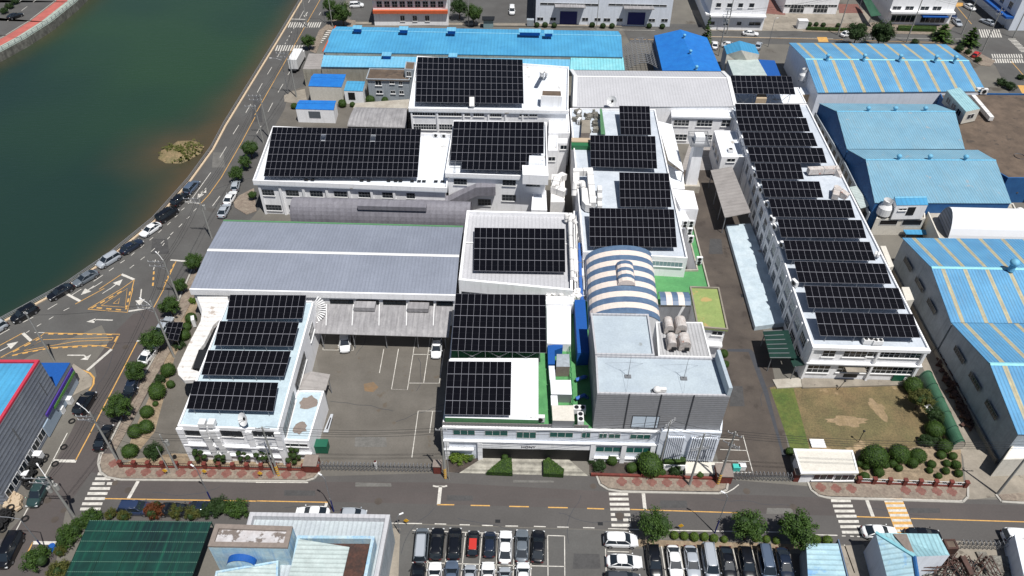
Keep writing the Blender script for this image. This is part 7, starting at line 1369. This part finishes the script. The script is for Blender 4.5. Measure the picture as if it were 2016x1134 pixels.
p = w(741, 922); t = thing('gate_motor', 'small white gate motor post in the middle of the west gate', 'post', p); MB().box(p+V((0, 0, .8)), (.35, .35, 1.6)).build('housing', 'white_metal', t); MB().ball(p+V((0, 0, 1.75)), .18, 8, 5).build('beacon', 'lamp_red', t)
# ================= poles, lamps, wires =================
tops = {}
def PL(key, *a, **k): r_, tp = pole(*a, **k); tops[key] = tp; return r_
AR = [(12.2, 2.4, -.9), (11.2, 2.4, -.9)]
PL('a', 107, 712, 11.6, 'pole behind the red-trimmed building', arms=[(11.2, .6, 0)]); PL('b', 343, 703, 13.0, 'tall pole with crossarms in the west planting bed', arms=[(12.0, 2.6, -1.2), (11.3, 2.6, -1.2)], lamp=(11.5, 2.5, 2.6)); PL('c', 235, 912, 12.0, 'pole with a curved lamp arm at the brick fence corner', arms=[(11.0, 2.4, -1.1), (10.2, 2.4, -1.1)], lamp=(11.5, 2.2, 2.6)); PL('d', 146, 1017, 9.5, 'pole carrying three grey transformers near the left crossing', arms=[(9.2, 3.2, -1.5), (8.2, 2.8, -1.4)], tr=3, lamp=(9.3, 2.2, 2.4))
PL('e', 549, 937, 11.6, 'pole with striped foot in front of the west office', arms=[(11.2, 2.0, 0), (9.4, 2.2, 0), (6.5, 1.2, .6)], stripe=True); PL('e2', 541, 935, 6.5, 'short stay pole beside the striped-foot pole', r=.14); PL('f', 877, 942, 12.0, 'pole with yellow and black foot right of the west gate', arms=[(11.5, 1.6, 0)], stripe=True); PL('f2', 884, 944, 9.0, 'thin steel pole beside the yellow-footed one', r=.08)
PL('g', 1357, 955, 12.3, 'leaning pole before the fin facade', arms=[(11.6, 2.2, 0), (9.0, 2.6, 0), (8.6, 2.6, 0)], ang=.2); PL('h', 1413, 953, 12.4, 'pole beside the big brick pier of the east gate', arms=[(11.8, 2.0, 0), (9.6, 2.4, 0), (9.2, 1.6, .4)], ang=-.5, stripe=True); PL('g2', 1297, 924, 11.5, 'pole rising behind the huge dome bush', arms=[(11.2, 2.0, 0), (10.7, 2.2, 0)], ang=.7, r=.15)
PL('i', 1963, 973, 12.5, 'pole at the right edge by the alley mouth', arms=[(11.5, 2.4, 0)]); PL('j', 417, 469, 10.0, 'pole with wide crossarms at the grey hall corner', arms=[(9.6, 3.2, -1.5), (8.8, 3.0, -1.4)], tr=1); PL('k', 352, 590, 9.5, 'pole with a lamp arm beside the triangle marking', arms=[(9.0, 3.0, -1.4), (8.0, 3.0, -1.4)], lamp=(9.3, 2.0, 2.4)); PL('l', 531, 272, 11.5, 'right one of two poles beside the widest array', arms=[(11, 3.0, -1.2), (10, 3.0, -1.2)]); PL('l2', 519, 282, 10.0, 'left one of two poles beside the widest array', arms=[(9.6, 2.6, -1.0)]); PL('m', 584, 192, 12.5, 'pole with crossarms beside the lorry', arms=[(12, 3.2, -1.4), (11, 3.2, -1.4)])
PL('n', 605, 53, 12, 'pole left of the street trees at the top', arms=[(11.5, 2, 0)]); PL('n2', 655, 53, 12, 'pole before the street trees at the top', r=.15); PL('n3', 681, 49, 12, 'pole between the street trees and the orange building', r=.15); PL('o', 1430, 67, 13, 'pole before the overhanging white office', arms=[(12.5, 1.6, 0)]); PL('p', 1415, 110, 13.5, 'heavy pole with transformers by the vivid blue warehouse', arms=[(13, 2.4, 0), (12, 2.4, 0), (9.5, 1.6, 0)], tr=2); PL('q', 1649, 69, 13, 'pole left of the dark round trees', arms=[(12.5, 1.4, 0)]); PL('r', 1784, 84, 15, 'pole rising from behind the striped roof', arms=[(14, 1.4, 0)]); PL('s', 1893, 68, 13, 'pole left of the spreading cedar', arms=[(12.5, 1.6, 0)]); PL('t', 1934, 101, 13, 'pole at the far crossing corner', arms=[(12, 2.4, 0), (11, 2, 0)]); PL('u', 1994, 74, 11, 'pole at the top right edge', arms=[(10.5, 1.4, 0)])
PL('v', 335, 932, 6.5, 'thin short steel pole behind the brick fence', r=.09); PL('v2', 349, 925, 8.5, 'pole wrapped in cables behind the brick fence', r=.16, tr=1); PL('w', 923, 52, 11, 'pole between the two trees right of the orange building', r=.15); PL('x', 1174, 58, 10, 'thin pole before the grey warehouse doors', r=.12); PL('y', 1097, 0, 10, 'far thin pole at the top edge', r=.1)
for x, k in ((1975, 0), (1982, 1), (1990, 2)):
    p = w(x, 52); t = thing('flagpole', 'white flagpole before the blue-canopied office, %s from the left' % ORD[k], 'flagpole', p, 'white flagpoles'); MB().tube(p, p+V((0, 0, 11)), .1, .05, n=6).build('mast', 'white_metal', t); MB().box(p+V((0, 0, .2)), (.7, .7, .4)).build('base', 'concrete', t)
street_lamp(418, 990, 8.0, 'street lamp standing among the bushes left of the pale building', 2.6, .5); street_lamp(657, 1007, 8.0, 'street lamp behind the pale building parapet', 2.6, .5); street_lamp(1407, 1049, 8.9, 'street lamp with a blue lower half in the parking hedge', 2.6, .5); street_lamp(90, 1085, 8.0, 'street lamp arching to the left in the bottom left corner', pi, 2.6, blue=True); street_lamp(568, 186, 9.5, 'street lamp arching over the river street', pi, 2.4, blue=False); street_lamp(787, 1050, 4.0, 'short lamp post at the corner of the parking lot', .5, .4, blue=False); street_lamp(640, 45, 9, 'street lamp near the top zebra crossing', pi, 2.6, blue=False); street_lamp(1512, 92, 8, 'street lamp beside the striped warehouse', .4, .6, blue=False); street_lamp(1974, 1008, 8, 'street lamp near the right edge', -1.2, 1.0, blue=False) if False else None
SP = [('c', 'v2', 3, 'brick fence corner to the cable-wrapped pole'), ('v2', 'e', 3, 'cable-wrapped pole to the striped-foot pole'), ('e', 'f', 4, 'striped-foot pole across the west gate'), ('f', 'g2', 4, 'west gate pole along the office front'), ('g2', 'h', 3, 'dome bush pole to the east gate pole'), ('g', 'h', 2, 'fin facade pole to the east gate pole'), ('h', 'i', 4, 'east gate pole over the gatehouse to the right edge'), ('d', 'c', 3, 'transformer pole to the fence corner'), ('c', 'b', 3, 'fence corner pole up the west street'), ('b', 'k', 3, 'west bed pole to the triangle marking pole'), ('k', 'j', 3, 'triangle marking pole to the grey hall corner'), ('j', 'l2', 3, 'grey hall corner up to the widest array'), ('l', 'm', 3, 'array poles to the lorry'), ('m', 'n', 3, 'lorry pole to the top crossing'), ('a', 'b', 1, 'red-trimmed building across the junction'), ('n3', 'o', 2, 'orange building to the white office, long span'), ('p', 'q', 3, 'transformer pole to the dark round trees'), ('q', 'r', 3, 'dark round trees to the striped roof pole'), ('r', 't', 3, 'striped roof pole to the far crossing'), ('o', 's', 2, 'white office to the cedar')]
for a, b, n_, lb in SP:
    for k in range(n_):
        d = V((0, 0, -.35-.55*(k//2))); sd = V((.5*(1 if k % 2 else -1), .35*(1 if k % 2 else -1), 0)); wire('%s overhead cable from the %s' % (['top left', 'top right', 'lower left', 'lower right'][k], lb), tops[a]+d+sd, tops[b]+d+sd, sag=.5+.012*(tops[a]-tops[b]).length)
# ================= rooftop and ground kit =================
for k, (x, y) in enumerate(((1487, 349), (1498, 378), (1510, 407), (1519, 436), (1525, 452), (1539, 487), (1563, 562))): ac_unit(x, y, 7.9, 'white air conditioner on the west parapet of the east building, %s from the north' % ORD[k], -1.2, 1, s=1.35)
ac_unit(1706, 676, 7.6, 'two-fan unit on the south edge of the east building, left of the pair', 0, 2, s=.95, top=True); ac_unit(1725, 678, 7.6, 'two-fan unit on the south edge of the east building, right of the pair', 0, 2, s=.95, top=True)
ac_unit(1045, 828, 7.7, 'two-bay air conditioner in front of the white sheet roof, left of the pair', 0, 1, s=1.4); ac_unit(1063, 829, 7.7, 'two-bay air conditioner in front of the white sheet roof, right of the pair', 0, 1, s=1.4)
ac_unit(1140, 812, 7.6, 'white twin-fan unit west of the clad block, upper', 0, 2, s=1.1, top=True); ac_unit(1142, 830, 7.6, 'white twin-fan unit west of the clad block, lower', pi/2, 2, s=1.1, top=True)
for k, (x, y) in enumerate(((1347, 447), (1359, 447), (1356, 462), (1358, 477), (1375, 519))): ac_unit(x, y, 5.3, 'air conditioner on the green strip east of the process building, %s from the north' % ORD[k], 0, 2, s=1.15)
ac_unit(1213, 903, 0.1, 'wide two-fan air conditioner in the office garden', 0, 2, s=1.3, top=True); ac_unit(505, 898, .1, 'air conditioner behind the pruned pines at the west office', 0, 1, s=1.1)
for k, x in enumerate((1857, 1872, 1920, 1938)): ac_unit(x, 413, 4.1, 'air conditioner on the stained flat annex roof, %s from the left' % ORD[k], .6, 1, s=1.5)
for k, (x, y) in enumerate(((858, 270), (874, 271))): ac_unit(x, y, 7.7, 'air conditioner by the blue pipe on the long white building, %s of the pair' % ['left', 'right'][k], 0, 1, s=1.2)
ac_unit(384, 640, .1, 'tall two-fan air conditioner against the curved walkway', -1.2, 2, s=1.3); ac_unit(1926, 184, 6.2, 'white box unit by the brown flat roof edge, left of two', 0, 1, s=1.8); ac_unit(1934, 185, 6.2, 'white box unit by the brown flat roof edge, right of two', 0, 1, s=1.8)
ac_unit(1140, 229, 9.0, 'air conditioner at the cluttered north-west corner of the process building', 1.2, 1, s=1.5); ac_unit(1140, 243, 9.0, 'air conditioner below the other in the cluttered corner', 1.2, 1, s=1.5)
tank(1737, 424, 4.2, 'white round cooling tower on the workshop roof', 1.35, 3.8); tank(1579, 160, 4.6, 'white cooling tower beside the north-east striped hall', 1.15, 3.4); tank(1984, 352, .2, 'grey cooling tower in the clutter at the right edge', 1.7, 6, m='steel')
Bld('cube_tank', 'pale ribbed cube container below the cooling tower', 'container', [(1575, 172), (1592, 172), (1594, 186), (1574, 186)], 4.0, wall='crate_tan', roof='white_roof', par=0)
Bld('meter_box', 'dark stained machine housing on the north-west corner of the process roof', 'machine', [(1146, 236), (1162, 236), (1162, 262), (1144, 262)], 10.4, z0=9.0, wall='taupe', roof='concrete', par=0)
t = thing('green_sheet_screen', 'leaning green corrugated screen on the process roof', 'screen', w(1183, 240, 9)); slab(MB(), [(1181, 214, 11), (1185, 214, 10.8), (1192, 264, 9.2), (1183, 264, 11)], .1).build('sheet', 'green_trim', t)
t = thing('sorting_bin', 'tan and green striped bin on the process roof', 'bin', w(1145, 285, 9)); MB().box(w(1145, 280, 9.6), (4.4, 1.6, 1.2)).build('tan_section', 'crate_tan', t); MB().box(w(1145, 287, 9.5), (4.4, 1.6, 1.0)).build('green_section', 'container_green', t)
# pipes and ducts
ductrun('air_duct', 'large white square duct snaking over the west edge of the process roof', [(1134, 366, 9.6), (1134, 339, 11.2), (1161, 338, 11.2), (1167, 400, 10.6)], .6, box_=True)
ductrun('air_duct', 'white round duct bending down beside the large square duct', [(1130, 385, 8.4), (1132, 361, 10.4), (1147, 360, 10.4), (1150, 385, 10.2)], .55)
t = thing('air_handler', 'long white air handling box with a rounded end on the process roof', 'air handler', w(1153, 385, 9)); MB().prism(W4([(1145, 370), (1157, 370), (1160, 392), (1164, 398), (1164, 405), (1153, 403), (1146, 395)], 10.8), 9.2, 10.8).build('casing', 'duct', t)
for k, y in enumerate((369, 384, 400)): Bld('vent_box', 'white cube vent beside the long air handler, %s from the north' % ORD[k], 'vent', [(1176, y-4), (1185, y-4), (1186, y+5), (1177, y+5)], 10.6, z0=9.0, wall='duct', roof='duct', par=0)
ductrun('air_duct', 'white duct curling over the insulated machine box', [(1107, 348, 6.0), (1098, 352, 6.2), (1092, 372, 6.2), (1108, 378, 6.2)], .7, box_=True)
ductrun('vent_pipe', 'white pipe running down the east edge of the ribbed metal roof', [(1122, 425, 10), (1124, 480, 9.9), (1127, 548, 9.8)], .38); ductrun('vent_pipe', 'bent white pipe at the north-east corner of the ribbed metal roof', [(1115, 436, 9.2), (1115, 424, 10.4), (1124, 423, 10.4), (1134, 440, 9.0)], .4)
ductrun('cable_tray', 'blue-grey vertical pipe between the metal roof and the striped vault', [(1141, 480, 8), (1143, 560, 8), (1147, 600, 8)], .3, m='blue_line')
ductrun('exhaust_stack', 'tall white exhaust stack on the northern factory building', [(1067, 150, 10.6), (1067, 140, 15.5)], .5); ductrun('exhaust_duct', 'small white elbow duct beside the tall exhaust stack', [(1075, 150, 10.8), (1076, 143, 12.8), (1070, 140, 13)], .3)
ductrun('air_duct', 'white duct stack climbing the front of the northern factory building', [(930, 232, 3), (929, 205, 11.6), (929, 196, 12.4)], .55, box_=True)
ductrun('rusty_duct', 'red and white rusty duct lying on the east building roof', [(1596, 336, 8.6), (1645, 334, 8.6), (1650, 345, 7.6)], .62, m='duct_rust', box_=True); ductrun('rusty_duct', 'bent rusty duct at the east parapet of the east building', [(1645, 385, 8.4), (1647, 373, 8.6), (1664, 385, 8.2)], .6, m='duct_rust', box_=True); ductrun('vent_pipe', 'white elbow duct on the east parapet beside the ninth array', [(1722, 499, 8.4), (1732, 502, 8.4)], .6)
ductrun('duct', 'white fabric duct beside the tent at the right edge', [(2005, 415, 5), (2030, 450, 5)], .9)
ductrun('vent_pipe', 'thick grey hooded duct between the office roof and the clad block, upper', [(1134, 748, 8.0), (1150, 742, 8.2), (1155, 742, 7)], .28, m='blue_line'); ductrun('vent_pipe', 'thick grey hooded duct between the office roof and the clad block, lower', [(1134, 785, 8.0), (1150, 778, 8.2), (1158, 785, 7)], .28, m='blue_line')
# blue, white and grey boxes on the office terrace
Bld('blue_roof_shed', 'long narrow deep blue roof beside the clad block', 'shed', [(1131, 590), (1152, 590), (1160, 694), (1137, 695)], 10.2, wall='deep_blue', roof='deep_blue', par=0)
Bld('white_roof_shed', 'plain white sheet roof between the elevated array and the blue roof', 'shed', [(1076, 600), (1124, 602), (1124, 678), (1077, 676)], 9.0, wall='white_wall', roof='tarp_white', par=0); Bld('white_band_roof', 'white banded strip roof just north of the plain white sheet roof', 'shed', [(1075, 583), (1130, 584), (1130, 599), (1075, 598)], 9.6, wall='white_wall', roof='white_roof', par=.1)
Bld('blue_box', 'deep blue stepped shed roof below the plain white sheet roof', 'shed', [(1078, 680), (1108, 676), (1108, 684), (1092, 690), (1093, 717), (1079, 717)], 8.8, wall='deep_blue', roof='deep_blue', par=0)
Bld('grey_container', 'grey container with two hatches on the green terrace', 'container', [(1096, 697), (1121, 697), (1122, 722), (1095, 722)], 9.6, z0=7.4, wall='taupe', roof='grey_wall', par=0)
Bld('terrace_cover', 'narrow white sheet cover on the green terrace', 'cover', [(1080, 720), (1092, 720), (1094, 748), (1082, 748)], 8.8, wall='steel', roof='white_roof', par=0); Bld('terrace_cover', 'upper broad white sheet cover on the green terrace', 'cover', [(1083, 748), (1124, 748), (1126, 777), (1085, 776)], 9.2, wall='steel', roof='tarp_white', par=0); Bld('terrace_cover', 'small white sheet cover joining the two broad ones', 'cover', [(1084, 776), (1097, 776), (1099, 798), (1085, 798)], 8.9, wall='steel', roof='tarp_white', par=0); Bld('terrace_cover', 'lower broad white sheet cover near the office parapet', 'cover', [(1086, 798), (1129, 798), (1131, 829), (1088, 828)], 9.2, wall='steel', roof='cream_wall', par=0)
t = thing('terrace_railing', 'bright green railing along the terrace beside the clad block', 'railing', w(1124, 740, 7.4)); mb = MB()
for hh in (8.1, 8.6): mb.tube(w(1121, 682, hh), w(1130, 838, hh), .05, n=4)
for k in range(16): a = w(1121+9*k/15, 682+156*k/15, 7.4); mb.tube(a, a+V((0, 0, 1.2)), .04, n=4)
mb.build('rail', 'container_green', t)
Bld('workshop_hatch', 'white insulated unit strip on the alley side of the east building', 'unit', [(1733, 484), (1744, 484), (1760, 524), (1751, 527)], 5.0, wall='cream_wall', roof='cream_wall', par=0); Bld('workshop_hatch', 'short cream unit lower down the alley side of the east building', 'unit', [(1775, 565), (1790, 565), (1800, 590), (1784, 592)], 4.6, wall='cream_wall', roof='cream_wall', par=0)
# dish antennas
for lb, x, y, z, s_, zz in (('white satellite dish on the front parapet of the west office', 482, 838, 8.2, 1.0, 1), ('tall satellite dish on the north edge of the process roof', 1203, 210, 9.2, 1.25, 1)):
    p = w(x, y, z); t = thing('satellite_dish', lb, 'antenna', p); MB().tube(p, p+V((0, 0, 1.1)), .07, n=6).build('mast', 'steel', t); mb = MB(); c = p+V((0, 0, 1.4)); n = V((-.5, -.7, .5)).normalized(); a = n.orthogonal().normalized(); b = n.cross(a); R_ = [[c-n*(.25*(1-(j/4)**2))*s_+(a*cos(2*pi*i/16)+b*sin(2*pi*i/16))*s_*j/4 for i in range(16)] for j in (1, 2, 3, 4)]
    mb.add([p_ for q in R_ for p_ in q], [(k*16+i, k*16+(i+1) % 16, (k+1)*16+(i+1) % 16, (k+1)*16+i) for k in range(3) for i in range(16)]+[tuple(range(16))]); mb.build('reflector', 'white_metal', t, smooth=True); MB().tube(c, c+n*s_*.8, .04, n=5).build('feed_arm', 'grey_paint', t)
# aerials and blower on the clad block
for lb, x, y, x2, y2 in (('wire aerial on the left of the clad block roof', 1236, 742, 1245, 703), ('wire aerial on the right of the clad block roof', 1346, 746, 1356, 706)):
    p = w(x, y, 14.85); t = thing('aerial', lb, 'aerial', p); MB().box(p+V((0, 0, .08)), (.9, .6, .16)).build('base', 'grey_paint', t); MB().tube(p, p+V((0, 0, 4.2)), .05, .02, n=5).build('mast', 'steel', t); mb = MB()
    for d in ((-3, 2.5, 0), (2.4, 2.6, 0), (-.5, -3, 0)): mb.tube(p+V((0, 0, 3.0)), p+V(d), .015, n=3)
    mb.build('stay', 'grey_paint', t)
p = w(1293, 770, 15.2); t = thing('roof_blower', 'small white blower on the front edge of the clad block roof', 'blower', p); MB().ball(p+V((0, 0, .35)), .55, 10, 6, .8).build('housing', 'duct', t); MB().box(p+V((.8, 0, .3)), (.9, .5, .6)).build('outlet', 'duct', t); MB().box(p+V((0, 0, -.15)), (1.4, .8, .2)).build('base', 'grey_paint', t)
# street objects
for lb, x, y in (('yellow diamond sign on the south-west sidewalk, left one', 329, 936), ('yellow diamond sign on the south-west sidewalk, middle one', 406, 937), ('yellow diamond sign on the south-west sidewalk, right one', 515, 941), ('yellow diamond sign at the corner of the parking lot', 801, 1034), ('small yellow sign in the hedge by the parking row', 1338, 1044)):
    p = w(x, y); t = thing('diamond_sign', lb, 'sign', p, 'yellow diamond signs'); MB().tube(p, p+V((0, 0, .9)), .04, n=5).build('post', 'grey_paint', t); c = p+V((0, 0, 1.2)); MB().add([c+V((0, -.03, .45)), c+V((.38, -.03, 0)), c+V((0, -.03, -.45)), c+V((-.38, -.03, 0)), c+V((0, .03, .45)), c+V((.38, .03, 0)), c+V((0, .03, -.45)), c+V((-.38, .03, 0))], [(3, 2, 1, 0), (4, 5, 6, 7), (0, 1, 5, 4), (1, 2, 6, 5), (2, 3, 7, 6), (3, 0, 4, 7)]).build('plate', 'yellow_paint', t)
for lb, x, y, m_, s_ in (('dark green skip bin beside the west wing', 635, 886, 'bin_green', 1.5), ('dark green covered bin by the east building corner', 1762, 747, 'bin_green', 1.4), ('green bin before the vivid blue storehouse', 651, 232, 'bin_green', 1.3), ('small green container below the workshop bays', 1769, 448, 'container_green', 1.3), ('orange crate under the workshop bays', 1802, 448, 'yellow_paint', .9), ('green machine beside the grey house hedge', 775, 197, 'container_green', 1.0), ('white machine box on the shop pavement', 137, 793, 'white_metal', .95), ('tall white machine on the shop pavement', 121, 812, 'white_metal', .95), ('small white box among the tyre piles', 78, 902, 'white_metal', 1.0), ('small white box by the lower tyre pile', 52, 940, 'white_metal', 1.0), ('white gate sign board by the red courts', 1577, 55, 'white_metal', 2.2), ('small grey hut at the left of the grey warehouse', 1044, 50, 'grey_wall', 1.6), ('teal box behind the east gate', 1448, 925, 'teal_paint', .8), ('white box behind the east gate', 1459, 923, 'white_metal', .8), ('white slab cover on the lawn near the guardhouse', 1609, 875, 'white_wall', 1.6)):
    p = w(x, y); t = thing('bin' if 'bin' in lb else 'box' if 'box' in lb else 'machine' if 'machine' in lb else 'container', lb, 'bin' if 'bin' in lb else 'box', p); hh = .12 if 'slab' in lb else 1.1; MB().box(p+V((0, 0, hh*s_/2+.06)), (s_*1.3, s_*.9, hh*s_)).build('body', m_, t); MB().box(p+V((0, 0, hh*s_+.1)), (s_*1.36, s_*.96, .08)).build('lid', m_, t)
t = thing('blue_barrel', 'bright blue barrel at the corner of the bottom left bushes', 'barrel', w(107, 1082)); p = w(107, 1082); MB().tube(p, p+V((0, 0, .95)), .42, n=14).build('drum', 'vivid_blue', t); MB().tube(p+V((0, 0, .93)), p+V((0, 0, .99)), .44, n=14).build('rim', 'deep_blue', t)
GK = Bld('guard_hut', 'tiny white hut with a dark hipped roof by the north road trees', 'hut', [(949, 32), (974, 32), (973, 39), (949, 39)], 2.8, wall='teal_wall', roof='dark', par=0, eave=.4)
# tyres
rnd = random.Random(11); TY = MB(); 
for k in range(12): TY.tube((.42*cos(k*pi/6), .42*sin(k*pi/6), .1), (.42*cos((k+1)*pi/6), .42*sin((k+1)*pi/6), .1), .12, n=6, cap=False)
ty0 = TY.build('tyre', 'tyre'); first = True
for lb, x0, y0, x1, y1, n_, g_ in (('tyre in the upper pile against the dark grey building', 78, 905, 52, 955, 46, 'upper tyre pile'), ('tyre in the lower pile at the left edge', 22, 1005, 2, 1045, 34, 'lower tyre pile')):
    for k in range(n_):
        f = rnd.random(); p = w(x0+(x1-x0)*f+rnd.uniform(-7, 7), y0+(y1-y0)*f+rnd.uniform(-7, 7)); o = ty0 if first else ty0.copy()
        if not first: COL.objects.link(o)
        first = False; o.location = (p.x, p.y, .02+.24*(k % 5)); o.rotation_euler = (rnd.uniform(-.35, .35), rnd.uniform(-.35, .35), rnd.uniform(0, 6)); tag(o, lb, 'tyre', g_)
for x, y, lb in ((126, 881, 'tyre lying on the road above the stop line'), (109, 914, 'tyre lying on the road below the stop line'), (142, 830, 'tyre by the shop pavement'), (50, 1022, 'tyre alone near the lower left kerb'), (90, 900, 'upper of two tyres at the pavement edge'), (87, 907, 'lower of two tyres at the pavement edge')):
    o = ty0.copy(); COL.objects.link(o); p = w(x, y); o.location = (p.x, p.y, .035); o.rotation_euler = (0, 0, 0); tag(o, lb, 'tyre')
# refuse pile and scrap frames
mb = MB(); rnd = random.Random(4)
for _ in range(70): p = w(28+rnd.uniform(-12, 14), 992+rnd.uniform(-14, 12)); mb.box(p+V((0, 0, rnd.uniform(.1, .8))), (rnd.uniform(.3, .9), rnd.uniform(.3, .8), rnd.uniform(.2, .6)), rnd.uniform(0, 3))
tag(mb.build('refuse_pile', 'crate_tan'), 'heap of pale rubbish bags against the dark grey building', 'refuse', kind='stuff')
t = thing('steel_lattice', 'rusty steel lattice frames stacked at the bottom right yard', 'frame', w(1900, 1110)); mb = MB()
for x0, y0, x1, y1 in ((1815, 1110, 1860, 1110), (1860, 1095, 1850, 1134), (1870, 1094, 1900, 1134), (1892, 1094, 1862, 1134), (1900, 1094, 1916, 1134), (1942, 1095, 1914, 1132), (1944, 1096, 1965, 1134), (1880, 1100, 1850, 1100)):
    a, b = w(x0, y0, 2.6), w(x1, y1, 2.2); n_ = max(3, int((b-a).length/.9)); s_ = V((-(b-a).y, (b-a).x, 0)).normalized()*.5
    for q in (-1, 1): mb.tube(a+s_*q, b+s_*q, .07, n=4); mb.tube(a+s_*q+V((0, 0, -.8)), b+s_*q+V((0, 0, -.8)), .07, n=4)
    for k in range(n_): mb.tube(a.lerp(b, k/n_)+s_, a.lerp(b, (k+1)/n_)-s_, .05, n=4); mb.tube(a.lerp(b, k/n_)+s_+V((0, 0, -.8)), a.lerp(b, (k+1)/n_)+s_, .05, n=4)
    for q in (a, b): mb.tube(V((q.x, q.y, 0)), q, .1, n=5)
mb.build('lattice', 'rusty', t); simple('rusty_beam', 'thick rusty beam lying through the scrap frames', 'beam', MB().box((w(1894, 1096, 2.8)+w(1913, 1132, 2.4))/2, ((w(1894, 1096, 2.8)-w(1913, 1132, 2.4)).length, .7, .5), ux=(w(1913, 1132, 2.4)-w(1894, 1096, 2.8)).normalized()), 'rusty')
mb = MB(); rnd = random.Random(9)
for _ in range(90): p = w(rnd.uniform(1826, 1985), rnd.uniform(1098, 1150)); mb.box(p+V((0, 0, rnd.uniform(.1, .5))), (rnd.uniform(.5, 2.2), rnd.uniform(.4, 1.4), rnd.uniform(.1, .4)), rnd.choice((0, 0, .1, 1.57, .3)))
tag(mb.build('scrap_metal', 'scrap'), kind='stuff')
mb = MB()
for _ in range(160): p = w(rnd.uniform(1972, 2040), rnd.uniform(318, 396)); mb.box(p+V((0, 0, rnd.uniform(.2, 2.6))), (rnd.uniform(.5, 3), rnd.uniform(.3, 1.2), rnd.uniform(.2, 1.2)), rnd.uniform(0, 3))
tag(mb.build('scrap_metal', 'scrap'), kind='stuff')
mb = MB()
for _ in range(110): f = rnd.random(); p = w(1848+(1905-1848)*f+rnd.uniform(-6, 6), 700+(840-700)*f+rnd.uniform(-8, 8)); mb.box(p+V((0, 0, rnd.uniform(.1, .8))), (rnd.uniform(.3, 1.8), rnd.uniform(.2, .6), rnd.uniform(.1, .5)), rnd.uniform(0, 3))
tag(mb.build('scrap_metal', 'rusty'), kind='stuff')
# pipe rack clutter on the utility block
mb = MB()
for k in range(14): x = 1132+k*1.3+random.uniform(-1, 1); y = rnd.uniform(425, 560); p = w(x, y, 7.1); mb.box(p+V((0, 0, .4)), (rnd.uniform(.4, 1), rnd.uniform(.5, 3), rnd.uniform(.3, .9)))
for x in (1138, 1144, 1150, 1155): mb.tube(w(x-4, 425, 7.6), w(x, 570, 7.6), .12, n=6)
tag(mb.build('pipework', 'duct', loc=w(1140, 500, 7)), 'cluster of pipes and small boxes on the narrow utility roof', 'pipework')
mb = MB()
for k in range(26): x, y = rnd.uniform(1078, 1140), rnd.uniform(576, 590); p = w(x, y, 7.5); mb.box(p+V((0, 0, .4)), (rnd.uniform(.4, 1.4), rnd.uniform(.3, 1), rnd.uniform(.3, 1.1)), rnd.uniform(0, 3))
tag(mb.build('rooftop_machinery', 'duct', loc=w(1110, 580, 7.4)), 'row of small white machines behind the elevated array', 'machinery')
mb = MB()
for k in range(22): x, y = rnd.uniform(1128, 1178), rnd.uniform(220, 262); p = w(x, y, 9); mb.box(p+V((0, 0, .4)), (rnd.uniform(.4, 1.6), rnd.uniform(.3, 1.4), rnd.uniform(.3, 1.1)), rnd.uniform(0, 3))
tag(mb.build('rooftop_machinery', 'scrap', loc=w(1150, 240, 9)), 'cluttered machinery on the north-west corner of the process roof', 'machinery')
# lawn bench, small lamp on lawn
p = w(1825, 808); t = thing('bench', 'white and grey bench beside the tunnel and the leaning tree', 'bench', p); MB().box(p+V((0, 0, .45)), (.5, 2.2, .08), .3).build('seat', 'white_metal', t); MB().box(p+V((.3, 0, .75)), (.08, 2.2, .5), .3).build('backrest', 'white_metal', t); MB().box(p+V((0, 0, .2)), (.4, 1.8, .4), .3).build('support', 'grey_paint', t)
p = w(1690, 870); t = thing('garden_lamp', 'thin dark garden lamp on the lawn', 'lamp', p); MB().tube(p, p+V((0, 0, 2.6)), .05, n=6).build('post', 'dark', t); MB().ball(p+V((0, 0, 2.7)), .2, 8, 5).build('globe', 'dark', t)
p = w(1648, 768); t = thing('garden_lamp', 'leaning garden lamp at the top edge of the lawn', 'lamp', p); MB().tube(p, p+V((.6, 0, 2.2)), .05, n=6).build('post', 'dark', t); MB().ball(p+V((.6, 0, 2.3)), .2, 8, 5).build('globe', 'dark', t)
# drop unused templates
for o in list(CARS.values()):
    if 'label' not in o: [bpy.data.objects.remove(c_) for c_ in list(o.children_recursive)]; bpy.data.objects.remove(o)
for t_ in TREES.values():
    if not t_[1]: [bpy.data.objects.remove(c_) for c_ in list(t_[0].children_recursive)]; bpy.data.objects.remove(t_[0])
